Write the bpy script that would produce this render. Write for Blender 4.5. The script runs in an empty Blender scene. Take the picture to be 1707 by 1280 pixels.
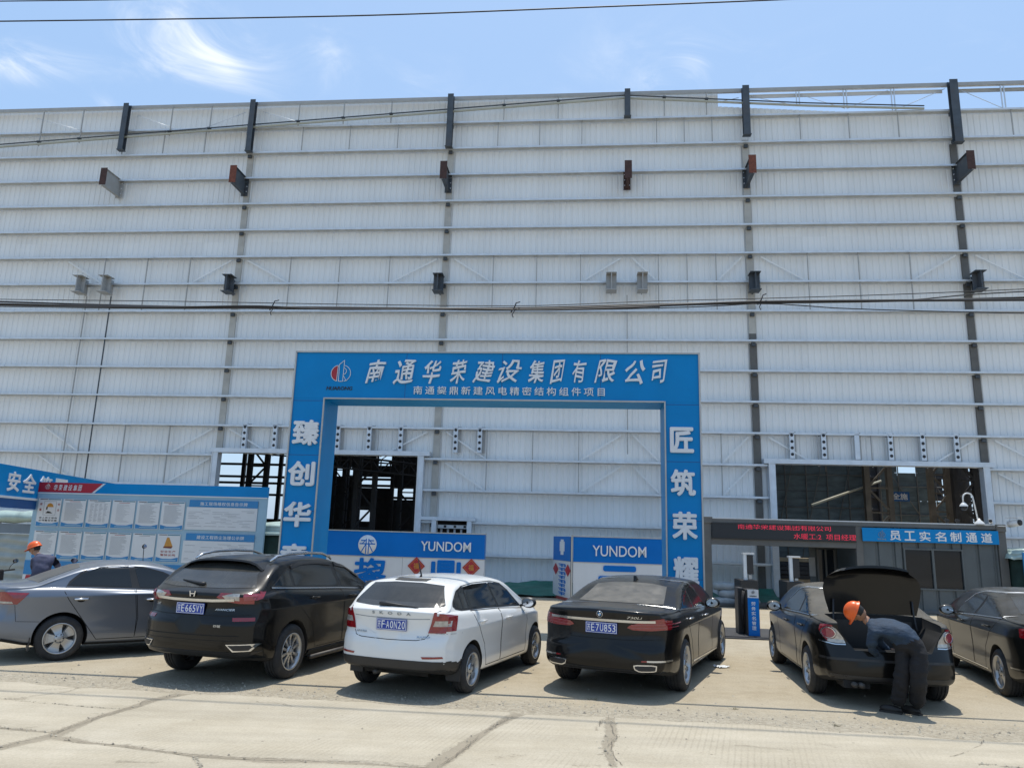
import bpy, bmesh, math, random
import numpy as np
from mathutils import Vector, Matrix, Euler
from mathutils.bvhtree import BVHTree
R = math.radians
sc = bpy.context.scene
col = sc.collection
rnd = random.Random(7)
# ------------------------------------------------------------------ camera
PIT, ROL, HC = R(11.7), R(1.65), 2.03
cam_d = bpy.data.cameras.new("camera")
cam = bpy.data.objects.new("camera", cam_d)
col.objects.link(cam)
cam_d.sensor_fit = 'HORIZONTAL'
cam_d.sensor_width = 36.0
cam_d.lens = 1235 / 1707 * 36
cam_d.clip_start = 0.1
cam_d.clip_end = 3000
_fw = Vector((0, math.cos(PIT), math.sin(PIT)))
_up = Vector((0, -math.sin(PIT), math.cos(PIT)))
_r = Vector((1, 0, 0))
_r2 = _r * math.cos(ROL) + _up * math.sin(ROL)
_u2 = -_r * math.sin(ROL) + _up * math.cos(ROL)
_m = Matrix((_r2, _u2, -_fw)).transposed().to_4x4()
_m.translation = Vector((0, 0, HC))
cam.matrix_world = _m
sc.camera = cam
# ------------------------------------------------------------------ sky, sun, exposure
SUN_EL, SUN_AZ = R(80), R(14)          # azimuth measured from +Y towards +X
world = bpy.data.worlds.new("World")
sc.world = world
world.use_nodes = True
wn = world.node_tree
wn.nodes.clear()
def N(nt, typ, **kw):
    n = nt.nodes.new(typ)
    for k, v in kw.items():
        if k[0] == '_':
            setattr(n, k[1:], v)
        else:
            n.inputs[k.replace('__', ' ')].default_value = v
    return n
sky = N(wn, 'ShaderNodeTexSky', _sky_type='NISHITA', _sun_disc=False, _sun_elevation=SUN_EL,
        _sun_rotation=SUN_AZ, _altitude=10.0, _air_density=1.15, _dust_density=1.6, _ozone_density=1.0)
bg = N(wn, 'ShaderNodeBackground', Strength=0.105)
wo = N(wn, 'ShaderNodeOutputWorld')
CLOUDS = [(-0.706, 1.397, 0.181, 0.164, 60.6, 0.85), (-0.658, 1.445, 0.088, 0.039, 80.1, 0.5), (-1.15, 1.472, 0.084, 0.185, 80.9, 0.9), (-1.007, 1.631, 0.043, 0.056, 66.2, 0.35), (-0.414, 1.41, 0.158, 0.046, 95.2, 0.4), (0.306, 1.493, 0.034, 0.051, -46.8, 0.8), (0.363, 1.406, 0.057, 0.039, 57.1, 0.86), (0.359, 1.438, 0.215, 0.16, 18.2, 0.34), (-0.227, 1.521, 0.098, 0.118, 35.3, 0.22), (0.891, 1.323, 0.147, 0.106, 8.9, 0.15)]
# thin cirrus: noise on the view direction projected to a flat cloud layer
tc = N(wn, 'ShaderNodeTexCoord')
sep = N(wn, 'ShaderNodeSeparateXYZ')
wn.links.new(tc.outputs['Generated'], sep.inputs[0])
zz = N(wn, 'ShaderNodeMath', _operation='MAXIMUM'); zz.inputs[1].default_value = 0.06
wn.links.new(sep.outputs[2], zz.inputs[0])
dx = N(wn, 'ShaderNodeMath', _operation='DIVIDE'); dy = N(wn, 'ShaderNodeMath', _operation='DIVIDE')
wn.links.new(sep.outputs[0], dx.inputs[0]); wn.links.new(zz.outputs[0], dx.inputs[1])
wn.links.new(sep.outputs[1], dy.inputs[0]); wn.links.new(zz.outputs[0], dy.inputs[1])
cmb = N(wn, 'ShaderNodeCombineXYZ')
wn.links.new(dx.outputs[0], cmb.inputs[0]); wn.links.new(dy.outputs[0], cmb.inputs[1])
n1 = N(wn, 'ShaderNodeTexNoise', Scale=4.2, Detail=12.0, Roughness=0.64, Distortion=0.9)
n2 = N(wn, 'ShaderNodeTexNoise', Scale=0.9, Detail=4.0, Roughness=0.5, Distortion=0.3)
wn.links.new(cmb.outputs[0], n1.inputs['Vector']); wn.links.new(cmb.outputs[0], n2.inputs['Vector'])
def wmath(op, a_, b_=None, c_=None):
    m_ = N(wn, 'ShaderNodeMath', _operation=op)
    for i_, q_ in enumerate((a_, b_, c_)):
        if q_ is None: continue
        if isinstance(q_, (int, float)): m_.inputs[i_].default_value = q_
        else: wn.links.new(q_, m_.inputs[i_])
    return m_.outputs[0]
total = None
# cloud banks on the flat layer: centre x, y, half length, half width, turn, strength
for cx_, cy_, la, lb, tn, st in CLOUDS:
    ux = wmath('SUBTRACT', dx.outputs[0], cx_); uy = wmath('SUBTRACT', dy.outputs[0], cy_)
    cs_, sn_ = math.cos(R(tn)), math.sin(R(tn))
    p_ = wmath('MULTIPLY', wmath('ADD', wmath('MULTIPLY', ux, cs_), wmath('MULTIPLY', uy, sn_)), 1 / la)
    q_ = wmath('MULTIPLY', wmath('ADD', wmath('MULTIPLY', ux, -sn_), wmath('MULTIPLY', uy, cs_)), 1 / lb)
    g_ = wmath('MULTIPLY', wmath('EXPONENT', wmath('MULTIPLY', wmath('ADD', wmath('MULTIPLY', p_, p_), wmath('MULTIPLY', q_, q_)), -1.0)), st)
    total = g_ if total is None else wmath('ADD', total, g_)
mul = N(wn, 'ShaderNodeMath', _operation='MULTIPLY_ADD')
mul.inputs[1].default_value = 0.52
wn.links.new(total, mul.inputs[0])
wn.links.new(wmath('MULTIPLY', wmath('SUBTRACT', n1.outputs['Fac'], 0.52), wmath('ADD', wmath('MULTIPLY', total, 2.6), 0.55)), mul.inputs[2])
veil_n = wmath('MULTIPLY', wmath('SUBTRACT', n2.outputs['Fac'], 0.40), 0.55)
rmp = N(wn, 'ShaderNodeMapRange'); rmp.inputs[1].default_value = 0.05; rmp.inputs[2].default_value = 1.15
rmp.inputs[3].default_value = 0.0; rmp.inputs[4].default_value = 0.92; rmp.interpolation_type = 'SMOOTHSTEP'
wn.links.new(wmath('ADD', mul.outputs[0], wmath('MAXIMUM', veil_n, 0.0)), rmp.inputs[0])
hs = N(wn, 'ShaderNodeMixRGB', _blend_type='MIX')
hs.inputs[2].default_value = (7.2, 7.6, 8.1, 1)
wn.links.new(rmp.outputs[0], hs.inputs[0])
veil = N(wn, 'ShaderNodeMixRGB', _blend_type='MIX', Fac=0.50); veil.inputs[2].default_value = (3.5, 5.5, 8.5, 1)
wn.links.new(sky.outputs[0], veil.inputs[1])
wn.links.new(veil.outputs[0], hs.inputs[1])
wn.links.new(hs.outputs[0], bg.inputs['Color'])
wn.links.new(bg.outputs[0], wo.inputs[0])
sun_d = bpy.data.lights.new("sun", 'SUN')
sun_d.energy = 3.3
sun_d.angle = R(0.5)
sun_d.color = (1.0, 0.95, 0.86)
sun = bpy.data.objects.new("sun", sun_d)
col.objects.link(sun)
sv = Vector((math.sin(SUN_AZ) * math.cos(SUN_EL), math.cos(SUN_AZ) * math.cos(SUN_EL), math.sin(SUN_EL)))
sun.rotation_euler = sv.to_track_quat('Z', 'Y').to_euler()
sun.location = sv * 60
sc.view_settings.view_transform = 'Standard'
sc.view_settings.look = 'None'
sc.view_settings.exposure = 0.45
sc.view_settings.gamma = 1.0
sc.view_settings.use_curve_mapping = False
sc.render.engine = 'CYCLES'
sc.cycles.max_bounces = 8
sc.cycles.glossy_bounces = 4
sc.cycles.caustics_reflective = False
sc.cycles.caustics_refractive = False

# ------------------------------------------------------------------ helpers
def lin(h):
    h = h.lstrip('#')
    c = [int(h[i:i + 2], 16) / 255 for i in (0, 2, 4)]
    return tuple(((x + 0.055) / 1.055) ** 2.4 if x > 0.04045 else x / 12.92 for x in c)
MATS = {}
def mat(name, c, rough=0.6, metal=0.0, var=0.12, scale=6.0, bump=0.0, bscale=60.0, coat=0.0, emit=None, spec=0.5,
        stain=0.0, stain_c=(0.35, 0.31, 0.24), stretch=(1, 1, 1), dust=0.0, trans=0.0, alpha=1.0, panel=0.0):
    """noise-varied principled material; object coordinates so it sticks to the thing"""
    if name in MATS:
        return MATS[name]
    m = bpy.data.materials.new(name)
    m.use_nodes = True
    nt = m.node_tree
    b = nt.nodes['Principled BSDF']
    b.inputs['Roughness'].default_value = rough
    b.inputs['Metallic'].default_value = metal
    b.inputs['Coat Weight'].default_value = coat
    b.inputs['Coat Roughness'].default_value = 0.09
    b.inputs['Specular IOR Level'].default_value = spec
    if trans:
        b.inputs['Transmission Weight'].default_value = trans
    if alpha < 1:
        b.inputs['Alpha'].default_value = alpha
    t = N(nt, 'ShaderNodeTexCoord')
    mpn = N(nt, 'ShaderNodeMapping'); mpn.inputs['Scale'].default_value = stretch
    nt.links.new(t.outputs['Object'], mpn.inputs[0])
    ns = N(nt, 'ShaderNodeTexNoise', Scale=scale, Detail=6.0, Roughness=0.6)
    nt.links.new(mpn.outputs[0], ns.inputs['Vector'])
    mr = N(nt, 'ShaderNodeMapRange'); mr.inputs[1].default_value = 0.3; mr.inputs[2].default_value = 0.7
    mr.inputs[3].default_value = 1 - var; mr.inputs[4].default_value = 1 + var
    nt.links.new(ns.outputs['Fac'], mr.inputs[0])
    mx = N(nt, 'ShaderNodeMixRGB', _blend_type='MULTIPLY', Fac=1.0)
    mx.inputs[1].default_value = (*c, 1)
    nt.links.new(mr.outputs[0], mx.inputs[2])
    out = mx.outputs[0]
    if stain:
        s2 = N(nt, 'ShaderNodeTexNoise', Scale=scale * 0.37, Detail=8.0, Roughness=0.7)
        nt.links.new(mpn.outputs[0], s2.inputs['Vector'])
        r2 = N(nt, 'ShaderNodeMapRange'); r2.inputs[1].default_value = 0.5; r2.inputs[2].default_value = 0.75
        r2.inputs[3].default_value = 0; r2.inputs[4].default_value = stain
        nt.links.new(s2.outputs['Fac'], r2.inputs[0])
        m2 = N(nt, 'ShaderNodeMixRGB', _blend_type='MIX'); m2.inputs[2].default_value = (*stain_c, 1)
        nt.links.new(r2.outputs[0], m2.inputs[0]); nt.links.new(out, m2.inputs[1])
        out = m2.outputs[0]
    if panel:
        # sheets about a metre wide, each rolled from a slightly different coil, with a dark lap between them
        sx = N(nt, 'ShaderNodeSeparateXYZ'); nt.links.new(t.outputs['Object'], sx.inputs[0])
        fl = N(nt, 'ShaderNodeMath', _operation='FLOOR'); nt.links.new(sx.outputs[0], fl.inputs[0])
        zf = N(nt, 'ShaderNodeMath', _operation='MULTIPLY'); zf.inputs[1].default_value = 1 / 7.3; nt.links.new(sx.outputs[2], zf.inputs[0])
        zfl = N(nt, 'ShaderNodeMath', _operation='FLOOR'); nt.links.new(zf.outputs[0], zfl.inputs[0])
        cb = N(nt, 'ShaderNodeCombineXYZ'); nt.links.new(fl.outputs[0], cb.inputs[0]); nt.links.new(zfl.outputs[0], cb.inputs[1])
        wn_ = N(nt, 'ShaderNodeTexWhiteNoise', _noise_dimensions='2D'); nt.links.new(cb.outputs[0], wn_.inputs['Vector'])
        pr2 = N(nt, 'ShaderNodeMapRange'); pr2.inputs[3].default_value = 1 - panel; pr2.inputs[4].default_value = 1 + panel * 0.6; nt.links.new(wn_.outputs['Value'], pr2.inputs[0])
        fr = N(nt, 'ShaderNodeMath', _operation='FRACT'); nt.links.new(sx.outputs[0], fr.inputs[0])
        lp = N(nt, 'ShaderNodeMapRange'); lp.inputs[1].default_value = 0.0; lp.inputs[2].default_value = 0.02; lp.inputs[3].default_value = 0.86; lp.inputs[4].default_value = 1.0; nt.links.new(fr.outputs[0], lp.inputs[0])
        pm_ = N(nt, 'ShaderNodeMath', _operation='MULTIPLY'); nt.links.new(pr2.outputs[0], pm_.inputs[0]); nt.links.new(lp.outputs[0], pm_.inputs[1])
        m5 = N(nt, 'ShaderNodeMixRGB', _blend_type='MULTIPLY', Fac=1.0); nt.links.new(out, m5.inputs[1]); nt.links.new(pm_.outputs[0], m5.inputs[2])
        out = m5.outputs[0]
    rough_out = None
    if dust:
        # dust settled on upward surfaces and low on the body
        g = N(nt, 'ShaderNodeNewGeometry')
        sp = N(nt, 'ShaderNodeSeparateXYZ'); nt.links.new(g.outputs['Normal'], sp.inputs[0])
        d1 = N(nt, 'ShaderNodeMapRange'); d1.inputs[1].default_value = 0.35; d1.inputs[2].default_value = 1.0
        d1.inputs[3].default_value = 0.006; d1.inputs[4].default_value = dust
        nt.links.new(sp.outputs[2], d1.inputs[0])
        dn = N(nt, 'ShaderNodeTexNoise', Scale=3.0, Detail=8.0, Roughness=0.7); nt.links.new(t.outputs['Object'], dn.inputs['Vector'])
        d2 = N(nt, 'ShaderNodeMapRange'); d2.inputs[1].default_value = 0.25; d2.inputs[2].default_value = 0.75
        d2.inputs[3].default_value = 0.45; d2.inputs[4].default_value = 1.25
        nt.links.new(dn.outputs['Fac'], d2.inputs[0])
        dm = N(nt, 'ShaderNodeMath', _operation='MULTIPLY'); nt.links.new(d1.outputs[0], dm.inputs[0]); nt.links.new(d2.outputs[0], dm.inputs[1])
        m3 = N(nt, 'ShaderNodeMixRGB', _blend_type='MIX'); m3.inputs[2].default_value = (0.33, 0.30, 0.245, 1)
        nt.links.new(dm.outputs[0], m3.inputs[0]); nt.links.new(out, m3.inputs[1])
        out = m3.outputs[0]
        rr = N(nt, 'ShaderNodeMapRange'); rr.inputs[1].default_value = 0.0; rr.inputs[2].default_value = 0.5
        rr.inputs[3].default_value = rough; rr.inputs[4].default_value = 0.75
        nt.links.new(dm.outputs[0], rr.inputs[0]); nt.links.new(rr.outputs[0], b.inputs['Roughness'])
        cc = N(nt, 'ShaderNodeMapRange'); cc.inputs[1].default_value = 0.0; cc.inputs[2].default_value = 0.45
        cc.inputs[3].default_value = coat; cc.inputs[4].default_value = 0.0
        nt.links.new(dm.outputs[0], cc.inputs[0]); nt.links.new(cc.outputs[0], b.inputs['Coat Weight'])
    nt.links.new(out, b.inputs['Base Color'])
    if bump:
        nb = N(nt, 'ShaderNodeTexNoise', Scale=bscale, Detail=5.0)
        nt.links.new(mpn.outputs[0], nb.inputs['Vector'])
        bp = N(nt, 'ShaderNodeBump', Strength=bump, Distance=0.02)
        nt.links.new(nb.outputs['Fac'], bp.inputs['Height'])
        nt.links.new(bp.outputs[0], b.inputs['Normal'])
    if emit:
        b.inputs['Emission Color'].default_value = (*emit[0], 1)
        b.inputs['Emission Strength'].default_value = emit[1]
    MATS[name] = m
    return m

class MB:
    """collects shapes and links them as ONE mesh object"""
    def __init__(s):
        s.v = []; s.f = []; s.mi = []; s.mats = []; s.sm = []
    def _mi(s, m):
        if m not in s.mats: s.mats.append(m)
        return s.mats.index(m)
    def add(s, vs, fs, m, smooth=False):
        o = len(s.v); s.v += [tuple(v) for v in vs]
        k = s._mi(m)
        for f in fs:
            s.f.append([i + o for i in f]); s.mi.append(k); s.sm.append(smooth)
    def box(s, c, d, m, rot=None):
        hx, hy, hz = d[0] / 2, d[1] / 2, d[2] / 2
        vs = [Vector((x, y, z)) for x in (-hx, hx) for y in (-hy, hy) for z in (-hz, hz)]
        if rot is not None: vs = [rot @ v for v in vs]
        vs = [v + Vector(c) for v in vs]
        s.add(vs, [(0, 1, 3, 2), (4, 6, 7, 5), (0, 4, 5, 1), (2, 3, 7, 6), (0, 2, 6, 4), (1, 5, 7, 3)], m)
    def b2(s, x0, x1, y0, y1, z0, z1, m):
        s.box(((x0 + x1) / 2, (y0 + y1) / 2, (z0 + z1) / 2), (abs(x1 - x0), abs(y1 - y0), abs(z1 - z0)), m)
    def bar(s, a, b, w, h, m, up=(0, 0, 1)):
        a, b = Vector(a), Vector(b); d = (b - a); L = d.length; d.normalize()
        u = Vector(up)
        if abs(d.dot(u)) > 0.99: u = Vector((0, 1, 0))
        x = d.cross(u).normalized(); z = x.cross(d).normalized()
        rot = Matrix((x, d, z)).transposed()
        s.box((a + b) / 2, (w, L, h), m, rot)
    def tube(s, pts, r, m, n=8, smooth=True, cap=True):
        pts = [Vector(p) for p in pts]
        rs = r if isinstance(r, (list, tuple)) else [r] * len(pts)
        vs, fs = [], []
        prev = None
        for i, p in enumerate(pts):
            d = (pts[min(i + 1, len(pts) - 1)] - pts[max(i - 1, 0)]).normalized()
            if prev is None:
                u = Vector((0, 0, 1)) if abs(d.z) < 0.95 else Vector((1, 0, 0))
                x = d.cross(u).normalized()
            else:
                x = (prev - d * prev.dot(d)).normalized()
            prev = x; y = d.cross(x)
            for k in range(n):
                a = 2 * math.pi * k / n
                vs.append(p + (x * math.cos(a) + y * math.sin(a)) * rs[i])
        for i in range(len(pts) - 1):
            for k in range(n):
                fs.append((i * n + k, i * n + (k + 1) % n, (i + 1) * n + (k + 1) % n, (i + 1) * n + k))
        if cap:
            fs.append(tuple(reversed(range(n)))); fs.append(tuple(range((len(pts) - 1) * n, len(pts) * n)))
        s.add(vs, fs, m, smooth)
    def lathe(s, prof, m, n=24, mtx=None, smooth=True, close=False):
        """prof: (r, h) revolved round local z"""
        vs, fs = [], []
        for r, h in prof:
            for k in range(n):
                a = 2 * math.pi * k / n
                v = Vector((r * math.cos(a), r * math.sin(a), h))
                vs.append(mtx @ v if mtx else v)
        np_ = len(prof)
        for i in range(np_ - 1 + (1 if close else 0)):
            j = (i + 1) % np_
            for k in range(n):
                fs.append((i * n + k, i * n + (k + 1) % n, j * n + (k + 1) % n, j * n + k))
        s.add(vs, fs, m, smooth)
    def prism(s, poly, a, b, m, axes='xz'):
        """extrude a 2D polygon; axes 'xz' extrudes along y from a to b, 'yz' along x, 'xy' along z"""
        def P(p, t):
            return {'xz': (p[0], t, p[1]), 'yz': (t, p[0], p[1]), 'xy': (p[0], p[1], t)}[axes]
        n = len(poly)
        vs = [P(p, a) for p in poly] + [P(p, b) for p in poly]
        fs = [tuple(range(n)), tuple(reversed(range(n, 2 * n)))]
        fs += [(i, i + n, (i + 1) % n + n, (i + 1) % n) for i in range(n)]
        s.add(vs, fs, m)
    def ell(s, c, r, m, n=16, k=10, rot=None):
        vs, fs = [], []
        for i in range(k + 1):
            th = math.pi * i / k
            for j in range(n):
                ph = 2 * math.pi * j / n
                v = Vector((r[0] * math.sin(th) * math.cos(ph), r[1] * math.sin(th) * math.sin(ph), r[2] * math.cos(th)))
                vs.append((rot @ v if rot else v) + Vector(c))
        for i in range(k):
            for j in range(n):
                fs.append((i * n + j, i * n + (j + 1) % n, (i + 1) * n + (j + 1) % n, (i + 1) * n + j))
        s.add(vs, fs, m, True)
    def build(s, name, parent=None, bevel=0.0, fix=True):
        me = bpy.data.meshes.new(name)
        me.from_pydata(s.v, [], s.f)
        for m in s.mats: me.materials.append(m)
        me.polygons.foreach_set('material_index', s.mi)
        me.polygons.foreach_set('use_smooth', s.sm)
        if fix:
            bm = bmesh.new(); bm.from_mesh(me)
            bmesh.ops.remove_doubles(bm, verts=bm.verts, dist=1e-5)
            bmesh.ops.recalc_face_normals(bm, faces=bm.faces)
            bm.to_mesh(me); bm.free()
        me.update()
        o = bpy.data.objects.new(name, me)
        col.objects.link(o)
        if parent: o.parent = parent
        if bevel:
            bv = o.modifiers.new('bevel', 'BEVEL'); bv.width = bevel; bv.segments = 2; bv.limit_method = 'ANGLE'
        return o

def tag(o, label=None, cat=None, group=None, kind=None):
    if label: o['label'] = label
    if cat: o['category'] = cat
    if group: o['group'] = group
    if kind: o['kind'] = kind
    return o
def thing(name, label, cat, loc=(0, 0, 0), rz=0.0, group=None):
    o = bpy.data.objects.new(name, None)
    col.objects.link(o)
    o.location = loc; o.rotation_euler = (0, 0, rz); o.empty_display_size = 0.3
    return tag(o, label, cat, group)
def copy_tree(o, parent=None):
    c = o.copy(); col.objects.link(c)
    if parent: c.parent = parent
    for ch in list(o.children): copy_tree(ch, c)
    return c

# the whole site (hall, gate, container, boards) is turned 5.6 degrees: s runs along the wall, t away from the road
SA = R(-5.6)
WD = Vector((math.cos(SA), math.sin(SA), 0)); WN = Vector((-WD.y, WD.x, 0))
def site(s, t, z=0.0): return WD * s + WN * t + Vector((0, 0, z))
def site_thing(name, label, cat, s=0, t=0, z=0, rz=0.0, group=None):
    return thing(name, label, cat, site(s, t, z), SA + rz, group)

def bold_text(txt, box, y, depth, m, parent, name='lettering', bold=0.02, italic=0.0, fit=True, build=True, space=1.0, brush=0.0):
    """text as raised letters in the local xz plane facing -y, fitted into box = (x0, x1, z0, z1)"""
    cu = bpy.data.curves.new(name, 'FONT')
    cu.body = txt; cu.size = 1.0; cu.align_x = 'LEFT'; cu.offset = 0.0 if bold > 0.013 else bold; cu.shear = italic; cu.space_character = space
    cu.resolution_u = 2 if len(txt) > 6 else 4
    ob = bpy.data.objects.new('tmp', cu); col.objects.link(ob)
    dg = bpy.context.evaluated_depsgraph_get()
    me = bpy.data.meshes.new_from_object(ob.evaluated_get(dg), depsgraph=dg)
    bpy.data.objects.remove(ob); bpy.data.curves.remove(cu)
    n = len(me.vertices)
    a = np.empty(n * 3); me.vertices.foreach_get('co', a); a = a.reshape(-1, 3)
    x0, z0 = a[:, 0].min(), a[:, 1].min(); w, h = a[:, 0].max() - x0, a[:, 1].max() - z0
    if bold > 0.013:
        k_ = bold * min((box[1] - box[0]) / w, (box[3] - box[2]) / h)
        box = (box[0] + k_, box[1] - k_, box[2] + k_, box[3] - k_)
    kx = (box[1] - box[0]) / w; kz = (box[3] - box[2]) / h
    if not fit: kx = kz = min(kx, kz)
    xs = box[0] + (a[:, 0] - x0) * kx; zs = box[2] + (a[:, 1] - z0) * kz
    b = np.stack([xs, np.full(n, y - depth), zs], 1)
    if brush:
        # hand written look: strokes swell, lean and wander a little
        ww, hh2 = box[1] - box[0], box[3] - box[2]
        sd = sum(ord(c_) for c_ in txt)
        for i_ in range(n):
            u_, v_ = (b[i_, 0] - box[0]) / ww, (b[i_, 2] - box[2]) / hh2
            b[i_, 0] += ww * brush * math.sin(v_ * 5 + sd) + ww * brush * 0.7 * math.sin(u_ * 9 + v_ * 7 + sd * 2)
            b[i_, 2] += hh2 * brush * math.sin(u_ * 5 + sd * 3) + hh2 * brush * 0.7 * math.sin(v_ * 9 - u_ * 6 + sd) + hh2 * 0.06 * (u_ - 0.5)
    fs = [tuple(p.vertices) for p in me.polygons]
    bpy.data.meshes.remove(me)
    # raised letters; weight is added with a few shifted copies, each a hair behind the one before
    V, Fc = [], []
    kk = min(abs(kx), abs(kz))
    dl = bold * kk
    shifts = [(0, 0)] if bold <= 0.013 else [(0, 0), (dl, 0), (-dl, 0), (0, dl), (0, -dl), (dl * .7, dl * .7), (-dl * .7, -dl * .7), (dl * .7, -dl * .7), (-dl * .7, dl * .7)]
    for i, (sx_, sz_) in enumerate(shifts):
        bm = bmesh.new()
        vs = [bm.verts.new((v[0] + sx_, v[1] + i * min(0.0006, depth * 0.08), v[2] + sz_)) for v in b]
        for f in fs:
            try: bm.faces.new([vs[q] for q in f])
            except ValueError: pass
        bmesh.ops.remove_doubles(bm, verts=bm.verts, dist=1e-6)
        if depth > 0:
            be = [e for e in bm.edges if len(e.link_faces) == 1]
            r = bmesh.ops.extrude_edge_only(bm, edges=be)
            for g in r['geom']:
                if isinstance(g, bmesh.types.BMVert): g.co.y = y
        bmesh.ops.recalc_face_normals(bm, faces=bm.faces)
        bm.verts.index_update()
        o_ = len(V)
        V += [tuple(v.co) for v in bm.verts]; Fc += [[v.index + o_ for v in f.verts] for f in bm.faces]
        bm.free()
    if not build: return V, Fc
    me2 = bpy.data.meshes.new(name); me2.from_pydata(V, [], Fc)
    me2.materials.append(m)
    o = bpy.data.objects.new(name, me2); col.objects.link(o)
    if parent: o.parent = parent
    return o
# ------------------------------------------------------------------ materials of the setting
M_sheet = mat('sheet_panel', (0.79, 0.80, 0.79), 0.5, 0.0, 0.03, 1.1, stretch=(1, 1, 0.06), stain=0.14, stain_c=(0.64, 0.635, 0.56), spec=0.3, panel=0.03)
M_galv = mat('galvanised', (0.62, 0.66, 0.70), 0.42, 0.25, 0.10, 3.0)
M_taupe = mat('column_taupe', (0.42, 0.405, 0.365), 0.6, 0, 0.15, 2.0)
M_brown = mat('column_dark', (0.11, 0.105, 0.095), 0.6, 0, 0.18, 2.0)
M_slate = mat('slate_primer', (0.055, 0.068, 0.082), 0.55, 0, 0.25, 3.0, stain=0.45, stain_c=(0.10, 0.075, 0.06))
M_rust = mat('rust', (0.16, 0.05, 0.03), 0.8, 0, 0.35, 9.0)
M_rustd = mat('dark_rust', (0.06, 0.03, 0.025), 0.8, 0, 0.35, 9.0)
M_lightgrey = mat('grey_paint', (0.36, 0.36, 0.35), 0.55, 0, 0.08, 5.0)
M_cream = mat('cream_tube', (0.40, 0.39, 0.31), 0.5, 0, 0.1, 3.0)
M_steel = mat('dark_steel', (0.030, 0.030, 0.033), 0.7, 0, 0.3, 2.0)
M_steel2 = mat('brown_steel', (0.16, 0.14, 0.115), 0.7, 0, 0.3, 2.0)
M_net = mat('dark_netting', (0.11, 0.15, 0.175), 0.9, 0, 0.35, 1.3, stretch=(1, 1, 3))
M_tubeg = mat('scaffold_tube', (0.16, 0.165, 0.17), 0.5, 0.3, 0.2, 4.0)
M_wood = mat('timber', (0.32, 0.25, 0.16), 0.8, 0, 0.25, 4.0)
M_blue = mat('sign_blue', (0.0, 0.215, 0.53), 0.4, 0, 0.07, 0.9, spec=0.2, stain=0.14, stain_c=(0.02, 0.25, 0.46), bump=0.25, bscale=2.2)
M_blue2 = mat('booth_blue', (0.0, 0.145, 0.50), 0.4, 0, 0.07, 0.9, spec=0.2, stain=0.08, stain_c=(0.05, 0.16, 0.38))
M_blued = mat('deep_blue', (0.0, 0.08, 0.27), 0.4, 0, 0.08, 1.2)
M_trim = mat('aluminium_trim', (0.45, 0.44, 0.41), 0.4, 0.3, 0.08, 4.0)
M_white = mat('letter_white', (0.72, 0.73, 0.74), 0.5, 0, 0.05, 4.0)
M_wpan = mat('white_panel', (0.62, 0.64, 0.66), 0.4, 0, 0.05, 1.2, stain=0.10)
M_red = mat('sign_red', (0.36, 0.015, 0.03), 0.45, 0, 0.06, 3.0)
M_gold = mat('gold_print', (0.50, 0.24, 0.04), 0.5, 0, 0.1, 9.0)
M_black = mat('black_print', (0.02, 0.02, 0.022), 0.55, 0, 0.1, 4.0)
M_cont = mat('container_grey', (0.085, 0.10, 0.105), 0.5, 0, 0.1, 2.0, stain=0.15, stain_c=(0.14, 0.13, 0.11))
M_contf = mat('container_frame', (0.105, 0.105, 0.10), 0.5, 0, 0.12, 2.0, stain=0.2, stain_c=(0.20, 0.18, 0.15))
M_led = mat('led_screen', (0.010, 0.013, 0.018), 0.35, 0, 0.2, 30.0)
M_ledr = mat('led_red', (0.75, 0.03, 0.07), 0.5, 0, 0.05, 9.0, emit=((1.0, 0.03, 0.09), 0.25))
M_glassd = mat('dark_window', (0.010, 0.013, 0.017), 0.05, 0, 0.1, 3.0, spec=0.4)
M_tarp = mat('green_tarp', (0.018, 0.13, 0.095), 0.55, 0, 0.3, 2.2, bump=0.5, bscale=4)
M_tarpd = mat('dark_green_net', (0.012, 0.035, 0.030), 0.85, 0, 0.35, 3.0)
M_tarpw = mat('pale_green_sheet', (0.33, 0.42, 0.39), 0.35, 0, 0.25, 3.0, bump=0.3, bscale=6)
M_bag = mat('woven_sack', (0.46, 0.49, 0.50), 0.75, 0, 0.15, 6.0, bump=0.4, bscale=40)
M_plast = mat('black_plastic', (0.018, 0.018, 0.019), 0.5, 0, 0.15, 8.0)
M_pad = mat('pad_dark', (0.035, 0.036, 0.040), 0.8, 0, 0.2, 3.0, stain=0.15, stain_c=(0.12, 0.11, 0.09))
M_chrome = mat('chrome', (0.75, 0.76, 0.78), 0.12, 1.0, 0.04, 8.0)
M_camw = mat('white_plastic', (0.65, 0.66, 0.66), 0.35, 0, 0.03, 8.0)
M_wire = mat('cable_black', (0.018, 0.018, 0.02), 0.6, 0, 0.1, 1.0)
M_paper = mat('paper', (0.62, 0.64, 0.65), 0.6, 0, 0.04, 3.0)
M_inkg = mat('grey_ink', (0.25, 0.27, 0.29), 0.6, 0, 0.1, 8.0)
M_inkr = mat('red_ink', (0.33, 0.06, 0.05), 0.6, 0, 0.1, 8.0)
M_pblue = mat('pale_blue_print', (0.27, 0.42, 0.52), 0.4, 0, 0.12, 0.7)
M_mblue = mat('mid_blue_print', (0.02, 0.20, 0.45), 0.4, 0, 0.1, 1.0)
M_teal = mat('teal_print', (0.04, 0.20, 0.28), 0.4, 0, 0.1, 3.0)

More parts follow.
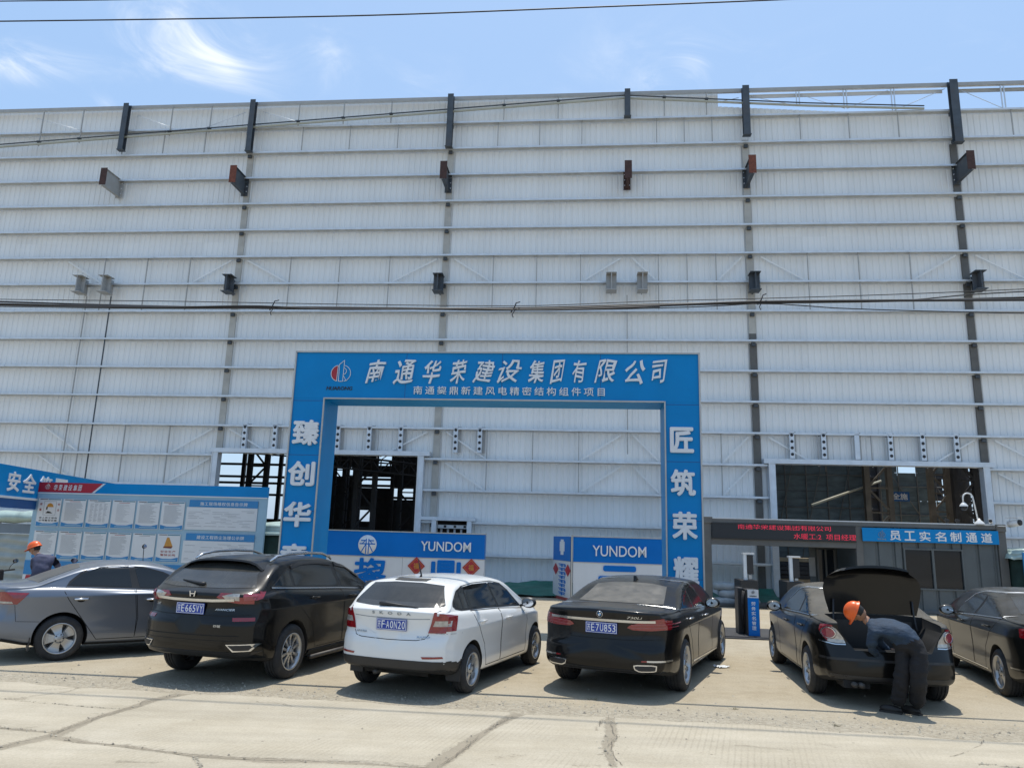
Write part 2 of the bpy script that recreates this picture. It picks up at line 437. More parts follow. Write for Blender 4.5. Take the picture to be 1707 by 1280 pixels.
def px_ground(x, y, z=0.0):
    d = (x - 853.5) / 1235 * _r2 - (y - 640) / 1235 * _u2 + _fw
    return Vector((0, 0, HC)) + d * ((z - HC) / d.z)
def px_site(x, y, t):
    """where the ray through a photo pixel meets the vertical plane at depth t: (s, z)"""
    d = (x - 853.5) / 1235 * _r2 - (y - 640) / 1235 * _u2 + _fw
    P = Vector((0, 0, HC)) + d * (t / d.dot(WN))
    return P.dot(WD), P.z

# ------------------------------------------------------------------ ground and road
def ground_material():
    m = bpy.data.materials.new('dirt_apron'); m.use_nodes = True; nt = m.node_tree
    b = nt.nodes['Principled BSDF']; b.inputs['Roughness'].default_value = 0.9; b.inputs['Specular IOR Level'].default_value = 0.2
    t = N(nt, 'ShaderNodeTexCoord')
    L = nt.links.new
    sx = N(nt, 'ShaderNodeSeparateXYZ'); L(t.outputs['Object'], sx.inputs[0])
    # distance beyond the road edge line 0.129x + 0.992y = 9.307
    a = N(nt, 'ShaderNodeMath', _operation='MULTIPLY'); a.inputs[1].default_value = 0.129; L(sx.outputs[0], a.inputs[0])
    c = N(nt, 'ShaderNodeMath', _operation='MULTIPLY_ADD'); c.inputs[1].default_value = 0.992; L(sx.outputs[1], c.inputs[0]); L(a.outputs[0], c.inputs[2])
    nw = N(nt, 'ShaderNodeTexNoise', Scale=1.6, Detail=6.0, Roughness=0.65); L(t.outputs['Object'], nw.inputs['Vector'])
    d = N(nt, 'ShaderNodeMath', _operation='MULTIPLY_ADD'); d.inputs[1].default_value = -1.3; L(nw.outputs['Fac'], d.inputs[0]); L(c.outputs[0], d.inputs[2])
    gm = N(nt, 'ShaderNodeMapRange', _interpolation_type='SMOOTHSTEP'); gm.inputs[1].default_value = 9.0; gm.inputs[2].default_value = 9.75; gm.inputs[3].default_value = 1; gm.inputs[4].default_value = 0
    L(d.outputs[0], gm.inputs[0])
    big = N(nt, 'ShaderNodeTexNoise', Scale=0.45, Detail=5.0, Roughness=0.6); L(t.outputs['Object'], big.inputs['Vector'])
    mid = N(nt, 'ShaderNodeTexNoise', Scale=3.5, Detail=9.0, Roughness=0.72); L(t.outputs['Object'], mid.inputs['Vector'])
    fin = N(nt, 'ShaderNodeTexNoise', Scale=38.0, Detail=6.0, Roughness=0.75); L(t.outputs['Object'], fin.inputs['Vector'])
    r1 = N(nt, 'ShaderNodeValToRGB'); r1.color_ramp.elements[0].position = 0.3; r1.color_ramp.elements[1].position = 0.72
    r1.color_ramp.elements[0].color = (0.31, 0.262, 0.184, 1); r1.color_ramp.elements[1].color = (0.42, 0.362, 0.265, 1)
    L(mid.outputs['Fac'], r1.inputs[0])
    r2 = N(nt, 'ShaderNodeMixRGB', _blend_type='MIX'); r2.inputs[2].default_value = (0.415, 0.368, 0.284, 1)
    bm_ = N(nt, 'ShaderNodeMapRange'); bm_.inputs[1].default_value = 0.4; bm_.inputs[2].default_value = 0.65; bm_.inputs[4].default_value = 0.75
    L(big.outputs['Fac'], bm_.inputs[0]); L(bm_.outputs[0], r2.inputs[0]); L(r1.outputs[0], r2.inputs[1])
    # gravel: voronoi stones of differing greys
    vo = N(nt, 'ShaderNodeTexVoronoi', Scale=26.0); L(t.outputs['Object'], vo.inputs['Vector'])
    vr = N(nt, 'ShaderNodeValToRGB'); vr.color_ramp.elements[0].color = (0.23, 0.205, 0.16, 1); vr.color_ramp.elements[1].color = (0.40, 0.365, 0.295, 1)
    vs = N(nt, 'ShaderNodeSeparateXYZ'); L(vo.outputs['Color'], vs.inputs[0]); L(vs.outputs[0], vr.inputs[0])
    gx = N(nt, 'ShaderNodeMixRGB', _blend_type='MIX'); gs = N(nt, 'ShaderNodeMath', _operation='MULTIPLY'); gs.inputs[1].default_value = 0.6
    L(gm.outputs[0], gs.inputs[0]); L(gs.outputs[0], gx.inputs[0]); L(r2.outputs[0], gx.inputs[1]); L(vr.outputs[0], gx.inputs[2])
    fm = N(nt, 'ShaderNodeMapRange'); fm.inputs[1].default_value = 0.25; fm.inputs[2].default_value = 0.75; fm.inputs[3].default_value = 0.72; fm.inputs[4].default_value = 1.2
    L(fin.outputs['Fac'], fm.inputs[0])
    ml = N(nt, 'ShaderNodeMixRGB', _blend_type='MULTIPLY', Fac=1.0); L(gx.outputs[0], ml.inputs[1]); L(fm.outputs[0], ml.inputs[2])
    L(ml.outputs[0], b.inputs['Base Color'])
    hh = N(nt, 'ShaderNodeMath', _operation='MULTIPLY_ADD'); hh.inputs[1].default_value = -0.6
    hv = N(nt, 'ShaderNodeMath', _operation='MULTIPLY'); L(vo.outputs['Distance'], hv.inputs[0]); L(gm.outputs[0], hv.inputs[1])
    L(hv.outputs[0], hh.inputs[0]); L(fin.outputs['Fac'], hh.inputs[2])
    bp = N(nt, 'ShaderNodeBump', Strength=0.55, Distance=0.025); L(hh.outputs[0], bp.inputs['Height']); L(bp.outputs[0], b.inputs['Normal'])
    return m
def road_material():
    m = bpy.data.materials.new('old_concrete'); m.use_nodes = True; nt = m.node_tree; L = nt.links.new
    b = nt.nodes['Principled BSDF']; b.inputs['Roughness'].default_value = 0.85; b.inputs['Specular IOR Level'].default_value = 0.25
    t = N(nt, 'ShaderNodeTexCoord')
    mid = N(nt, 'ShaderNodeTexNoise', Scale=1.1, Detail=9.0, Roughness=0.68); L(t.outputs['Object'], mid.inputs['Vector'])
    fin = N(nt, 'ShaderNodeTexNoise', Scale=46.0, Detail=6.0, Roughness=0.75); L(t.outputs['Object'], fin.inputs['Vector'])
    r1 = N(nt, 'ShaderNodeValToRGB'); r1.color_ramp.elements[0].position = 0.32; r1.color_ramp.elements[1].position = 0.7
    r1.color_ramp.elements[0].color = (0.39, 0.343, 0.258, 1); r1.color_ramp.elements[1].color = (0.468, 0.42, 0.33, 1)
    L(mid.outputs['Fac'], r1.inputs[0])
    # broom lines, worn away in patches
    mpn = N(nt, 'ShaderNodeMapping'); mpn.inputs['Rotation'].default_value = (0, 0, R(18)); L(t.outputs['Object'], mpn.inputs[0])
    wv = N(nt, 'ShaderNodeTexWave', _wave_type='BANDS', _bands_direction='X', Scale=5.2, Distortion=0.6, Detail=1.0); L(mpn.outputs[0], wv.inputs['Vector'])
    pm = N(nt, 'ShaderNodeTexNoise', Scale=0.8, Detail=3.0); L(mpn.outputs[0], pm.inputs['Vector'])
    pr_ = N(nt, 'ShaderNodeMapRange'); pr_.inputs[1].default_value = 0.47; pr_.inputs[2].default_value = 0.6; L(pm.outputs['Fac'], pr_.inputs[0])
    wr = N(nt, 'ShaderNodeMapRange'); wr.inputs[1].default_value = 0.0; wr.inputs[2].default_value = 0.35; wr.inputs[3].default_value = 0.89; wr.inputs[4].default_value = 1.0; L(wv.outputs['Fac'], wr.inputs[0])
    wm = N(nt, 'ShaderNodeMixRGB', _blend_type='MULTIPLY'); L(pr_.outputs[0], wm.inputs[0]); L(r1.outputs[0], wm.inputs[1]); L(wr.outputs[0], wm.inputs[2])
    # worn joints and cracks, laid down per vertex, roughened by noise
    at = N(nt, 'ShaderNodeAttribute', _attribute_name='wear')
    ad = N(nt, 'ShaderNodeTexNoise', Scale=24.0, Detail=8.0, Roughness=0.75); L(t.outputs['Object'], ad.inputs['Vector'])
    ah = N(nt, 'ShaderNodeMath', _operation='MULTIPLY_ADD'); ah.inputs[1].default_value = 1.3; L(ad.outputs['Fac'], ah.inputs[0]); L(at.outputs['Fac'], ah.inputs[2])
    am = N(nt, 'ShaderNodeMapRange', _interpolation_type='SMOOTHSTEP'); am.inputs[1].default_value = 0.98; am.inputs[2].default_value = 1.18; L(ah.outputs[0], am.inputs[0])
    ac = N(nt, 'ShaderNodeMixRGB', _blend_type='MIX'); ac.inputs[1].default_value = (0.30, 0.262, 0.195, 1); ac.inputs[2].default_value = (0.215, 0.185, 0.14, 1); L(fin.outputs['Fac'], ac.inputs[0])
    am2 = N(nt, 'ShaderNodeMath', _operation='MULTIPLY'); am2.inputs[1].default_value = 0.75; L(am.outputs[0], am2.inputs[0])
    cm = N(nt, 'ShaderNodeMixRGB', _blend_type='MIX'); L(am2.outputs[0], cm.inputs[0]); L(wm.outputs[0], cm.inputs[1]); L(ac.outputs[0], cm.inputs[2])
    # dirt dragged along the road by tyres
    tm = N(nt, 'ShaderNodeMapping'); tm.inputs['Rotation'].default_value = (0, 0, R(7.4)); tm.inputs['Scale'].default_value = (0.10, 1.7, 1); L(t.outputs['Object'], tm.inputs[0])
    tn_ = N(nt, 'ShaderNodeTexNoise', Scale=1.6, Detail=7.0, Roughness=0.62); L(tm.outputs[0], tn_.inputs['Vector'])
    tr_ = N(nt, 'ShaderNodeMapRange'); tr_.inputs[1].default_value = 0.35; tr_.inputs[2].default_value = 0.65; tr_.inputs[3].default_value = 0.88; tr_.inputs[4].default_value = 1.06; L(tn_.outputs['Fac'], tr_.inputs[0])
    tmx = N(nt, 'ShaderNodeMixRGB', _blend_type='MULTIPLY', Fac=1.0); L(cm.outputs[0], tmx.inputs[1]); L(tr_.outputs[0], tmx.inputs[2]); cm = tmx
    fm = N(nt, 'ShaderNodeMapRange'); fm.inputs[1].default_value = 0.25; fm.inputs[2].default_value = 0.75; fm.inputs[3].default_value = 0.78; fm.inputs[4].default_value = 1.14
    L(fin.outputs['Fac'], fm.inputs[0])
    # scattered dark specks
    vo = N(nt, 'ShaderNodeTexVoronoi', Scale=3.2); L(t.outputs['Object'], vo.inputs['Vector'])
    vd = N(nt, 'ShaderNodeMapRange'); vd.inputs[1].default_value = 0.03; vd.inputs[2].default_value = 0.06; vd.inputs[3].default_value = 0.55; vd.inputs[4].default_value = 1.0; L(vo.outputs['Distance'], vd.inputs[0])
    ml = N(nt, 'ShaderNodeMixRGB', _blend_type='MULTIPLY', Fac=1.0); L(cm.outputs[0], ml.inputs[1]); L(fm.outputs[0], ml.inputs[2])
    ml2 = N(nt, 'ShaderNodeMixRGB', _blend_type='MULTIPLY', Fac=1.0); L(ml.outputs[0], ml2.inputs[1]); L(vd.outputs[0], ml2.inputs[2])
    L(ml2.outputs[0], b.inputs['Base Color'])
    h1 = N(nt, 'ShaderNodeMath', _operation='MULTIPLY_ADD'); h1.inputs[1].default_value = -0.8; L(am.outputs[0], h1.inputs[0]); L(fin.outputs['Fac'], h1.inputs[2])
    bp = N(nt, 'ShaderNodeBump', Strength=0.4, Distance=0.02); L(h1.outputs[0], bp.inputs['Height']); L(bp.outputs[0], b.inputs['Normal'])
    return m
g = MB(); g.add([(-900, -900, 0), (900, -900, 0), (900, 900, 0), (-900, 900, 0)], [(0, 1, 2, 3)], ground_material())
tag(g.build('ground', fix=False), kind='structure')

ROAD_LINES = []
def make_road():
    """concrete carriageway in slabs; dense grid near the camera carries the wear of joints and cracks"""
    k3 = lambda l: [px_ground(x / 2.845, 1080 + y / 2.845) for x, y in l]
    k4 = lambda l: [px_ground(560 + x / 2.845, 1080 + y / 2.845) for x, y in l]
    k5 = lambda l: [px_ground(1107 + x / 2.845, 1080 + y / 2.845) for x, y in l]
    d0 = Vector((0.992, -0.129, 0)); n0 = Vector((0.129, 0.992, 0))
    lines = [(k3([(-60, 500), (60, 470), (240, 428), (450, 340), (640, 285), (720, 255), (870, 225)]), 0.105, 0.75),
             (k3([(230, 430), (420, 458), (640, 482), (900, 520), (1200, 540), (1700, 556), (2100, 590)]), 0.075, 0.66),
             (k4([(890, 312), (800, 350), (700, 410), (600, 480), (460, 575)]), 0.10, 0.74),
             (k4([(1300, 330), (1302, 420), (1285, 490), (1318, 575)]), 0.085, 0.72),
             (k3([(-40, 385), (100, 398), (240, 410)]), 0.035, 0.6), (k3([(0, 250), (180, 268), (380, 285), (560, 300)]), 0.03, 0.42),
             (k3([(920, 530), (935, 552), (950, 580)]), 0.02, 0.7),
             (k5([(1500, 560), (1640, 575), (1800, 590)]), 0.05, 0.6),
             (k3([(560, 470), (600, 462), (640, 474), (720, 470), (800, 500), (860, 498)]), 0.016, 0.62), (k3([(1160, 250), (1230, 268), (1320, 270), (1400, 290)]), 0.015, 0.5),
             (k4([(1230, 400), (1260, 350), (1310, 380), (1330, 440), (1280, 500), (1240, 520)]), 0.022, 0.6), (k3([(60, 215), (330, 200), (380, 196), (330, 214), (120, 240)]), 0.02, 0.5),
             (k5([(60, 420), (160, 440), (300, 470), (420, 480), (620, 500)]), 0.014, 0.45), (k5([(1350, 530), (1440, 500), (1500, 470), (1520, 430)]), 0.016, 0.5)]
    rr_ = random.Random(21)
    for _ in range(26):                                          # spalls and patches of mud
        u0, v0 = rr_.uniform(-8, 8), rr_.uniform(5.6, 9.1); c0 = d0 * u0 + n0 * v0
        lines.append(([c0, c0 + Vector((rr_.uniform(-0.25, 0.25), rr_.uniform(-0.08, 0.08), 0)), c0 + Vector((rr_.uniform(-0.4, 0.4), rr_.uniform(-0.1, 0.1), 0))], rr_.uniform(0.02, 0.09), rr_.uniform(0.32, 0.5)))
    ROAD_LINES[:] = lines
    d = Vector((0.992, -0.129, 0)); nn = Vector((0.129, 0.992, 0))
    us = np.arange(-9.5, 9.5, 0.04); vs = np.arange(5.2, 9.32, 0.04)
    U, V = np.meshgrid(us, vs)
    edge = 9.30 + 0.05 * np.sin(U * 1.3) + 0.03 * np.sin(U * 4.1 + 1) + 0.02 * np.sin(U * 11 + 2)
    V = np.where(V > 9.0, 9.0 + (V - 9.0) / (vs[-1] - 9.0) * (edge - 9.0), V)
    X = U * d.x + V * nn.x; Y = U * d.y + V * nn.y
    W = np.zeros_like(X)
    for pts, w, s in lines:
        dist = np.full(X.shape, 9.0)
        for a, b in zip(pts[:-1], pts[1:]):
            abx, aby = b.x - a.x, b.y - a.y
            tt = np.clip(((X - a.x) * abx + (Y - a.y) * aby) / (abx * abx + aby * aby), 0, 1)
            dist = np.minimum(dist, np.hypot(X - a.x - tt * abx, Y - a.y - tt * aby))
        ww = w * (1 + 0.35 * np.sin(X * 3.1 + Y * 2) + 0.25 * np.sin(X * 9 + 1))
        W = np.maximum(W, s * np.clip(1.25 - dist / ww, 0, 1))
    W = np.maximum(W, 0.55 * np.clip(1 - (edge - V) / 0.10, 0, 1))
    Z = 0.022 - 0.012 * np.clip(W, 0, 1) - 0.022 * np.clip(1 - (edge - V) / 0.03, 0, 1) + 0.004
    nv, nu = X.shape
    co = np.stack([X, Y, Z], -1).reshape(-1, 3)
    idx = np.arange(nv * nu).reshape(nv, nu)
    fc = np.stack([idx[:-1, :-1], idx[:-1, 1:], idx[1:, 1:], idx[1:, :-1]], -1).reshape(-1, 4)
    base = len(co)
    # the rest of the carriageway in big slabs, meeting the dense part edge to edge
    def C(u, v): return (u * d.x + v * nn.x, u * d.y + v * nn.y, 0.026)
    ext = [C(-200, -1.5), C(200, -1.5), C(200, 5.2), C(us[-1], 5.2), C(us[0], 5.2), C(-200, 5.2),
           C(-200, 9.3), C(us[0], 9.3), C(us[-1], 9.3), C(200, 9.3)]
    vv = [tuple(c) for c in co] + ext
    ff = [tuple(int(i) for i in f) for f in fc] + [(base, base + 1, base + 2, base + 3, base + 4, base + 5),
         (base + 5, base + 4, base + 7, base + 6), (base + 3, base + 2, base + 9, base + 8)]
    me = bpy.data.meshes.new('road'); me.from_pydata(vv, [], ff)
    at = me.attributes.new('wear', 'FLOAT', 'POINT')
    at.data.foreach_set('value', np.concatenate([W.reshape(-1), np.zeros(len(ext))]).astype(np.float32))
    me.materials.append(road_material())
    o = bpy.data.objects.new('road', me); col.objects.link(o)
    return tag(o, kind='structure')
make_road()
def make_cracks():
    """open cracks along the worn joints: thin jagged ribbons"""
    rg = random.Random(8); b = MB(); m = mat('crack_shadow', (0.14, 0.118, 0.088), 0.95, 0, 0.3, 20.0)
    for pts, w, s in ROAD_LINES[:14]:
        for rep in range(2 if w > 0.05 else 1):
            P = []
            off = rg.uniform(-0.6, 0.6) * w
            for p, q in zip(pts[:-1], pts[1:]):
                n = max(2, int((q - p).length / 0.035))
                dd = (q - p).normalized(); nn = Vector((-dd.y, dd.x, 0))
                for i in range(n):
                    off = max(-w, min(w, off + rg.gauss(0, 0.008)))
                    P.append((p.lerp(q, i / n) + nn * off, nn))
            on = False
            for i in range(len(P) - 1):
                if rg.random() < (0.05 if on else 0.10): on = not on
                if not on: continue
                (p, nn), (q, n2) = P[i], P[i + 1]
                a, c = rg.uniform(0.001, 0.0045), rg.uniform(0.001, 0.0045)
                z = Vector((0, 0, 0.032))
                b.add([p - nn * a + z, q - n2 * c + z, q + n2 * c + z, p + nn * a + z], [(0, 1, 2, 3)], m)
    tag(b.build('road_cracks', fix=False), kind='structure')
make_cracks()

def make_gravel():
    """loose stones lying in the strip between the concrete and the parking ground"""
    rg = random.Random(3)
    m1 = mat('stone_pale', (0.36, 0.325, 0.255), 0.9, 0, 0.3, 9.0); m2 = mat('stone_dark', (0.20, 0.18, 0.145), 0.9, 0, 0.3, 9.0)
    d = Vector((0.992, -0.129, 0)); nn = Vector((0.129, 0.992, 0))
    b = MB()
    ico = [(0, 0, 1), (0.9, 0, 0.1), (0.28, 0.85, 0.1), (-0.72, 0.52, 0.1), (-0.72, -0.52, 0.1), (0.28, -0.85, 0.1)]
    fcs = [(0, 1, 2), (0, 2, 3), (0, 3, 4), (0, 4, 5), (0, 5, 1)]
    for i in range(5200):
        u = rg.uniform(-9.5, 9.5)
        if i < 3600: v = 9.26 + abs(rg.gauss(0.42, 0.27))
        elif i < 4300: v = rg.uniform(5.6, 9.3)
        else: v = 9.6 + rg.random() ** 1.5 * 6
        if 3600 <= i < 4150:                                       # chips gathered along the worn joints
            pts, w_, _s = rg.choice(ROAD_LINES[:8]); k_ = rg.randrange(len(pts) - 1); pj = pts[k_].lerp(pts[k_ + 1], rg.random()) + Vector((rg.gauss(0, w_ * 0.6), rg.gauss(0, w_ * 0.6), 0))
            u, v = pj.dot(d), min(9.2, pj.dot(nn))
        r = min(0.028, rg.lognormvariate(math.log(0.008), 0.5)) * (0.75 if v < 9.26 else 1)
        p = d * u + nn * v; a = rg.random() * 6.28; ca, sa = math.cos(a), math.sin(a)
        z = 0.024 if v < 9.27 else -0.001
        vs = [(p.x + (x * ca - y * sa) * r * rg.uniform(0.7, 1.2), p.y + (x * sa + y * ca) * r * rg.uniform(0.7, 1.2), z + q * r * rg.uniform(0.6, 1.0)) for x, y, q in ico]
        b.add(vs, fcs, m1 if rg.random() < 0.75 else m2)
    tag(b.build('gravel', fix=False), kind='stuff')
make_gravel()

# ------------------------------------------------------------------ the hall under construction
WT = 29.86
OPEN = [(-15.1, -6.5, -1, 5.16), (7.42, 15.12, -1, 5.12), (-5.78, -4.5, 1.55, 2.62)]
def rake(s):
    pts = [(-60, 17.5), (-27.7, 19.33), (1.7, 21.0), (9.36, 20.4), (14, 20.05), (70, 16)]
    for (a, b), (c, d) in zip(pts[:-1], pts[1:]):
        if a <= s <= c: return b + (d - b) * (s - a) / (c - a)
    return 17
def sheet_top(s): return 21.42 if s < 5.75 else max(20.08, rake(s))
hall = site_thing('factory_hall', 'huge pale grey corrugated factory hall under construction, with rows of steel rails across its front', 'building', 0, WT, 0)
def make_sheets():
    b = MB(); pitch, dep = 0.25, 0.028
    s = -46.0
    while s < 56:
        prof = [(0, 0), (0.155, 0), (0.175, dep), (0.23, dep), (0.25, 0)]
        for (a, da), (c, dc) in zip(prof[:-1], prof[1:]):
            x0, x1 = s + a, s + c; xm = (x0 + x1) / 2
            spans = [(0.0, sheet_top(xm))]
            for o in OPEN:
                if o[0] < xm < o[1]:
                    spans = [q for z0, z1 in spans for q in ((z0, min(z1, o[2])), (max(z0, o[3]), z1)) if q[1] - q[0] > 0.02]
            for z0, z1 in spans:
                b.add([(x0, da, z0), (x1, dc, z0), (x1, dc, z1), (x0, da, z1)], [(0, 1, 2, 3)], M_sheet)
        s += pitch
    b.build('wall_sheeting', hall, fix=False)
make_sheets()
for k in range(17):
    z = 20.05 - 1.25 * k
    segs = [(-46, 56)]
    for o in OPEN:
        if o[2] - 0.1 < z < o[3] + 0.1:
            segs = [q for a, c in segs for q in ((a, min(c, o[0] - 0.1)), (max(a, o[1] + 0.1), c)) if q[1] - q[0] > 0.1]
    for a, c in segs:
        b = MB()
        b.b2(a, c, -0.30, -0.285, z - 0.03, z + 0.045, M_galv)       # lip facing the road
        b.b2(a, c, -0.285, -0.10, z + 0.03, z + 0.045, M_galv)       # top flange
        b.b2(a, c, -0.115, -0.10, z - 0.07, z + 0.03, M_galv)        # web
        x = a + 1.5
        while x < c - 1:                                             # bolted splice plates
            b.b2(x, x + 0.4, -0.312, -0.30, z - 0.04, z + 0.03, M_galv); x += 6.25
        b.build('girt', hall)
for s, mts in ((-15.22, [(5.3, 18.8, M_taupe)]), (-5.95, [(0, 18.9, M_taupe)]), (6.83, [(0, 10.4, M_brown), (10.4, 19, M_taupe)]), (15.28, [(0, 18.6, M_brown)]),
               (24.2, [(0, 18.6, M_brown)])):
    b = MB()
    for z0, z1, mm in mts: b.b2(s - 0.135, s + 0.135, -0.09, -0.035, z0, z1, mm)
    for k in range(15):
        b.b2(s - 0.08, s + 0.08, -0.2, -0.1, 20.05 - 1.25 * k - 0.19, 20.05 - 1.25 * k - 0.05, M_slate)
    b.build('column', hall)
for s, z0, w in ((-21.25, 18.95, 0.24), (-15.12, 18.75, 0.24), (-5.97, 18.75, 0.26), (1.81, 20.0, 0.24), (6.82, 19.0, 0.28), (15.28, 18.45, 0.32), (24.2, 18.4, 0.32), (-33, 18.6, 0.24)):
    b = MB()
    b.b2(s - w / 2, s + w / 2, -0.62, -0.59, z0, 21.28, M_slate); b.b2(s - w / 2, s + w / 2, -0.40, -0.37, z0, 21.28, M_slate)
    b.b2(s - 0.02, s + 0.02, -0.59, -0.40, z0, 21.28, M_slate)
    b.b2(s - w / 2 - 0.03, s + w / 2 + 0.03, -0.64, -0.38, z0 - 0.03, z0, M_slate)
    b.build('upper_column', hall)
for s, m1, m2 in ((-21.3, M_lightgrey, M_rustd), (-15.3, M_slate, M_rust), (-5.98, M_slate, M_rustd), (1.8, M_rustd, M_rustd), (6.8, M_slate, M_rust), (15.25, M_slate, M_rustd)):
    b = MB()
    p = 0.95 if s != 1.8 else 0.7
    b.b2(s - 0.012, s + 0.012, -0.38 - p, -0.12, 16.82, 17.62, m1)
    b.b2(s - 0.15, s + 0.15, -0.40 - p, -0.38 - p, 16.82, 17.62, m2)
    b.b2(s - 0.15, s + 0.15, -0.15, -0.12, 16.75, 17.66, m1)
    for q_ in (-0.1, 0.1):
        for z_ in (16.95, 17.2, 17.45): b.tube([(s + q_, -0.15, z_), (s + q_, -0.18, z_)], 0.025, M_galv, 6)
    for q in (16.8, 17.62): b.b2(s - 0.07, s + 0.07, -0.38 - p, -0.15, q - 0.008, q + 0.008, m1)
    b.build('corbel', hall)
for s, m1 in ((-22.15, M_lightgrey), (-20.95, M_lightgrey), (-15.3, M_slate), (-6.1, M_slate), (1.12, M_lightgrey), (2.38, M_lightgrey), (6.86, M_slate), (15.43, M_slate)):
    b = MB(); w = 0.21
    for z0, z1 in ((12.02, 12.05), (12.75, 12.78)): b.b2(s - w, s + w, -0.9, -0.37, z0, z1, m1)
    b.b2(s - 0.02, s + 0.02, -0.88, -0.12, 12.05, 12.75, m1)
    for q in (-1, 1): b.b2(s + q * w - 0.006, s + q * w + 0.006, -0.62, -0.60, 12.05, 12.75, m1)
    b.b2(s - 0.2, s + 0.2, -0.60, -0.58, 12.05, 12.75, m1)
    b.build('beam_stub', hall)
# parapet rail, cap and the open frame on the right
b = MB(); b.b2(-46, 56, -0.30, -0.14, 21.2, 21.30, M_galv); b.b2(-46, 56, -0.32, -0.30, 21.16, 21.32, M_lightgrey); b.build('parapet_rail', hall)
b = MB(); b.b2(7.05, 15.05, -0.10, -0.06, 20.98, 21.14, M_camw); b.b2(15.5, 23.9, -0.10, -0.06, 20.98, 21.14, M_trim); b.build('parapet_strip', hall)
for s in (9.0, 9.12, 10.95, 11.07, 12.9, 13.02, 17.3, 17.42, 19.3, 19.42):
    b = MB(); b.b2(s - 0.02, s + 0.02, -0.28, -0.24, max(20.08, rake(s)), 21.2, M_galv); b.build('parapet_post', hall)
for a, c in (((7.1, 21.0), (9.0, 20.5)), ((9.1, 21.05), (11, 20.3)), ((12.8, 21.1), (11.1, 20.3)), ((15.1, 21.1), (13, 20.15)), ((15.6, 21.1), (17.3, 20.15)), ((6.6, 20.95), (5.9, 20.8)), ((-26, 20.9), (-23.5, 20.15)), ((-20.9, 20.9), (-19, 20.15)), ((-15.6, 20.9), (-17.5, 20.15)), ((-14.8, 20.9), (-12.5, 20.15))):
    b = MB(); b.tube([(a[0], -0.2, a[1]), (c[0], -0.2, c[1])], 0.014, M_galv, 5); b.build('brace_rod', hall)
rk = [(-46, rake(-46)), (-27.7, 19.33), (1.7, 21.0), (9.36, 20.4), (14.1, 20.12)]
b = MB()
for (a, za), (c, zc) in zip(rk[:-1], rk[1:]):
    b.bar((a, -0.42, za - 0.05), (c, -0.42, zc - 0.05), 0.07, 0.07, M_cream); b.bar((a, -0.45, za + 0.06), (c, -0.45, zc + 0.06), 0.05, 0.035, M_slate)
b.build('rake_beam', hall)
for s in (-25.5, -23.5, -19.1, -17.2, -13, -10.9, -8.7, -3.6, -1.2, 3.4, 5.2):
    b = MB(); b.b2(s - 0.02, s + 0.02, -0.36, -0.32, min(20.1, rake(s) - 0.1), 21.2, M_lightgrey); b.b2(s - 0.07, s + 0.07, -0.44, -0.30, rake(s) + 0.04, rake(s) + 0.12, M_slate)
    b.build('parapet_stay', hall)
# sag rods between some rails, each row as one part, and the slanting stays
def in_open(x0, x1, z):
    return any(o[0] < x1 and x0 < o[1] and o[2] < z < o[3] for o in OPEN)
for k in (0, 5, 6, 11, 12):
    z1 = 20.05 - 1.25 * k; z0 = z1 - 1.25; zm = (z0 + z1) / 2
    for a, c in ((-23.4, -15.4), (-15.0, -6.15), (-5.7, 1.7), (1.9, 6.6), (7.1, 15.1), (15.5, 24)):
        for i in range(1, 4):
            x = a + (c - a) * i / 4
            if in_open(x - .1, x + .1, zm): continue
            b = MB(); b.b2(x - 0.018, x + 0.018, -0.24, -0.20, z0, z1, M_lightgrey); b.build('sag_rod', hall)
        if k in (5, 11, 12):
            for p, q in ((0.02, 0.24), (0.98, 0.76)):
                xa, xb = a + (c - a) * p, a + (c - a) * q
                if in_open(min(xa, xb), max(xa, xb), zm): continue
                b = MB(); b.bar((xa, -0.13, z1 - 0.12), (xb, -0.13, z0 + 0.08), 0.03, 0.06, M_sheet); b.build('diagonal_stay', hall)
for x in (-22.05, -20.9, 1.78):
    b = MB()
    z = 3.0 if x < 0 else 5.4
    b.b2(x - 0.02, x + 0.02, -0.24, -0.20, z, 12.0, M_slate if x > -21.5 and x < 0 else M_lightgrey); b.build('sag_rod', hall)
# frames of the openings
b = MB(); b.b2(-15.45, -6.15, -0.42, -0.08, 5.16, 5.34, M_galv); b.build('lintel', hall)
b = MB(); b.b2(7.0, 15.45, -0.42, -0.08, 5.12, 5.30, M_galv); b.build('lintel', hall)
for s, z in ((-15.2, 5.16), (-6.5, 5.16), (7.3, 5.12), (15.15, 5.12)):
    b = MB(); b.b2(s - 0.12, s + 0.12, -0.40, -0.06, 0, z, M_galv); b.b2(s - 0.13, s - 0.09, -0.42, -0.40, 0, z, M_camw); b.build('jamb', hall)
b = MB(); b.b2(-6.38, -4.2, -0.40, -0.1, 2.62, 2.76, M_galv)
for s in (-5.85, -4.43): b.b2(s - 0.09, s + 0.09, -0.38, -0.1, 0, 2.62, M_galv)
b.build('window_frame', hall)
b = MB(); b.b2(-5.76, -4.52, -0.05, 0.05, 2.32, 2.46, M_galv)
for i in range(3): b.b2(-5.5 + i * 0.4, -5.4 + i * 0.4, -0.07, -0.05, 2.35, 2.44, M_black)
for i in range(5): b.b2(-5.7 + i * 0.27, -5.62 + i * 0.27, 0.3, 0.36, 1.5, 2.3, M_galv)
b.build('perforated_stud', hall)
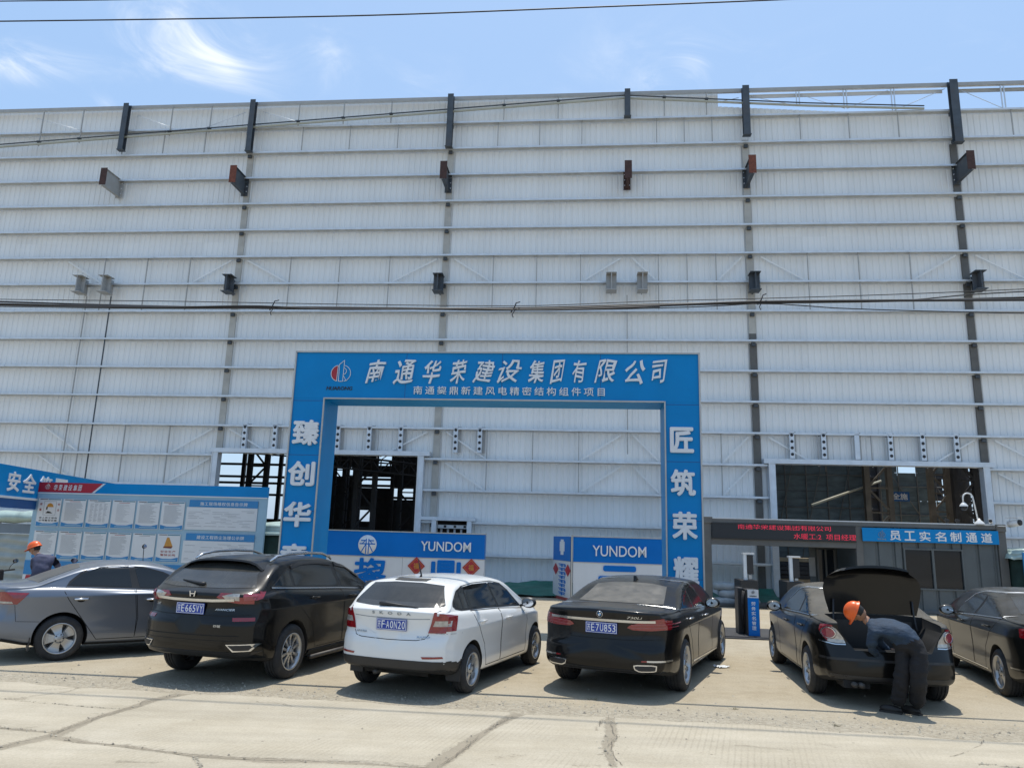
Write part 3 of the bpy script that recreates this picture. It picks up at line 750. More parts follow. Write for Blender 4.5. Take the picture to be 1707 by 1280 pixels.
for s in (-14.07, -12.76, -10.06, -8.74, -7.42, -5.14, -4.15, 8.11, 9.31, 10.55, 11.79, 12.98, 14.21):
    b = MB(); b.b2(s - 0.09, s + 0.09, -0.30, -0.27, 5.34, 6.40, M_galv); b.b2(s + 0.07, s + 0.09, -0.27, -0.1, 5.34, 6.40, M_galv); b.b2(s + 0.09, s + 0.2, -0.14, -0.1, 5.34, 6.40, M_lightgrey)
    if abs(s - 10.55) > 0.1:
        for i in range(4):
            z = 5.50 + i * 0.25
            b.lathe([(0.0, 0.004), (0.062, 0.004), (0.062, 0)], M_black, 12, Matrix.Translation((s, -0.301, z)) @ Matrix.Rotation(R(90), 4, 'X'))
    b.build('perforated_stud', hall)
# roof, far and end walls that keep the inside dark; the far wall has open bays
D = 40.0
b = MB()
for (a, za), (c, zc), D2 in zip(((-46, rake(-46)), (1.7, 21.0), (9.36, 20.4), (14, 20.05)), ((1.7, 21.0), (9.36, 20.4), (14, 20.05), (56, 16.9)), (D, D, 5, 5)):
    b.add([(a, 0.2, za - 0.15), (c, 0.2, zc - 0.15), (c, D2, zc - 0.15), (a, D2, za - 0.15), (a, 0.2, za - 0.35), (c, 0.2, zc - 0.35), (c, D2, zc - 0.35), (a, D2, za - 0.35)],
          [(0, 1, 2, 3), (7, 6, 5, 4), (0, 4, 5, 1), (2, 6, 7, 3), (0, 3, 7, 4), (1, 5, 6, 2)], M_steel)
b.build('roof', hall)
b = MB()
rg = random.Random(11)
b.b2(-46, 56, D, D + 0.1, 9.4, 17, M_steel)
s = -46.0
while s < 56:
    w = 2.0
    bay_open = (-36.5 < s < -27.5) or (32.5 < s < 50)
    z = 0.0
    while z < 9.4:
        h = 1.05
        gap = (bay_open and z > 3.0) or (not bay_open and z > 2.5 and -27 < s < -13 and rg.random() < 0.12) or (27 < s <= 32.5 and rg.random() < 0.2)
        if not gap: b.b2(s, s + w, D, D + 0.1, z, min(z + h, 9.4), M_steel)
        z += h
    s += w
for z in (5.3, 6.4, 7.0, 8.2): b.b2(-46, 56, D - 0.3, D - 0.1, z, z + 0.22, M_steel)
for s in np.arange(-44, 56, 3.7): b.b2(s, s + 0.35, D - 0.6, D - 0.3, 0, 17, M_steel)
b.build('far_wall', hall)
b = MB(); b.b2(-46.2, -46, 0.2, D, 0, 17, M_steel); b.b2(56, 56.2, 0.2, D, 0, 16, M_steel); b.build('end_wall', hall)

def lattice_column(s, y, w, z1, m, label):
    t = site_thing('lattice_column', label, 'steel column', s, WT + y, 0, 0, 'lattice columns inside the hall')
    b = MB()
    for dx_ in (-w / 2, w / 2): b.b2(dx_ - 0.11, dx_ + 0.11, -0.14, 0.14, 0, z1, m)
    b.build('chord', t)
    b = MB(); z = 0.3; f = 1
    while z < z1 - w:
        b.bar((-w / 2 * f, -0.1, z), (w / 2 * f, -0.1, z + w * 1.1), 0.06, 0.09, m); b.bar((-w / 2, -0.1, z), (w / 2, -0.1, z), 0.06, 0.07, m)
        z += w * 1.1; f = -f
    b.build('lacing', t)
LC = 'dark laced steel column standing inside the hall among the others of its row'
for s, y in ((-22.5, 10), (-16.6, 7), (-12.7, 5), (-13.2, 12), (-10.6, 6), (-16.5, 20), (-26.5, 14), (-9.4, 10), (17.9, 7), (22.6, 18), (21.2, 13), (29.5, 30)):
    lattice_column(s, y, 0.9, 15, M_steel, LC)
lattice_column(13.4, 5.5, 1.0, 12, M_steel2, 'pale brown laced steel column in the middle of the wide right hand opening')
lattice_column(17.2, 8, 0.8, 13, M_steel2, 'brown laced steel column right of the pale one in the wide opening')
def crane_beam(s0, y0, s1, y1, z, h, m, label, group=None):
    a, c = site(s0, WT + y0, z), site(s1, WT + y1, z)
    b = MB(); b.bar(a, c, 0.35, 0.06, m); b.bar(a - Vector((0, 0, h)), c - Vector((0, 0, h)), 0.35, 0.06, m)
    n = 12
    for i in range(n + 1):
        p = a.lerp(c, i / n); b.bar(p, p - Vector((0, 0, h)), 0.06, 0.06, m)
        if i < n: q = a.lerp(c, (i + 1) / n); b.bar(p if i % 2 else p - Vector((0, 0, h)), q - Vector((0, 0, h)) if i % 2 else q, 0.05, 0.05, m)
    tag(b.build('lattice_girder'), label, 'steel girder', group)
crane_beam(9.8, 4, 17, 22, 7.2, 0.7, M_steel2, 'short laced girder high at the left of the wide opening')
crane_beam(14, 3, 30, 16, 6.6, 0.5, M_steel, 'dark laced girder crossing the right side of the wide opening')
crane_beam(-22, 6, -10, 14, 7.0, 0.9, M_steel, 'dark laced girder crossing high behind the left opening')
crane_beam(-12, 3, -7.8, 9, 5.6, 0.6, M_steel, 'laced girder behind the opening framed by the gate')
b = MB(); b.tube([site(9.6, WT + 2.6, 3.72), site(14.3, WT + 7.5, 5.2)], 0.055, M_cream, 8)
tag(b.build('long_pipe'), 'long pale pipe slanting upward inside the wide opening', 'pipe')
b = MB(); b.b2(-0.45, 0.45, -0.02, 0.02, -0.22, 0.22, M_blued)
hs = site_thing('hanging_sign', 'small blue safety sign with white characters hung deep in the wide opening', 'sign', 14.75, WT + 6.6, 4.42)
b.build('sign_board', hs); bold_text('全施', (-0.33, 0.36, -0.15, 0.15), -0.025, 0.01, M_white, hs)
# scaffold with netting inside the wide opening
scf = site_thing('scaffold', 'scaffold wrapped in dark netting at the left of the wide opening', 'scaffold', 11.5, WT + 6, 0)
b = MB()
for i in range(6):
    x = -3 + i * 0.95; b.tube([(x, 0, 0), (x, 0, 11)], 0.025, M_tubeg, 5)
for k in range(7): b.tube([(-3, 0, 0.8 + k * 1.5), (1.8, 0, 0.8 + k * 1.5)], 0.025, M_tubeg, 5)
for i in range(3): b.tube([(-3 + i * 1.3, -0.06, 0.5), (-0.8 + i * 1.3, -0.06, 9.5)], 0.02, M_tubeg, 5)
b.build('tube_frame', scf)
b = MB()
for i in range(5):
    for k in range(7):
        x = -3 + i * 0.95; z = 0.8 + k * 1.5
        b.b2(x, x + 0.93, 0.08, 0.10, z - 0.74, z + 0.74, M_net)
b.build('netting', scf)
sc2 = site_thing('scaffold', 'second scaffold with grey netting farther back behind the laced columns', 'scaffold', 17.0, WT + 12, 0)
b = MB()
for i in range(5):
    b.tube([(-1 + i * 0.95, 0, 0), (-1 + i * 0.95, 0, 11)], 0.03, M_tubeg, 5)
for k in range(7): b.tube([(-1, 0, 0.8 + k * 1.5), (2.8, 0, 0.8 + k * 1.5)], 0.03, M_tubeg, 5)
for i in range(2): b.tube([(-1 + i * 1.9, -0.07, 0.8), (0.9 + i * 1.9, -0.07, 3.8)], 0.025, M_tubeg, 5); b.tube([(0.9 + i * 1.9, -0.07, 3.8), (-1 + i * 1.9, -0.07, 6.8)], 0.025, M_tubeg, 5)
b.build('tube_frame', sc2)
b = MB()
for i in range(4):
    for k in range(7):
        if (i, k) in ((3, 3), (1, 4)): continue
        b.b2(-1 + i * 0.95, -1 + i * 0.95 + 0.93, 0.08, 0.10, 0.8 + k * 1.5 - 0.74, 0.8 + k * 1.5 + 0.74, M_net)
b.build('netting', sc2)
st = site_thing('material_pile', 'pile of dark timber and plates stacked on the floor inside the wide opening', 'timber pile', 9.3, WT + 3.2, 0)
b = MB()
for i in range(9): b.box((rnd.uniform(-0.2, 0.2), 0, 0.1 + i * 0.17), (rnd.uniform(2.4, 3.2), 1.0, 0.15), M_wood if i in (8, 3) else M_steel, Matrix.Rotation(rnd.uniform(-0.06, 0.06), 3, 'Z'))
b.build('boards', st)
# ------------------------------------------------------------------ entrance gate
GT = 16.91
gate = site_thing('entrance_gate', 'tall blue portal gate with white company lettering across its beam and down both legs', 'gate', 0, GT, 0)
GX0, GX1, GI0, GI1, GZ1, GZ0 = -6.93, 2.65, -6.15, 1.86, 6.30, 5.16
b = MB(); b.b2(GX0, GX1, 0, 1.02, GZ0, GZ1, M_blue); b.build('beam', gate)
for x0, x1 in ((GX0 - 0.0, GI0), (GI1, GX1)):
    b = MB(); b.b2(x0, x1, 0, 1.02, 0, GZ0 - 0.002, M_blue); b.build('leg', gate)
def trim(a, c, parent, w=0.035, name='trim', m=None, dep=0.03):
    b = MB()
    (x0, z0), (x1, z1) = a, c
    b.b2(x0 - w / 2, x1 + w / 2, -dep, 0.006, z0 - w / 2, z1 + w / 2, m or M_trim)
    return b.build(name, parent)
trim((GX0, GZ1), (GX1, GZ1), gate); trim((GX0, 0), (GX0, GZ1 - 0.02), gate); trim((GX1, 0), (GX1, GZ1 - 0.02), gate)
trim((GI0, 0), (GI0, GZ0), gate, 0.03); trim((GI1, 0), (GI1, GZ0), gate, 0.03); trim((GI0 + 0.02, GZ0), (GI1 - 0.02, GZ0), gate, 0.03)
b = MB()
for x in (-4.2, -1.9, 0.4): b.b2(x - 0.006, x + 0.006, -0.003, 0.001, GZ0 + 0.03, GZ1 - 0.03, M_blued)
for x0, x1 in ((GX0, GI0), (GI1, GX1)):
    for z in (1.25, 2.5, 3.8, 5.1): b.b2(x0 + 0.03, x1 - 0.03, -0.003, 0.001, z - 0.007, z + 0.007, M_blued)
b.build('panel_seam', gate)
# header in brush lettering, each character its own size and slant
hdr = '南通华荣建设集团有限公司'
hx = [612, 657, 706, 751, 790, 830, 880, 918, 954, 990, 1042, 1085]
hw = [30, 36, 30, 28, 34, 38, 28, 24, 24, 38, 35, 28]
for ch, x, w in zip(hdr, hx, hw):
    s0, z1 = px_site(x, 601, GT); s1, z0 = px_site(x + w, 638 + (2 if ch in '通公' else 0), GT)
    bold_text(ch, (s0, s1, z0, z1), 0, 0.05, M_white, gate, 'character', 0.010, 0.28, brush=(0.012 if ch == '南' else 0.03))
s0, z1 = px_site(690, 644, GT); s1, z0 = px_site(1008, 661, GT)
bold_text('南通鋆鼎新建风电精密结构组件项目', (s0, s1, 5.275, 5.475), 0, 0.03, M_white, gate, 'lettering', 0.004, 0, space=1.45)
for chars, boxes in (('臻创华章', ((-6.84, -6.20, 4.02, 4.63), (-6.87, -6.22, 3.07, 3.65), (-6.88, -6.23, 2.13, 2.71), (-6.88, -6.24, 1.15, 1.76))),
                     ('匠筑荣耀', ((1.96, 2.49, 4.00, 4.58), (1.96, 2.51, 3.04, 3.63), (1.98, 2.53, 2.09, 2.70), (1.99, 2.54, 1.13, 1.73)))):
    for ch, bx in zip(chars, boxes):
        bold_text(ch, bx, 0, 0.06, M_white, gate, 'character', 0.034)
def company_logo(parent, cx, cz, h, y, m_line=None, fill=True, name='logo'):
    """round emblem: tower outline, half discs and lettering underneath"""
    m_line = m_line or M_white
    b = MB(); r = h * 0.38
    def arc(c, r_, a0, a1, n=14): return [(c[0] + r_ * math.cos(R(a0 + (a1 - a0) * i / n)), c[1] + r_ * math.sin(R(a0 + (a1 - a0) * i / n))) for i in range(n + 1)]
    def line(pts, w=h * 0.022):
        for p, q in zip(pts[:-1], pts[1:]):
            b.bar((p[0], y - 0.012, p[1]), (q[0], y - 0.012, q[1]), w, 0.012, m_line, up=(0, 1, 0))
    c0 = (cx, cz)
    if fill:
        b.prism(arc((cx - h * 0.06, cz), r, 100, 255) , y - 0.011, y + 0.002, M_red)
    line(arc((cx - h * 0.06, cz), r, 100, 255) + [arc((cx - h * 0.06, cz), r, 100, 255)[0]])
    line([(cx - h * 0.07, cz - r), (cx - h * 0.07, cz + h * 0.42), (cx + h * 0.16, cz + h * 0.62), (cx + h * 0.13, cz - r), (cx - h * 0.07, cz - r)])
    line(arc((cx + h * 0.1, cz), r, 78, -78))
    line(arc((cx + h * 0.12, cz + h * 0.1), h * 0.16, 85, -85, 8)); line([(cx + h * 0.12, cz - h * 0.06), (cx + h * 0.3, cz - r * 0.95)])
    return b.build(name, parent)
company_logo(gate, -5.80, 5.77, 0.52, 0)
bold_text('HUARONG', (-6.12, -5.48, 5.36, 5.45), 0, 0.012, M_black, gate, 'lettering', 0.02, 0.15)
# ------------------------------------------------------------------ two company boards behind the gate
BT = 25.46
def yun_letters(parent, x0, x1, z0, z1):
    bold_text('YUNDOM', (x0, x1, z0, z1), 0, 0.05, M_white, parent, 'lettering', 0.004, space=0.98)
def board(name, label, x0, x1, depth, ztop, zmid):
    t = site_thing(name, label, 'sign board', 0, BT, 0, 0, 'company boards behind the gate')
    b = MB(); b.b2(x0, x1, 0, depth, zmid, ztop, M_blue2); b.build('blue_panel', t)
    b = MB(); b.b2(x0, x1, 0, depth, 0.1, zmid - 0.003, M_wpan); b.build('white_panel', t)
    b = MB(); b.b2(x0 - 0.02, x1 + 0.02, -0.02, depth + 0.02, ztop, ztop + 0.035, M_trim); b.b2(x0 - 0.015, x1 + 0.015, -0.008, -0.001, zmid - 0.025, zmid + 0.005, M_trim); b.build('trim', t)
    b = MB(); b.b2(x0 - 0.01, x1 + 0.01, -0.01, depth + 0.01, 0, 0.1, M_inkr); b.build('red_skirt', t)
    return t
bl = board('sign_board', 'long blue and white company board with round emblem, beside the left gate leg', -8.85, -3.27, 0.35, 2.10, 1.28)
yun_letters(bl, -5.45, -3.73, 1.51, 1.83)
def round_emblem(parent, cx, cz, r):
    b = MB()
    b.lathe([(r, 0), (r, 0.02), (0, 0.02)], M_white, 28, Matrix.Translation((cx, 0, cz)) @ Matrix.Rotation(R(90), 4, 'X'))
    for x0, x1, z in ((-0.7, -0.12, 0.42), (0.12, 0.7, 0.42), (-0.85, 0.85, 0.08)): b.b2(cx + x0 * r, cx + x1 * r, -0.024, -0.0205, cz + (z - 0.06) * r, cz + (z + 0.06) * r, M_blue2)
    for x in (-0.14, 0.14): b.b2(cx + (x - 0.05) * r, cx + (x + 0.05) * r, -0.0245, -0.0205, cz - 0.95 * r, cz + 0.62 * r, M_blue2)
    for s_ in (-1, 1):
        b.bar((cx + s_ * 0.18 * r, -0.0225, cz - 0.0 * r), (cx + s_ * 0.62 * r, -0.0225, cz - 0.75 * r), 0.1 * r, 0.003, M_blue2, up=(0, 1, 0))
        b.bar((cx + s_ * 0.25 * r, -0.0225, cz + 0.4 * r), (cx + s_ * 0.55 * r, -0.0225, cz + 0.12 * r), 0.08 * r, 0.003, M_blue2, up=(0, 1, 0))
    return b.build('emblem', parent)
round_emblem(bl, -7.32, 1.66, 0.32)
bold_text('鋆', (-7.75, -6.60, 0.30, 1.22), 0, 0.03, M_blue2, bl, 'character', 0.03)
bold_text('鼎', (-5.15, -4.02, 0.32, 1.22), 0, 0.03, M_blue2, bl, 'character', 0.03)
b = MB(); b.b2(-6.07, -6.06, -0.003, 0.001, 0.1, 1.26, M_inkg); b.build('panel_seam', bl)
br = board('sign_board', 'blue and white company board shaped like a box, beside the right gate leg', -0.28, 2.66, 0.35, 2.12, 1.30)
yun_letters(br, 0.36, 2.13, 1.51, 1.86)
bold_text('云', (0.55, 1.95, 0.1, 1.22), 0, 0.03, M_blue2, br, 'character', 0.04)
# left wing of the box, turned back, carries a narrow column of print
b = MB(); b.b2(-0.35, -0.30, -0.03, 0.10, 0, 2.17, M_trim); b.b2(-0.365, -0.35, 0.0, 0.03, 0.1, 2.1, M_black); b.build('corner_post', br)
WA = R(110)            # direction of the wing seen from above
wx, wy = math.cos(WA), math.sin(WA)
def wing(u0, u1, z0, z1, o0, o1, m, mb):
    """slab on the wing: u runs outward from the post, o stands off its face"""
    nx_, ny_ = -wy, wx
    vs = []
    for u in (u0, u1):
        for o_ in (o0, o1):
            for z in (z0, z1): vs.append((-0.33 + wx * u + nx_ * o_, 0.05 + wy * u + ny_ * o_, z))
    mb.add(vs, [(0, 1, 3, 2), (4, 6, 7, 5), (0, 4, 5, 1), (2, 3, 7, 6), (0, 2, 6, 4), (1, 5, 7, 3)], m)
b = MB(); wing(0.03, 2.0, 1.303, 2.12, -0.05, 0.0, M_blue2, b); b.build('blue_panel', br)
b = MB(); wing(0.03, 2.0, 0.1, 1.30, -0.05, 0.0, M_wpan, b); wing(0.03, 2.0, 1.29, 1.305, 0.0, 0.006, M_trim, b); b.build('white_panel', br)
b = MB(); wing(0.0, 2.02, 0, 0.1, -0.055, 0.006, M_inkr, b); b.build('red_skirt', br)
b = MB()
for k in range(8):
    z = 1.20 - k * 0.135
    wing(0.65, 1.35, z - 0.03, z, 0, 0.01, M_blue2, b); wing(0.75, 1.25, z - 0.075, z - 0.05, 0, 0.01, M_blue2, b); wing(0.93, 1.07, z - 0.105, z - 0.03, 0, 0.0105, M_blue2, b); wing(0.6 + 0.1 * (k % 2), 0.72, z - 0.105, z - 0.03, 0, 0.0105, M_blue2, b)
wing(0.75, 1.25, 1.62, 1.95, 0, 0.01, M_white, b); wing(0.85, 1.15, 1.5, 2.02, 0, 0.0105, M_white, b)
b.build('side_print', br)
def fu_paper(label, x, z, y, r=0.30, side=False):
    t = site_thing('paper_decoration', label, 'decoration', 0, BT, 0, 0, 'red diamond papers on the company boards')
    q = [(0, r), (r, 0), (0, -r), (-r, 0)]; q2 = [(a * 0.8, c * 0.8) for a, c in q]
    b = MB()
    if side:
        pv = [(-0.33 + wx * (x + a * 1.5) - wy * o_, 0.05 + wy * (x + a * 1.5) + wx * o_, z + c) for o_ in (0.008, 0.016) for a, c in q]
        b.add(pv, [(3, 2, 1, 0), (4, 5, 6, 7)] + [(i, (i + 1) % 4, (i + 1) % 4 + 4, i + 4) for i in range(4)], M_red); b.build('diamond', t)
    else:
        b.prism([(x + a, z + c) for a, c in q], y - 0.02, y - 0.004, M_red)
        for a, c in zip(q2, q2[1:] + q2[:1]): b.bar((x + a[0], y - 0.022, z + a[1]), (x + c[0], y - 0.022, z + c[1]), 0.010, 0.006, M_gold, up=(0, 1, 0))
        b.build('diamond', t)
        bold_text('福', (x - 0.09, x + 0.09, z - 0.10, z + 0.10), y - 0.021, 0.006, M_gold, t, 'character', 0.016)
    return t
fu_paper('red diamond paper with gold character left of the big blue character on the long board', -5.58, 1.00, 0)
fu_paper('red diamond paper with gold character at the right end of the long board', -3.70, 1.00, 0)
fu_paper('plain red diamond paper on the near edge of the box board side face', 0.36, 1.0, 0, 0.2, True)
fu_paper('plain red diamond paper on the far edge of the box board side face', 1.66, 1.0, 0, 0.2, True)
# ------------------------------------------------------------------ office container with staff entrance
CT = 25.94
ct = site_thing('site_container', 'dark grey site container with open staff passage, window and red message screen', 'container', 0, CT, 0)
CX0, CX1, CM, CZ, CD = 4.08, 13.72, 9.12, 2.86, 2.4
for x0, x1, y0, y1 in ((CX0, CX0 + 0.26, 0, 0.2), (CX1 - 0.26, CX1, 0, 0.2), (CM - 0.11, CM + 0.11, 0, 0.2), (CX0, CX0 + 0.2, CD - 0.2, CD), (CX1 - 0.2, CX1, CD - 0.2, CD), (CM - 0.11, CM + 0.11, CD - 0.2, CD)):
    b = MB(); b.b2(x0, x1, y0, y1, 0, CZ - 0.14, M_contf); b.build('corner_post', ct, 0.012)
b = MB(); b.b2(CX0, CX1, -0.02, 0.18, CZ - 0.14, CZ, M_contf); b.b2(CX0, CX1, CD - 0.18, CD + 0.02, CZ - 0.14, CZ, M_contf); b.b2(CX0, CX0 + 0.3, -0.05, 0.22, CZ - 0.16, CZ + 0.05, M_contf); b.b2(CX1 - 0.3, CX1, -0.05, 0.22, CZ - 0.2, CZ + 0.04, M_contf)
b.b2(CX0 + 0.26, CM - 0.11, 0.0, 0.16, 2.0, 2.2, M_contf); b.build('top_rail', ct, 0.01)
b = MB(); b.b2(CX0 + 0.02, CX1 - 0.02, 0, CD, CZ, CZ + 0.03, M_camw); b.build('roof', ct)
b = MB(); b.b2(CX0 + 0.28, CM - 0.13, -0.06, 0.12, 2.22, CZ - 0.16, M_led); b.build('led_screen', ct)
screen = ct.children[-1]
b = MB()
for x0, x1, z0, z1 in ((CX0 + 0.26, CM - 0.11, 2.2, 2.235), (CX0 + 0.26, CM - 0.11, CZ - 0.175, CZ - 0.14)): b.b2(x0, x1, -0.075, 0.0, z0, z1, M_plast)
b.build('screen_frame', screen)
s0, z1 = px_site(1229, 870.5, CT); s1, z0 = px_site(1384, 885, CT)
bold_text('南通华荣建设集团有限公司', (s0, s1, z0 - 0.01, z1 - 0.03), -0.061, 0.006, M_ledr, screen, 'message', -0.006)
s0, z1 = px_site(1322, 888, CT); s1, z0 = px_site(1424, 900, CT)
bold_text('水暖工:2  项目经理', (s0, 9.0, z0 - 0.02, z1 - 0.01), -0.061, 0.006, M_ledr, screen, 'message', -0.006)
# corrugated front of the closed half, with its window
def corrug(x0, x1, z0, z1, y, pitch=0.52, d=0.045):
    b = MB(); x = x0
    while x < x1 - 0.01:
        w = min(pitch, x1 - x)
        pf = [(0, 0), (w * 0.78, 0), (w * 0.84, d), (w * 0.95, d), (w, 0)]
        for (a, da), (c, dc) in zip(pf[:-1], pf[1:]): b.add([(x + a, y + da, z0), (x + c, y + dc, z0), (x + c, y + dc, z1), (x + a, y + da, z1)], [(0, 1, 2, 3)], M_cont)
        x += w
    return b
W0, W1, WZ0, WZ1 = 10.5, 12.36, 0.75, 2.06
for i, (x0, x1, z0, z1) in enumerate(((CM + 0.11, W0, 0.1, CZ - 0.14), (W1, CX1 - 0.26, 0.1, CZ - 0.14), (W0, W1, 0.1, WZ0), (W0, W1, WZ1, CZ - 0.14))):
    corrug(x0, x1, z0, z1, 0.06).build('front_wall', ct, fix=False)
b = MB(); b.b2(CM, CX1, CD - 0.08, CD - 0.02, 0, CZ - 0.14, M_cont); b.b2(CX1 - 0.1, CX1 - 0.04, 0.2, CD - 0.2, 0.1, CZ - 0.14, M_cont); b.b2(CX0, CX1, 0, CD, 0.02, 0.1, M_contf); b.b2(CM - 0.03, CM + 0.03, 0.2, CD - 0.2, 0.1, CZ - 0.14, M_cont)
b.build('back_wall', ct)
wf = MB()
for x0, x1, z0, z1 in ((W0, W1, WZ1 - 0.05, WZ1), (W0, W1, WZ0, WZ0 + 0.05), (W0, W0 + 0.05, WZ0 + 0.05, WZ1 - 0.05), (W1 - 0.05, W1, WZ0 + 0.05, WZ1 - 0.05), (11.38, 11.45, WZ0 + 0.05, WZ1 - 0.05)): wf.b2(x0, x1, 0.02, 0.12, z0, z1, M_cont)
win = wf.build('window', ct)
for x0, x1 in ((W0 + 0.05, 11.38), (11.45, W1 - 0.05)):
    b = MB(); b.b2(x0, x1, 0.085, 0.095, WZ0 + 0.05, WZ1 - 0.05, M_glassd); b.build('pane', win)
# curtain and white sheet hanging just inside the right pane
b = MB(); rg2 = random.Random(2)
b.b2(CM + 0.3, CX1 - 0.3, 0.5, 0.52, 0.4, 2.5, M_cont); b.build('inner_wall', ct)
bn = MB(); bn.b2(9.2, 13.44, -0.10, -0.06, 2.25, 2.68, M_blue); ban = bn.build('name_banner', ct)
xs = [1481, 1505, 1530, 1556, 1581, 1607, 1632]
for ch, x in zip('员工实名制通道', xs):
    s0, _ = px_site(x, 890, CT)
    bold_text(ch, (s0, s0 + 0.34, 2.30, 2.61), -0.10, 0.015, M_white, ban, 'character', 0.02)
company_logo(ban, 9.80, 2.47, 0.22, -0.10, M_lightgrey, False)
bold_text('华荣建设', (9.66, 9.94, 2.30, 2.35), -0.10, 0.006, M_lightgrey, ban, 'lettering', 0.0)
# passage: side wall with a door and a notice seen through the opening
b = MB(); b.b2(8.05, 8.98, 1.9, 1.96, 0.1, 2.0, M_cont); b.build('passage_wall', ct)
b = MB(); b.b2(8.32, 8.90, 1.84, 1.90, 0.12, 1.92, M_glassd)
for x in (8.30, 8.58, 8.88): b.b2(x - 0.03, x + 0.03, 1.80, 1.86, 0.12, 1.94, M_contf)
b.build('door', ct)
b = MB(); b.b2(8.02, 8.22, 1.86, 1.90, 1.0, 1.65, M_lightgrey); b.build('notice', ct)
def turnstile(label, s, h):
    t = site_thing('turnstile_terminal', label, 'access terminal', s, CT - 0.9, 0, 0, 'face terminals of the staff passage')
    b = MB(); b.b2(-0.28, 0.28, -0.1, 0.9, 0, 0.92, M_plast); b.build('cabinet', t, 0.02)
    b = MB(); b.b2(-0.14, -0.04, 0.0, 0.12, 0.92, h, M_galv); b.b2(-0.16, 0.2, -0.03, 0.2, h, h + 0.05, M_camw); b.build('post', t)
    b = MB(); b.b2(-0.04, 0.16, -0.02, 0.1, h - 0.62, h - 0.02, M_black); b.build('screen', t, 0.01)
    b = MB(); b.b2(0.0, 0.1, -0.03, 0.05, 0.95, h - 0.64, M_lightgrey); b.build('card_reader', t)
    return t
turnstile('slim face terminal with a pale cap, on the left of the staff passage', 5.32, 1.72)
turnstile('slim face terminal partly hidden behind the car with the raised boot', 6.75, 1.66)
# barrier pedestal by the gate
kp = px_ground(1250, 1063)
ks, kt = kp.dot(WD), kp.dot(WN)
kiosk = site_thing('barrier_pedestal', 'waist high black cabinet with a narrow blue printed front, on the dark pad', 'turnstile', ks, kt, 0)
b = MB(); b.b2(-0.04, 0.235, 0.0, 0.45, 0, 1.04, M_plast); b.b2(-0.17, -0.045, 0.30, 0.7, 0, 1.06, M_plast); b.build('cabinet', kiosk, 0.02)
b = MB(); b.b2(-0.02, 0.22, -0.012, 0.0, 0.05, 0.86, M_blue2); b.build('blue_panel', kiosk)
b = MB(); b.b2(-0.02, 0.22, -0.012, 0.0, 0.862, 1.04, M_wpan); b.build('white_panel', kiosk)
company_logo(kiosk, 0.10, 0.985, 0.075, -0.012, M_inkg, False)
bold_text('华荣建设', (0.02, 0.18, 0.885, 0.915), -0.012, 0.004, M_black, kiosk, 'lettering', 0.01)
for i, ch in enumerate('劳务实名管理'):
    bold_text(ch, (0.055, 0.145, 0.70 - i * 0.105, 0.78 - i * 0.105), -0.012, 0.004, M_white, kiosk, 'character', 0.01)
b = MB()
for i in range(7):
    a = rnd.uniform(0.3, 1.0); b.tube([(-0.07, 0.05 + i * 0.06, 1.0), (-0.12, 0.06 + i * 0.06, a * 0.6 + 0.2), (-0.08, 0.08 + i * 0.05, a * 0.3)], 0.008, M_wire, 5)
b.build('loose_cables', kiosk)
b = MB(); b.b2(-4.5, 2.6, 0, 1.9, 0.004, 0.05, M_pad)
pad = site_thing('dark_pad', 'low dark pad under the barrier cabinet', 'floor pad', ks, kt - 0.55, 0)
b = MB(); b.b2(-0.9, 1.9, 0.35, 2.1, 0.0, 0.05, M_pad); b.b2(-0.9, 1.9, 0.25, 0.35, 0.0, 0.03, M_pad); b.build('pad', pad, 0.01)  # low dark slab on the ground with a thinner front lip
# ------------------------------------------------------------------ cameras on the container
cc = site_thing('security_camera', 'white dome camera hung from a bent white pole on the container roof', 'camera', 13.02, CT + 0.3, CZ + 0.03)
b = MB(); b.tube([(0.05, 0, 0), (-0.06, 0, 0.85)] + [(-0.06 - 0.16 + 0.16 * math.cos(R(a)), 0, 0.85 + 0.17 * math.sin(R(a))) for a in range(20, 200, 20)] + [(-0.38, 0, 0.72)], 0.024, M_camw, 10); b.build('bent_pole', cc)
b = MB(); b.lathe([(0.03, 0.10), (0.08, 0.05), (0.12, 0.0), (0.125, -0.04)], M_camw, 18, Matrix.Translation((-0.37, 0, 0.62))); b.build('housing', cc)
b = MB(); b.ell((-0.37, 0, 0.56), (0.11, 0.11, 0.12), M_glassd, 16, 10); b.build('dome', cc)
def bullet(label, s, t, z, yaw, sc_=1.0):
    o = site_thing('security_camera', label, 'camera', s, t, z, yaw)
    b = MB(); b.tube([(0, 0.02, 0.05), (0, -0.24 * sc_, 0.1)], 0.07 * sc_, M_camw, 14); b.b2(-0.08 * sc_, 0.08 * sc_, -0.28 * sc_, 0.05, 0.14 * sc_ + 0.03, 0.16 * sc_ + 0.03, M_camw); b.build('body', o)
    b = MB(); b.tube([(0, -0.241 * sc_, 0.1), (0, -0.26 * sc_, 0.1)], 0.062 * sc_, M_black, 14); b.build('lens', o)
    b = MB(); b.tube([(0, 0.0, 0.0), (0, 0.02, 0.06)], 0.03, M_camw, 8); b.b2(-0.3 * sc_, 0, 0, 0.05, -0.03, 0.0, M_camw); b.build('bracket', o)
bullet('white bullet camera sticking out past the container right corner', 13.86, CT - 0.02, CZ + 0.0, R(20), 1.5)
bullet('small dark bullet camera on the container right corner', 13.35, CT + 0.1, CZ + 0.04, R(-30), 0.8)
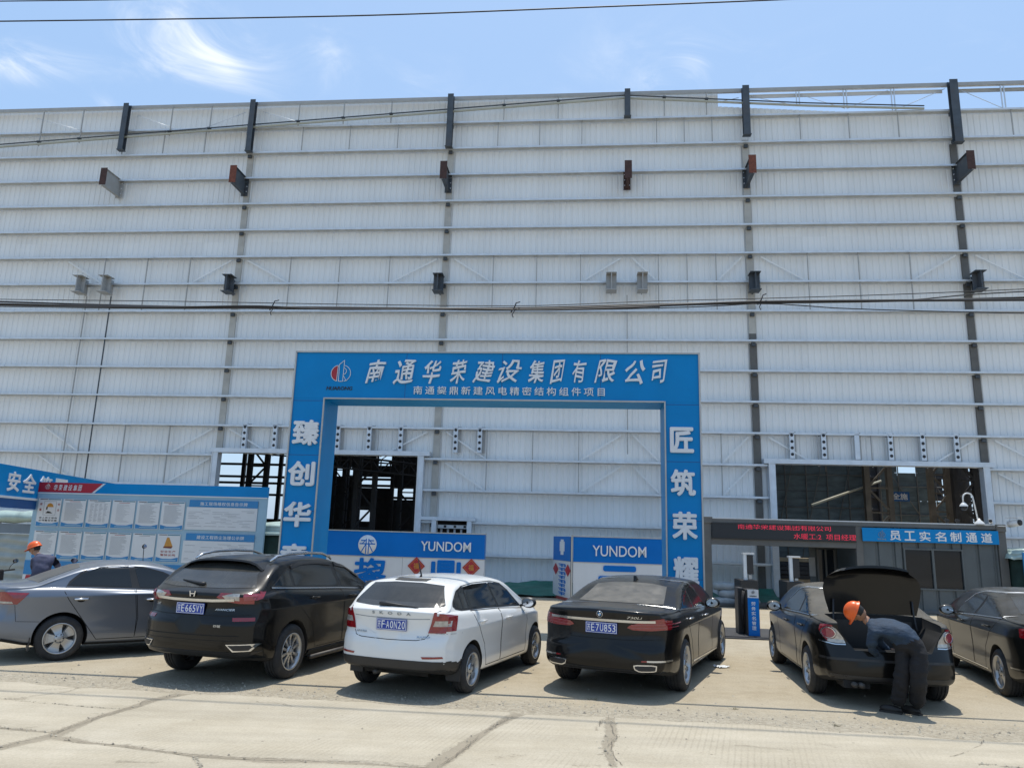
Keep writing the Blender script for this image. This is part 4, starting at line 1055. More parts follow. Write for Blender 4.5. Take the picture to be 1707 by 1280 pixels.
for i, (s, lb) in enumerate(((11.95, 'small black floodlight left of its pair on the container roof'), (12.28, 'small black floodlight right of its pair on the container roof'))):
    o = site_thing('floodlight', lb, 'light', s, CT + 0.05, CZ + 0.03, 0, 'floodlights on the container roof')
    b = MB(); b.b2(-0.02, 0.02, 0, 0.03, 0, 0.06, M_black); b.build('bracket', o)
    b = MB(); b.box((0, 0, 0.10), (0.13, 0.07, 0.09), M_black, Matrix.Rotation(R(20), 3, 'Y')); b.build('lamp_head', o, 0.01)
o = site_thing('warning_light', 'small white cone shaped alarm on the container roof by the bent pole', 'alarm', 12.95, CT + 0.02, CZ + 0.03)
b = MB(); b.lathe([(0.15, 0), (0.14, 0.05), (0.05, 0.13), (0.02, 0.19), (0, 0.19)], M_camw, 14); b.build('cone', o)
# ------------------------------------------------------------------ green netting and sacks at the foot of the hall
def crumple(x0, x1, y0, y1, nx, ny, hfun, m, name, seed=0):
    b = MB(); vs = []
    for j in range(ny + 1):
        for i in range(nx + 1):
            x = x0 + (x1 - x0) * i / nx; y = y0 + (y1 - y0) * j / ny
            vs.append((x, y, hfun(x, y, i / nx, j / ny)))
    b.add(vs, [(j * (nx + 1) + i, j * (nx + 1) + i + 1, (j + 1) * (nx + 1) + i + 1, (j + 1) * (nx + 1) + i) for j in range(ny) for i in range(nx)], m, True)
    return b.build(name, fix=False)
from mathutils import noise as MN
def hfun(x, y, u, v):
    e = min(1, u * 12, (1 - u) * 12)
    return 0.012 + e * (0.10 * math.sin(min(1, v * 1.4) * 3.1) + 0.34 * v ** 2 + 0.10 * (0.5 + MN.noise(Vector((x * 0.8, y * 1.2, 1)))) + 0.05 * MN.noise(Vector((x * 3, y * 3, 4))))
for x0, x1, lb in ((-3.6, 5.4, 'green netting spread along the hall foot between the two company boards'), (5.5, 7.3, 'short piece of green netting at the hall foot seen through the staff passage'), (-14, -9.2, 'green netting along the hall foot hidden behind the left board')):
    o = crumple(x0, x1, -2.9, -0.42, int((x1 - x0) * 6), 16, hfun, M_tarp, 'green_netting')
    o.location = site(0, WT, 0); o.rotation_euler = (0, 0, SA); tag(o, lb, 'netting')
b = MB(); b.b2(-3.4, 7.2, -0.75, -0.38, 0.42, 0.5, M_plast)
def sack(label, s, t, z, rz, sz=1.0):
    o = site_thing('sack', label, 'sack', s, t, z, rz, 'sacks heaped at the hall foot')
    b = MB(); vs, fs = [], []
    n, k = 18, 10
    for i in range(k + 1):
        th = math.pi * i / k
        for j in range(n):
            ph = 2 * math.pi * j / n
            x, y, q = math.sin(th) * math.cos(ph), math.sin(th) * math.sin(ph), math.cos(th)
            sg = lambda a, e: math.copysign(abs(a) ** e, a)
            v = Vector((sg(x, 0.6) * 0.42, sg(y, 0.6) * 0.27, sg(q, 0.8) * 0.14))
            v += v.normalized() * 0.05 * MN.noise(v * 5 + Vector((s * 3, z * 7, 1)))
            vs.append((v * sz) + Vector((0, 0, 0.13)))
    fs = [(i * n + j, i * n + (j + 1) % n, (i + 1) * n + (j + 1) % n, (i + 1) * n + j) for i in range(k) for j in range(n)]
    b.add(vs, fs, M_bag, True); b.build('cloth', o)
for i, (s, t, z, rz, lb) in enumerate(((4.75, 26.4, 0, 0.2, 'pale sack at the left of the bottom row in the heap by the staff passage'), (5.55, 26.5, 0, -0.3, 'pale sack at the right of the bottom row in the heap by the staff passage'),
                                   (5.05, 26.6, 0.24, 0.1, 'pale sack in the middle layer of the heap by the staff passage'), (5.6, 26.9, 0.26, 0.5, 'pale sack slumped at the back of the heap by the staff passage'), (4.85, 26.7, 0.48, -0.2, 'pale sack topmost in the heap by the staff passage'))):
    sack(lb, s, t, z, rz)
# ------------------------------------------------------------------ cars
def pchip(pts):
    xs = [p[0] for p in pts]; ys = [p[1] for p in pts]; n = len(xs)
    h = [xs[i + 1] - xs[i] for i in range(n - 1)]; d = [(ys[i + 1] - ys[i]) / h[i] for i in range(n - 1)]
    m = [d[0]] + [0.0] * (n - 2) + [d[-1]]
    for i in range(1, n - 1):
        if d[i - 1] * d[i] > 0:
            w1, w2 = 2 * h[i] + h[i - 1], h[i] + 2 * h[i - 1]
            m[i] = (w1 + w2) / (w1 / d[i - 1] + w2 / d[i])
    def f(x):
        if x <= xs[0]: return ys[0]
        if x >= xs[-1]: return ys[-1]
        i = max(k for k in range(n - 1) if xs[k] <= x)
        t = (x - xs[i]) / h[i]
        return ((1 + 2 * t) * (1 - t) ** 2 * ys[i] + t * (1 - t) ** 2 * h[i] * m[i] + t * t * (3 - 2 * t) * ys[i + 1] + t * t * (t - 1) * h[i] * m[i + 1])
    return f
def chaikin(p, it):
    for _ in range(it):
        q = [p[0]]
        for a, b in zip(p[:-1], p[1:]):
            q.append((a[0] * .75 + b[0] * .25, a[1] * .75 + b[1] * .25)); q.append((a[0] * .25 + b[0] * .75, a[1] * .25 + b[1] * .75))
        q.append(p[-1]); p = q
    return p
def sstep(t): t = max(0.0, min(1.0, t)); return t * t * (3 - 2 * t)

M_tyre = mat('tyre_rubber', (0.022, 0.022, 0.023), 0.85, 0, 0.25, 8.0, stain=0.5, stain_c=(0.11, 0.10, 0.085))
M_rim = mat('alloy', (0.42, 0.43, 0.44), 0.32, 0.75, 0.08, 6.0, stain=0.3, stain_c=(0.16, 0.14, 0.12))
M_rimd = mat('dark_alloy', (0.03, 0.03, 0.032), 0.5, 0.3, 0.1, 6.0)
M_brake = mat('brake_iron', (0.08, 0.075, 0.07), 0.6, 0.6, 0.2, 9.0)
M_under = mat('under_body', (0.012, 0.012, 0.012), 0.9, 0, 0.2, 5.0)
M_lining = mat('black_felt', (0.003, 0.003, 0.0032), 0.95, 0, 0.2, 5.0, spec=0.05)
M_glass = mat('tinted_glass', (0.010, 0.012, 0.013), 0.04, 0, 0.1, 2.0, spec=0.55, dust=0.10)
M_gasket = mat('window_gasket', (0.012, 0.012, 0.012), 0.45, 0, 0.1, 5.0)
M_gap = mat('shut_line', (0.006, 0.006, 0.006), 0.9, 0, 0.1, 5.0)
M_tail = mat('tail_lamp_red', (0.22, 0.004, 0.009), 0.12, 0, 0.18, 22.0, coat=1.0, spec=0.6)
M_taild = mat('tail_lamp_dark', (0.16, 0.015, 0.025), 0.12, 0, 0.2, 16.0, coat=1.0)
M_tailp = mat('tail_lamp_pink', (0.26, 0.04, 0.055), 0.15, 0, 0.2, 20.0, coat=1.0)
M_tailw = mat('tail_lamp_clear', (0.40, 0.38, 0.35), 0.1, 0.3, 0.3, 18.0, coat=1.0)
M_refl = mat('red_reflector', (0.22, 0.006, 0.010), 0.2, 0, 0.15, 30.0, coat=1.0)
M_plate = mat('plate_blue', (0.012, 0.045, 0.30), 0.4, 0, 0.06, 8.0)
M_trimb = mat('black_trim', (0.017, 0.017, 0.018), 0.4, 0, 0.12, 6.0, dust=0.12)
M_head = mat('head_lamp', (0.45, 0.47, 0.5), 0.1, 0.4, 0.2, 14.0, coat=1.0)
M_satin = mat('satin_chrome', (0.60, 0.61, 0.62), 0.25, 1.0, 0.05, 6.0)

VD = {'L': Vector((0, -1, 0)), 'R': Vector((0, 1, 0)), 'rear': Vector((1, 0, 0)), 'front': Vector((-1, 0, 0)), 'top': Vector((0, 0, -1))}
class Car:
    def __init__(s, spec):
        s.sp = spec; s.root = None
        s.make_body()
    def section(s, x):
        sp = s.sp
        zt = s.zt(x); w = s.w(x); zb = s.zb(x)
        zbelt = min(s.zbelt(x), zt - 0.03)
        cz = min(sp.get('crease', 0.80), zbelt - 0.06)
        hg = zt - zbelt
        tum = sp['tum']
        yb = w - 0.055
        crown = min(0.035, hg * 0.35) + 0.012
        ztop_e = zt - crown
        hy = max(0.0, ztop_e - zbelt - 0.012)
        yr = yb - 0.02 - hy * tum
        k = min(0.16, 0.03 + hy * 0.35)          # roof edge radius
        p = [(0, zb), (w - 0.17, zb), (w - 0.15, zb), (w - 0.055, zb + 0.035), (w - 0.03, zb + 0.10), (w - 0.022, zb + 0.22), (w - 0.03, (zb + cz) * 0.5 + 0.04),
             (w - 0.006, cz - 0.05), (w, cz), (w - 0.006, cz + 0.03), (w - 0.03, zbelt - 0.03), (yb, zbelt), (yb - 0.02, zbelt + 0.012),
             (yb - 0.02 - hy * 0.33 * tum, zbelt + 0.012 + hy * 0.33), (yb - 0.02 - hy * 0.70 * tum, zbelt + 0.012 + hy * 0.70),
             (yr + 0.02, ztop_e - 0.01), (yr - k * 0.8, ztop_e + crown * 0.42), (yr * 0.45, zt - crown * 0.08), (0, zt)]
        return chaikin(p, 2)
    def make_body(s):
        sp = s.sp
        s.zt, s.zbelt, s.w, s.zb = (pchip(sp[k]) for k in ('ztop', 'belt', 'width', 'bottom'))
        xr, xf = sp['x0'], sp['x1']
        rp, fp = pchip(sp['rear']), pchip(sp['front'])
        xs = [xr + 0.02 + 0.30 * (i / 12) ** 1.3 for i in range(13)]
        n = 62
        a, c = xs[-1], xf - 0.32
        xs += [a + (c - a) * i / n for i in range(1, n)]
        xs += [xf - 0.02 - 0.30 * (i / 12) ** 1.3 for i in range(12, -1, -1)]
        verts, faces = [], []
        def deform(v):
            x, y, z = v
            wr = 1 - sstep((x - xr) / 0.75); wf = 1 - sstep((xf - x) / 0.9)
            yy = abs(y) / max(0.3, s.w(x))
            x += wr * (rp(z) + sp['kr'] * (0.25 * yy ** 2 + 0.75 * yy ** 5)) - wf * (fp(z) + sp['kf'] * (0.4 * yy ** 2 + 0.6 * yy ** 4))
            return (x, y, z)
        rings = []
        def ring(x, scale=1.0, xo=0.0):
            half = s.section(x)
            cz_ = (half[0][1] + half[-1][1]) / 2
            full = half + [(-y, z) for y, z in reversed(half[1:-1])]
            r = []
            for y, z in full:
                r.append(len(verts)); verts.append(deform((x + xo, y * (1 - (1 - scale) * 1.0), cz_ + (z - cz_) * scale)))
            return r
        caps_r = [ring(xs[0], sc_, -dx_) for sc_, dx_ in ((0.25, 0.02), (0.6, 0.02), (0.85, 0.02), (0.95, 0.0185), (0.985, 0.010))]
        body = [ring(x) for x in xs]
        caps_f = [ring(xs[-1], sc_, dx_) for sc_, dx_ in ((0.985, 0.010), (0.95, 0.0185), (0.85, 0.02), (0.6, 0.02), (0.25, 0.02))]
        rings = caps_r + body + caps_f
        for r0, r1 in zip(rings[:-1], rings[1:]):
            m = len(r0)
            for i in range(m): faces.append((r0[i], r0[(i + 1) % m], r1[(i + 1) % m], r1[i]))
        faces.append(tuple(reversed(rings[0]))); faces.append(tuple(rings[-1]))
        me = bpy.data.meshes.new('body'); me.from_pydata(verts, [], faces)
        bm = bmesh.new(); bm.from_mesh(me)
        bmesh.ops.triangulate(bm, faces=[f for f in bm.faces if len(f.verts) > 4])
        bmesh.ops.recalc_face_normals(bm, faces=bm.faces)
        s.bvh = BVHTree.FromBMesh(bm)
        bm.to_mesh(me); bm.free()
        me.materials.append(sp['paint']); me.materials.append(M_under)
        o = bpy.data.objects.new('body', me); col.objects.link(o)
        cut = MB()
        for x in (0, sp['wb']):
            for q in (-1, 1):
                Ra = sp['R'] + 0.045
                mt = Matrix.Translation((x, q * 0.95, sp['R'] + 0.015)) @ Matrix.Rotation(R(90), 4, 'X')
                cut.lathe([(0, -0.42), (Ra, -0.42), (Ra, 0.42), (0, 0.42)], M_under, 40, mt, False)
        for b_ in sp.get('cuts', []): cut.b2(*b_, M_under)
        if sp.get('vcut'): cut.prism(sp['vcut'], -1.6, -0.16, M_under, 'yz')
        co = cut.build('cutter')
        md = o.modifiers.new('arch', 'BOOLEAN'); md.operation = 'DIFFERENCE'; md.object = co; md.solver = 'EXACT'; md.use_self = True
        dg = bpy.context.evaluated_depsgraph_get()
        me2 = bpy.data.meshes.new_from_object(o.evaluated_get(dg), depsgraph=dg)
        bpy.data.objects.remove(co); o.modifiers.clear(); o.data = me2; me2.name = 'body'
        names = [m.name if m else '' for m in me2.materials]
        ui = names.index(M_under.name) if M_under.name in names else 0
        if sp.get('low'): me2.materials.append(M_trimb); ti = len(me2.materials) - 1
        for p in me2.polygons:
            p.use_smooth = True
            if p.normal.z < -0.6 and p.center.z < 0.35: p.material_index = ui
            if sp.get('low') and p.center.z < sp['low'][1] and p.center.x < sp['low'][0] and p.material_index != ui: p.material_index = ti
        me2.set_sharp_from_angle(angle=R(38))
        s.body = o
    # ---- patches that follow the body surface
    def hit(s, view, u, v):
        if view == 'L': o, d = Vector((u, 3, v)), Vector((0, -1, 0))
        elif view == 'R': o, d = Vector((u, -3, v)), Vector((0, 1, 0))
        elif view == 'rear': o, d = Vector((-4, u, v)), Vector((1, 0, 0))
        elif view == 'front': o, d = Vector((8, u, v)), Vector((-1, 0, 0))
        else: o, d = Vector((u, v, 4)), Vector((0, 0, -1))
        loc, nor, i, dist = s.bvh.ray_cast(o, d)
        if loc is None: return None, None
        if nor.dot(d) > 0: nor = -nor
        return loc, nor
    def patch(s, mb, poly, view, off, m, cell=0.05, rim=0.012, lim=None, nmin=0.22):
        bm = bmesh.new()
        f = bm.faces.new([bm.verts.new((u, v, 0)) for u, v in poly])
        us = [p[0] for p in poly]; vs = [p[1] for p in poly]
        for ax, lo, hi in ((0, min(us), max(us)), (1, min(vs), max(vs))):
            k = int((hi - lo) / cell)
            for i in range(1, k + 1):
                pos = [0, 0, 0]; nn = [0, 0, 0]; pos[ax] = lo + (hi - lo) * i / (k + 1); nn[ax] = 1
                bmesh.ops.bisect_plane(bm, geom=bm.verts[:] + bm.edges[:] + bm.faces[:], plane_co=pos, plane_no=nn)
        bad = []; nrm = {}
        for v in bm.verts:
            l, n = s.hit(view, v.co.x, v.co.y)
            if l is None or (lim and not lim(l)) or -n.dot(VD[view]) < nmin: bad.append(v)
            else: nrm[v] = n; v.co = l + n * off
        if bad: bmesh.ops.delete(bm, geom=bad, context='VERTS')
        be = [e for e in bm.edges if len(e.link_faces) == 1]
        ex = {}
        new = []
        for e in be:
            q = []
            for v in e.verts:
                if v not in ex: ex[v] = bm.verts.new(v.co - nrm[v] * (off + rim))
                q.append(ex[v])
            new.append((e.verts[0], e.verts[1], q[1], q[0]))
        for q in new:
            try: bm.faces.new(q)
            except ValueError: pass
        bmesh.ops.recalc_face_normals(bm, faces=bm.faces)
        bm.verts.index_update()
        # keep outward orientation
        mb.add([v.co.copy() for v in bm.verts], [[v.index for v in f.verts] for f in bm.faces], m, False)
        bm.free()
    def strip(s, mb, pts, view, w, off, m, step=0.03, th=0.004):
        P = []
        for (a, b), (c, d) in zip(pts[:-1], pts[1:]):
            n = max(1, int(math.hypot(c - a, d - b) / step))
            P += [(a + (c - a) * i / n, b + (d - b) * i / n) for i in range(n)]
        P.append(pts[-1])
        rows = []
        for i, p in enumerate(P):
            a, c = P[max(0, i - 1)], P[min(len(P) - 1, i + 1)]
            dx_, dz = c[0] - a[0], c[1] - a[1]; L = math.hypot(dx_, dz) or 1
            nx, nz = -dz / L * w / 2, dx_ / L * w / 2
            l1, n1 = s.hit(view, p[0] + nx, p[1] + nz); l2, n2 = s.hit(view, p[0] - nx, p[1] - nz)
            if l1 is None or l2 is None: continue
            rows.append((l1 - n1 * th, l1 + n1 * off, l2 + n2 * off, l2 - n2 * th))
        vs = [q for r in rows for q in r]; fs = []
        for i in range(len(rows) - 1):
            for k in range(3): fs.append((i * 4 + k, i * 4 + k + 1, i * 4 + k + 5, i * 4 + k + 4))
        mb.add(vs, fs, m)
    def one(s, name, poly, view, off, m, parent=None, cell=0.05, smooth=True, **kw):
        mb = MB(); s.patch(mb, poly, view, off, m, cell, **kw)
        o = mb.build(name, parent or s.root, fix=True)
        for p in o.data.polygons: p.use_smooth = True
        o.data.set_sharp_from_angle(angle=R(40))
        return o
    def text(s, txt, yc, zc, w, h, m, name='badge', depth=0.006, bold=0.01, italic=0.0, parent=None, off=0.0, space=1.0, view='rear'):
        vs, fs = bold_text(txt, (-w / 2, w / 2, -h / 2, h / 2), 0, depth, m, None, bold=bold, italic=italic, build=False, space=space)
        out = []
        for x, y, z in vs:
            l, n = s.hit(view, yc - x, zc + z)
            out.append((l if l else Vector((s.sp['x0'], yc - x, zc + z))) + Vector((-1, 0, 0)) * (off + 0.001 - y))
        mb = MB(); mb.add(out, fs, m)
        return mb.build(name, parent or s.root)
    def plate(s, txt, yc, zc, tilt=0.0):
        l, n = s.hit('rear', yc, zc)
        xs = [s.hit('rear', yc + a, zc + b)[0].x for a in (-0.21, 0, 0.21) for b in (-0.065, 0, 0.065)]
        x = min(xs) - 0.012
        b = MB(); b.b2(x, x + 0.008, yc - 0.22, yc + 0.22, zc - 0.07, zc + 0.07, M_plate)
        for y0, y1, z0, z1 in ((-.214, .214, .058, .064), (-.214, .214, -.064, -.058), (-.214, -.208, -.058, .058), (.208, .214, -.058, .058)): b.b2(x - 0.002, x - 0.0002, yc + y0, yc + y1, zc + z0, zc + z1, M_white)
        p = b.build('licence_plate', s.root)
        b = MB(); b.b2(x + 0.008, x + 0.05, yc - 0.15, yc + 0.15, zc - 0.05, zc + 0.05, M_plast); b.build('plate_bracket', s.root)
        n_ = len(txt)
        cw = 0.044; gap = 0.0125
        tot = 7 * cw + 6 * gap + 0.012; u = -tot / 2
        vsA, fsA = [], []
        for i, ch in enumerate(txt):
            if i == 2: u += 0.012
            vs, fs = bold_text(ch, (u, u + cw, -0.046, 0.046), 0, 0.002, M_white, None, bold=0.006, build=False)
            o_ = len(vsA); vsA += [(x - 0.0005 + y * 1.0, yc - a, zc + z) for a, y, z in vs]; fsA += [[k + o_ for k in f] for f in fs]
            u += cw + gap
        mb = MB(); mb.add(vsA, fsA, M_white); mb.b2(x - 0.002, x, yc + tot / 2 - 2 * cw - 2 * gap + 0.002 - 0.008, yc + tot / 2 - 2 * cw - 2 * gap + 0.010 - 0.008, zc - 0.004, zc + 0.004, M_white)
        mb.build('lettering', p)
    def wheels(s, style):
        sp = s.sp; Rw, wd = sp['R'], sp.get('tw', 0.215)
        proto = bpy.data.objects.new('wheel', None); col.objects.link(proto); proto.parent = s.root; proto.empty_display_size = 0.2
        rr = sp['rim']
        MX = Matrix.Rotation(R(-90), 4, 'X')        # local z of the lathe -> +y
        b = MB(); h = wd / 2
        prof = [(rr - 0.01, -h + 0.01), (rr + 0.012, -h), (rr + 0.05, -h - 0.006), (Rw - 0.035, -h + 0.002), (Rw - 0.008, -h + 0.025), (Rw, -h + 0.045)]
        for g_ in (-0.045, 0.0, 0.045): prof += [(Rw, g_ - 0.008), (Rw - 0.008, g_ - 0.006), (Rw - 0.008, g_ + 0.006), (Rw, g_ + 0.008)]
        prof += [(Rw, h - 0.045), (Rw - 0.008, h - 0.025), (Rw - 0.035, h - 0.002), (rr + 0.05, h + 0.006), (rr + 0.012, h), (rr - 0.01, h - 0.01)]
        b.lathe(prof, M_tyre, 44, MX); b.build('tyre', proto)
        ty = proto.children[-1]; ty.data.set_sharp_from_angle(angle=R(35))
        b = MB(); fc = style.get('mat', M_rim); dk = style.get('back', M_rimd)
        b.lathe([(rr, -h + 0.01), (rr - 0.015, -h + 0.03), (rr - 0.03, 0.0), (rr - 0.03, h - 0.05), (rr - 0.018, h - 0.03), (rr - 0.012, h - 0.004), (rr + 0.006, h + 0.002), (rr + 0.008, h - 0.006)], fc, 44, MX)
        b.lathe([(rr - 0.03, 0.0), (0.02, 0.012)], M_brake, 32, MX); b.lathe([(0.15, 0.02), (0.15, 0.035), (0.0, 0.035)], M_brake, 28, MX)
        n, w0, w1, tw = style['n'], style['w0'], style['w1'], style.get('twin', 0)
        yo = h - 0.02; re = rr - 0.014
        for i in range(n):
            for q in ((-1, 1) if tw else (0,)):
                a = 2 * math.pi * i / n + math.pi / 2
                a0, a1 = a + q * style.get('t0', 0.05) , a + q * tw
                p0 = Vector((math.cos(a0) * 0.045, math.sin(a0) * 0.045)); p1 = Vector((math.cos(a1) * re, math.sin(a1) * re))
                dd = (p1 - p0).normalized(); nn = Vector((-dd.y, dd.x))
                pts = []
                K = 5
                for j in range(K + 1):
                    t = j / K; c = p0.lerp(p1, t); w = w0 + (w1 - w0) * (t ** style.get('pow', 1.0))
                    dish = yo - 0.018 * math.sin(t * math.pi * 0.9) - 0.004
                    pts.append((c, w, dish))
                vs, fs = [], []
                for c, w, y in pts:
                    for e in (-1, 1):
                        vs.append((c.x + nn.x * w * e * 0.5, y, c.y + nn.y * w * e * 0.5)); vs.append((c.x + nn.x * w * e * 0.62, y - 0.03, c.y + nn.y * w * e * 0.62))
                for j in range(K):
                    o_ = j * 4
                    fs += [(o_, o_ + 4, o_ + 6, o_ + 2), (o_ + 2, o_ + 6, o_ + 7, o_ + 3), (o_ + 1, o_ + 5, o_ + 4, o_)]
                b.add(vs, fs, fc)
        b.lathe([(0.075, yo - 0.03), (0.072, yo - 0.004), (0.03, yo + 0.002), (0.0, yo + 0.002)], fc, 24, MX)
        for i in range(5):
            a = 2 * math.pi * (i + style.get('nuto', 0)) / 5 + math.pi / 2
            b.tube([(0.056 * math.cos(a), yo - 0.01, 0.056 * math.sin(a)), (0.056 * math.cos(a), yo + 0.004, 0.056 * math.sin(a))], 0.010, M_black, 8)
        b.lathe([(0.026, yo + 0.002), (0.024, yo + 0.006), (0, yo + 0.006)], M_lightgrey, 16, MX)
        b.build('rim', proto)
        ymid = sp['track'] / 2
        first = True
        for x in (0, sp['wb']):
            for q in (1, -1):
                o = proto if first else copy_tree(proto, s.root)
                first = False
                o.location = (x, q * ymid, Rw); o.rotation_euler = (0, 0.4 * x, 0) if q > 0 else (0, 0.3 + x, R(180))
    def mirror(s, x, z, y, m, sz=1.0):
        for q in (1, -1):
            b = MB()
            b.ell((x, q * (y + 0.13 * sz), z), (0.075 * sz, 0.125 * sz, 0.085 * sz), m, 16, 10)
            b.bar((x + 0.03, q * (y - 0.06), z - 0.07), (x + 0.01, q * (y + 0.06), z - 0.03), 0.05, 0.035, M_plast)
            b.lathe([(0.062 * sz, 0), (0.0, 0.001)], M_chrome, 16, Matrix.Translation((x - 0.071 * sz, q * (y + 0.135 * sz), z)) @ Matrix.Rotation(R(-90), 4, 'Y') @ Matrix.Scale(1.5, 4, (0, 1, 0)))
            b.build('mirror', s.root)
    def sides(s, name, poly, off, m, cell=0.05, **kw): return [s.one(name, poly, v, off, m, None, cell, **kw) for v in ('L', 'R')]
    def lines(s, name, plist, view, w, off, m):
        b = MB()
        for pts in plist: s.strip(b, pts, view, w, off, m)
        return b.build(name, s.root)
    def handles(s, spots, m, ln=0.2):
        for x, z in spots:
            for v, q in (('L', 1), ('R', -1)):
                l, n = s.hit(v, x, z)
                b = MB(); b.tube([l + n * 0.0 + Vector((-ln / 2, 0, 0)), l + n * 0.03 + Vector((-ln * 0.4, 0, 0.004)), l + n * 0.034 + Vector((ln * 0.4, 0, 0.002)), l + Vector((ln / 2, 0, 0))], [0.010, 0.014, 0.014, 0.010], m, 8)
                b.ell(l - n * 0.012 - Vector((0, 0, 0.02)), (ln * 0.32, 0.018, 0.032), M_gap if m is not s.sp['paint'] else m, 14, 8)
                b.build('door_handle', s.root)
    def doors(s, plist, off=0.0032):
        """door skins stand a hair proud of a dark shut line"""
        for poly in plist:
            cx = sum(p[0] for p in poly) / len(poly); cz = sum(p[1] for p in poly) / len(poly)
            for v in ('L', 'R'):
                big = MB()
                s.strip(big, poly + [poly[0]], v, 0.010, 0.0012, M_gap, 0.04)
                dr = big.build('door', s.root)
    def place(s, name, label, cat, pose, group=None):
        x, y, yaw = pose
        s.root = thing(name, label, cat, (x, y, 0), math.pi / 2 - R(yaw), group)
        s.body.parent = s.root
def rnd_poly(p, r=0.25, it=2):
    """soften the corners of a closed polygon"""
    for _ in range(it):
        q = []
        for a, b in zip(p, p[1:] + p[:1]):
            q.append((a[0] * (1 - r) + b[0] * r, a[1] * (1 - r) + b[1] * r)); q.append((a[0] * r + b[0] * (1 - r), a[1] * r + b[1] * (1 - r)))
        p = q
    return p
def mir(p): return [(-a, b) for a, b in reversed(p)]

def paint(name, c, rough, dust, metal=0.0, coat=0.5, var=0.02):
    return mat(name, c, rough, metal, var, 1.5, coat=coat, dust=dust, spec=0.15)
P_black = paint('black_paint', (0.0022, 0.0024, 0.003), 0.3, 0.07)
P_black2 = paint('dusty_black_paint', (0.003, 0.0032, 0.0032), 0.3, 0.34)
P_black3 = paint('dull_black_paint', (0.0024, 0.0026, 0.0028), 0.3, 0.07)
P_white = paint('white_paint', (0.72, 0.72, 0.70), 0.3, 0.05, coat=1.0)
P_silver = paint('blue_silver_paint', (0.16, 0.18, 0.215), 0.32, 0.10, metal=0.6, coat=0.8)
M_rglass = mat('dusty_rear_glass', (0.012, 0.014, 0.015), 0.08, 0, 0.1, 2.0, spec=0.6, dust=0.30)
M_rglass2 = mat('light_dusty_rear_glass', (0.012, 0.014, 0.015), 0.06, 0, 0.1, 2.0, spec=0.6, dust=0.13)

REAR_SEDAN = [(0.2, 0.16), (0.32, 0.05), (0.45, 0.0), (0.62, 0.0), (0.68, 0.035), (0.85, 0.06), (1.0, 0.05), (1.1, 0.03), (1.5, 0.03)]
FRONT = [(0.15, 0.12), (0.3, 0.03), (0.5, 0.0), (0.65, 0.06), (0.8, 0.16), (1.5, 0.2)]
def std(x0, x1, w):
    return [(x0, w * 0.90), (x0 + 0.25, w * 0.965), (x0 + 0.9, w), (x1 - 1.4, w), (x1 - 0.5, w * 0.965), (x1 - 0.15, w * 0.9), (x1, w * 0.84)]

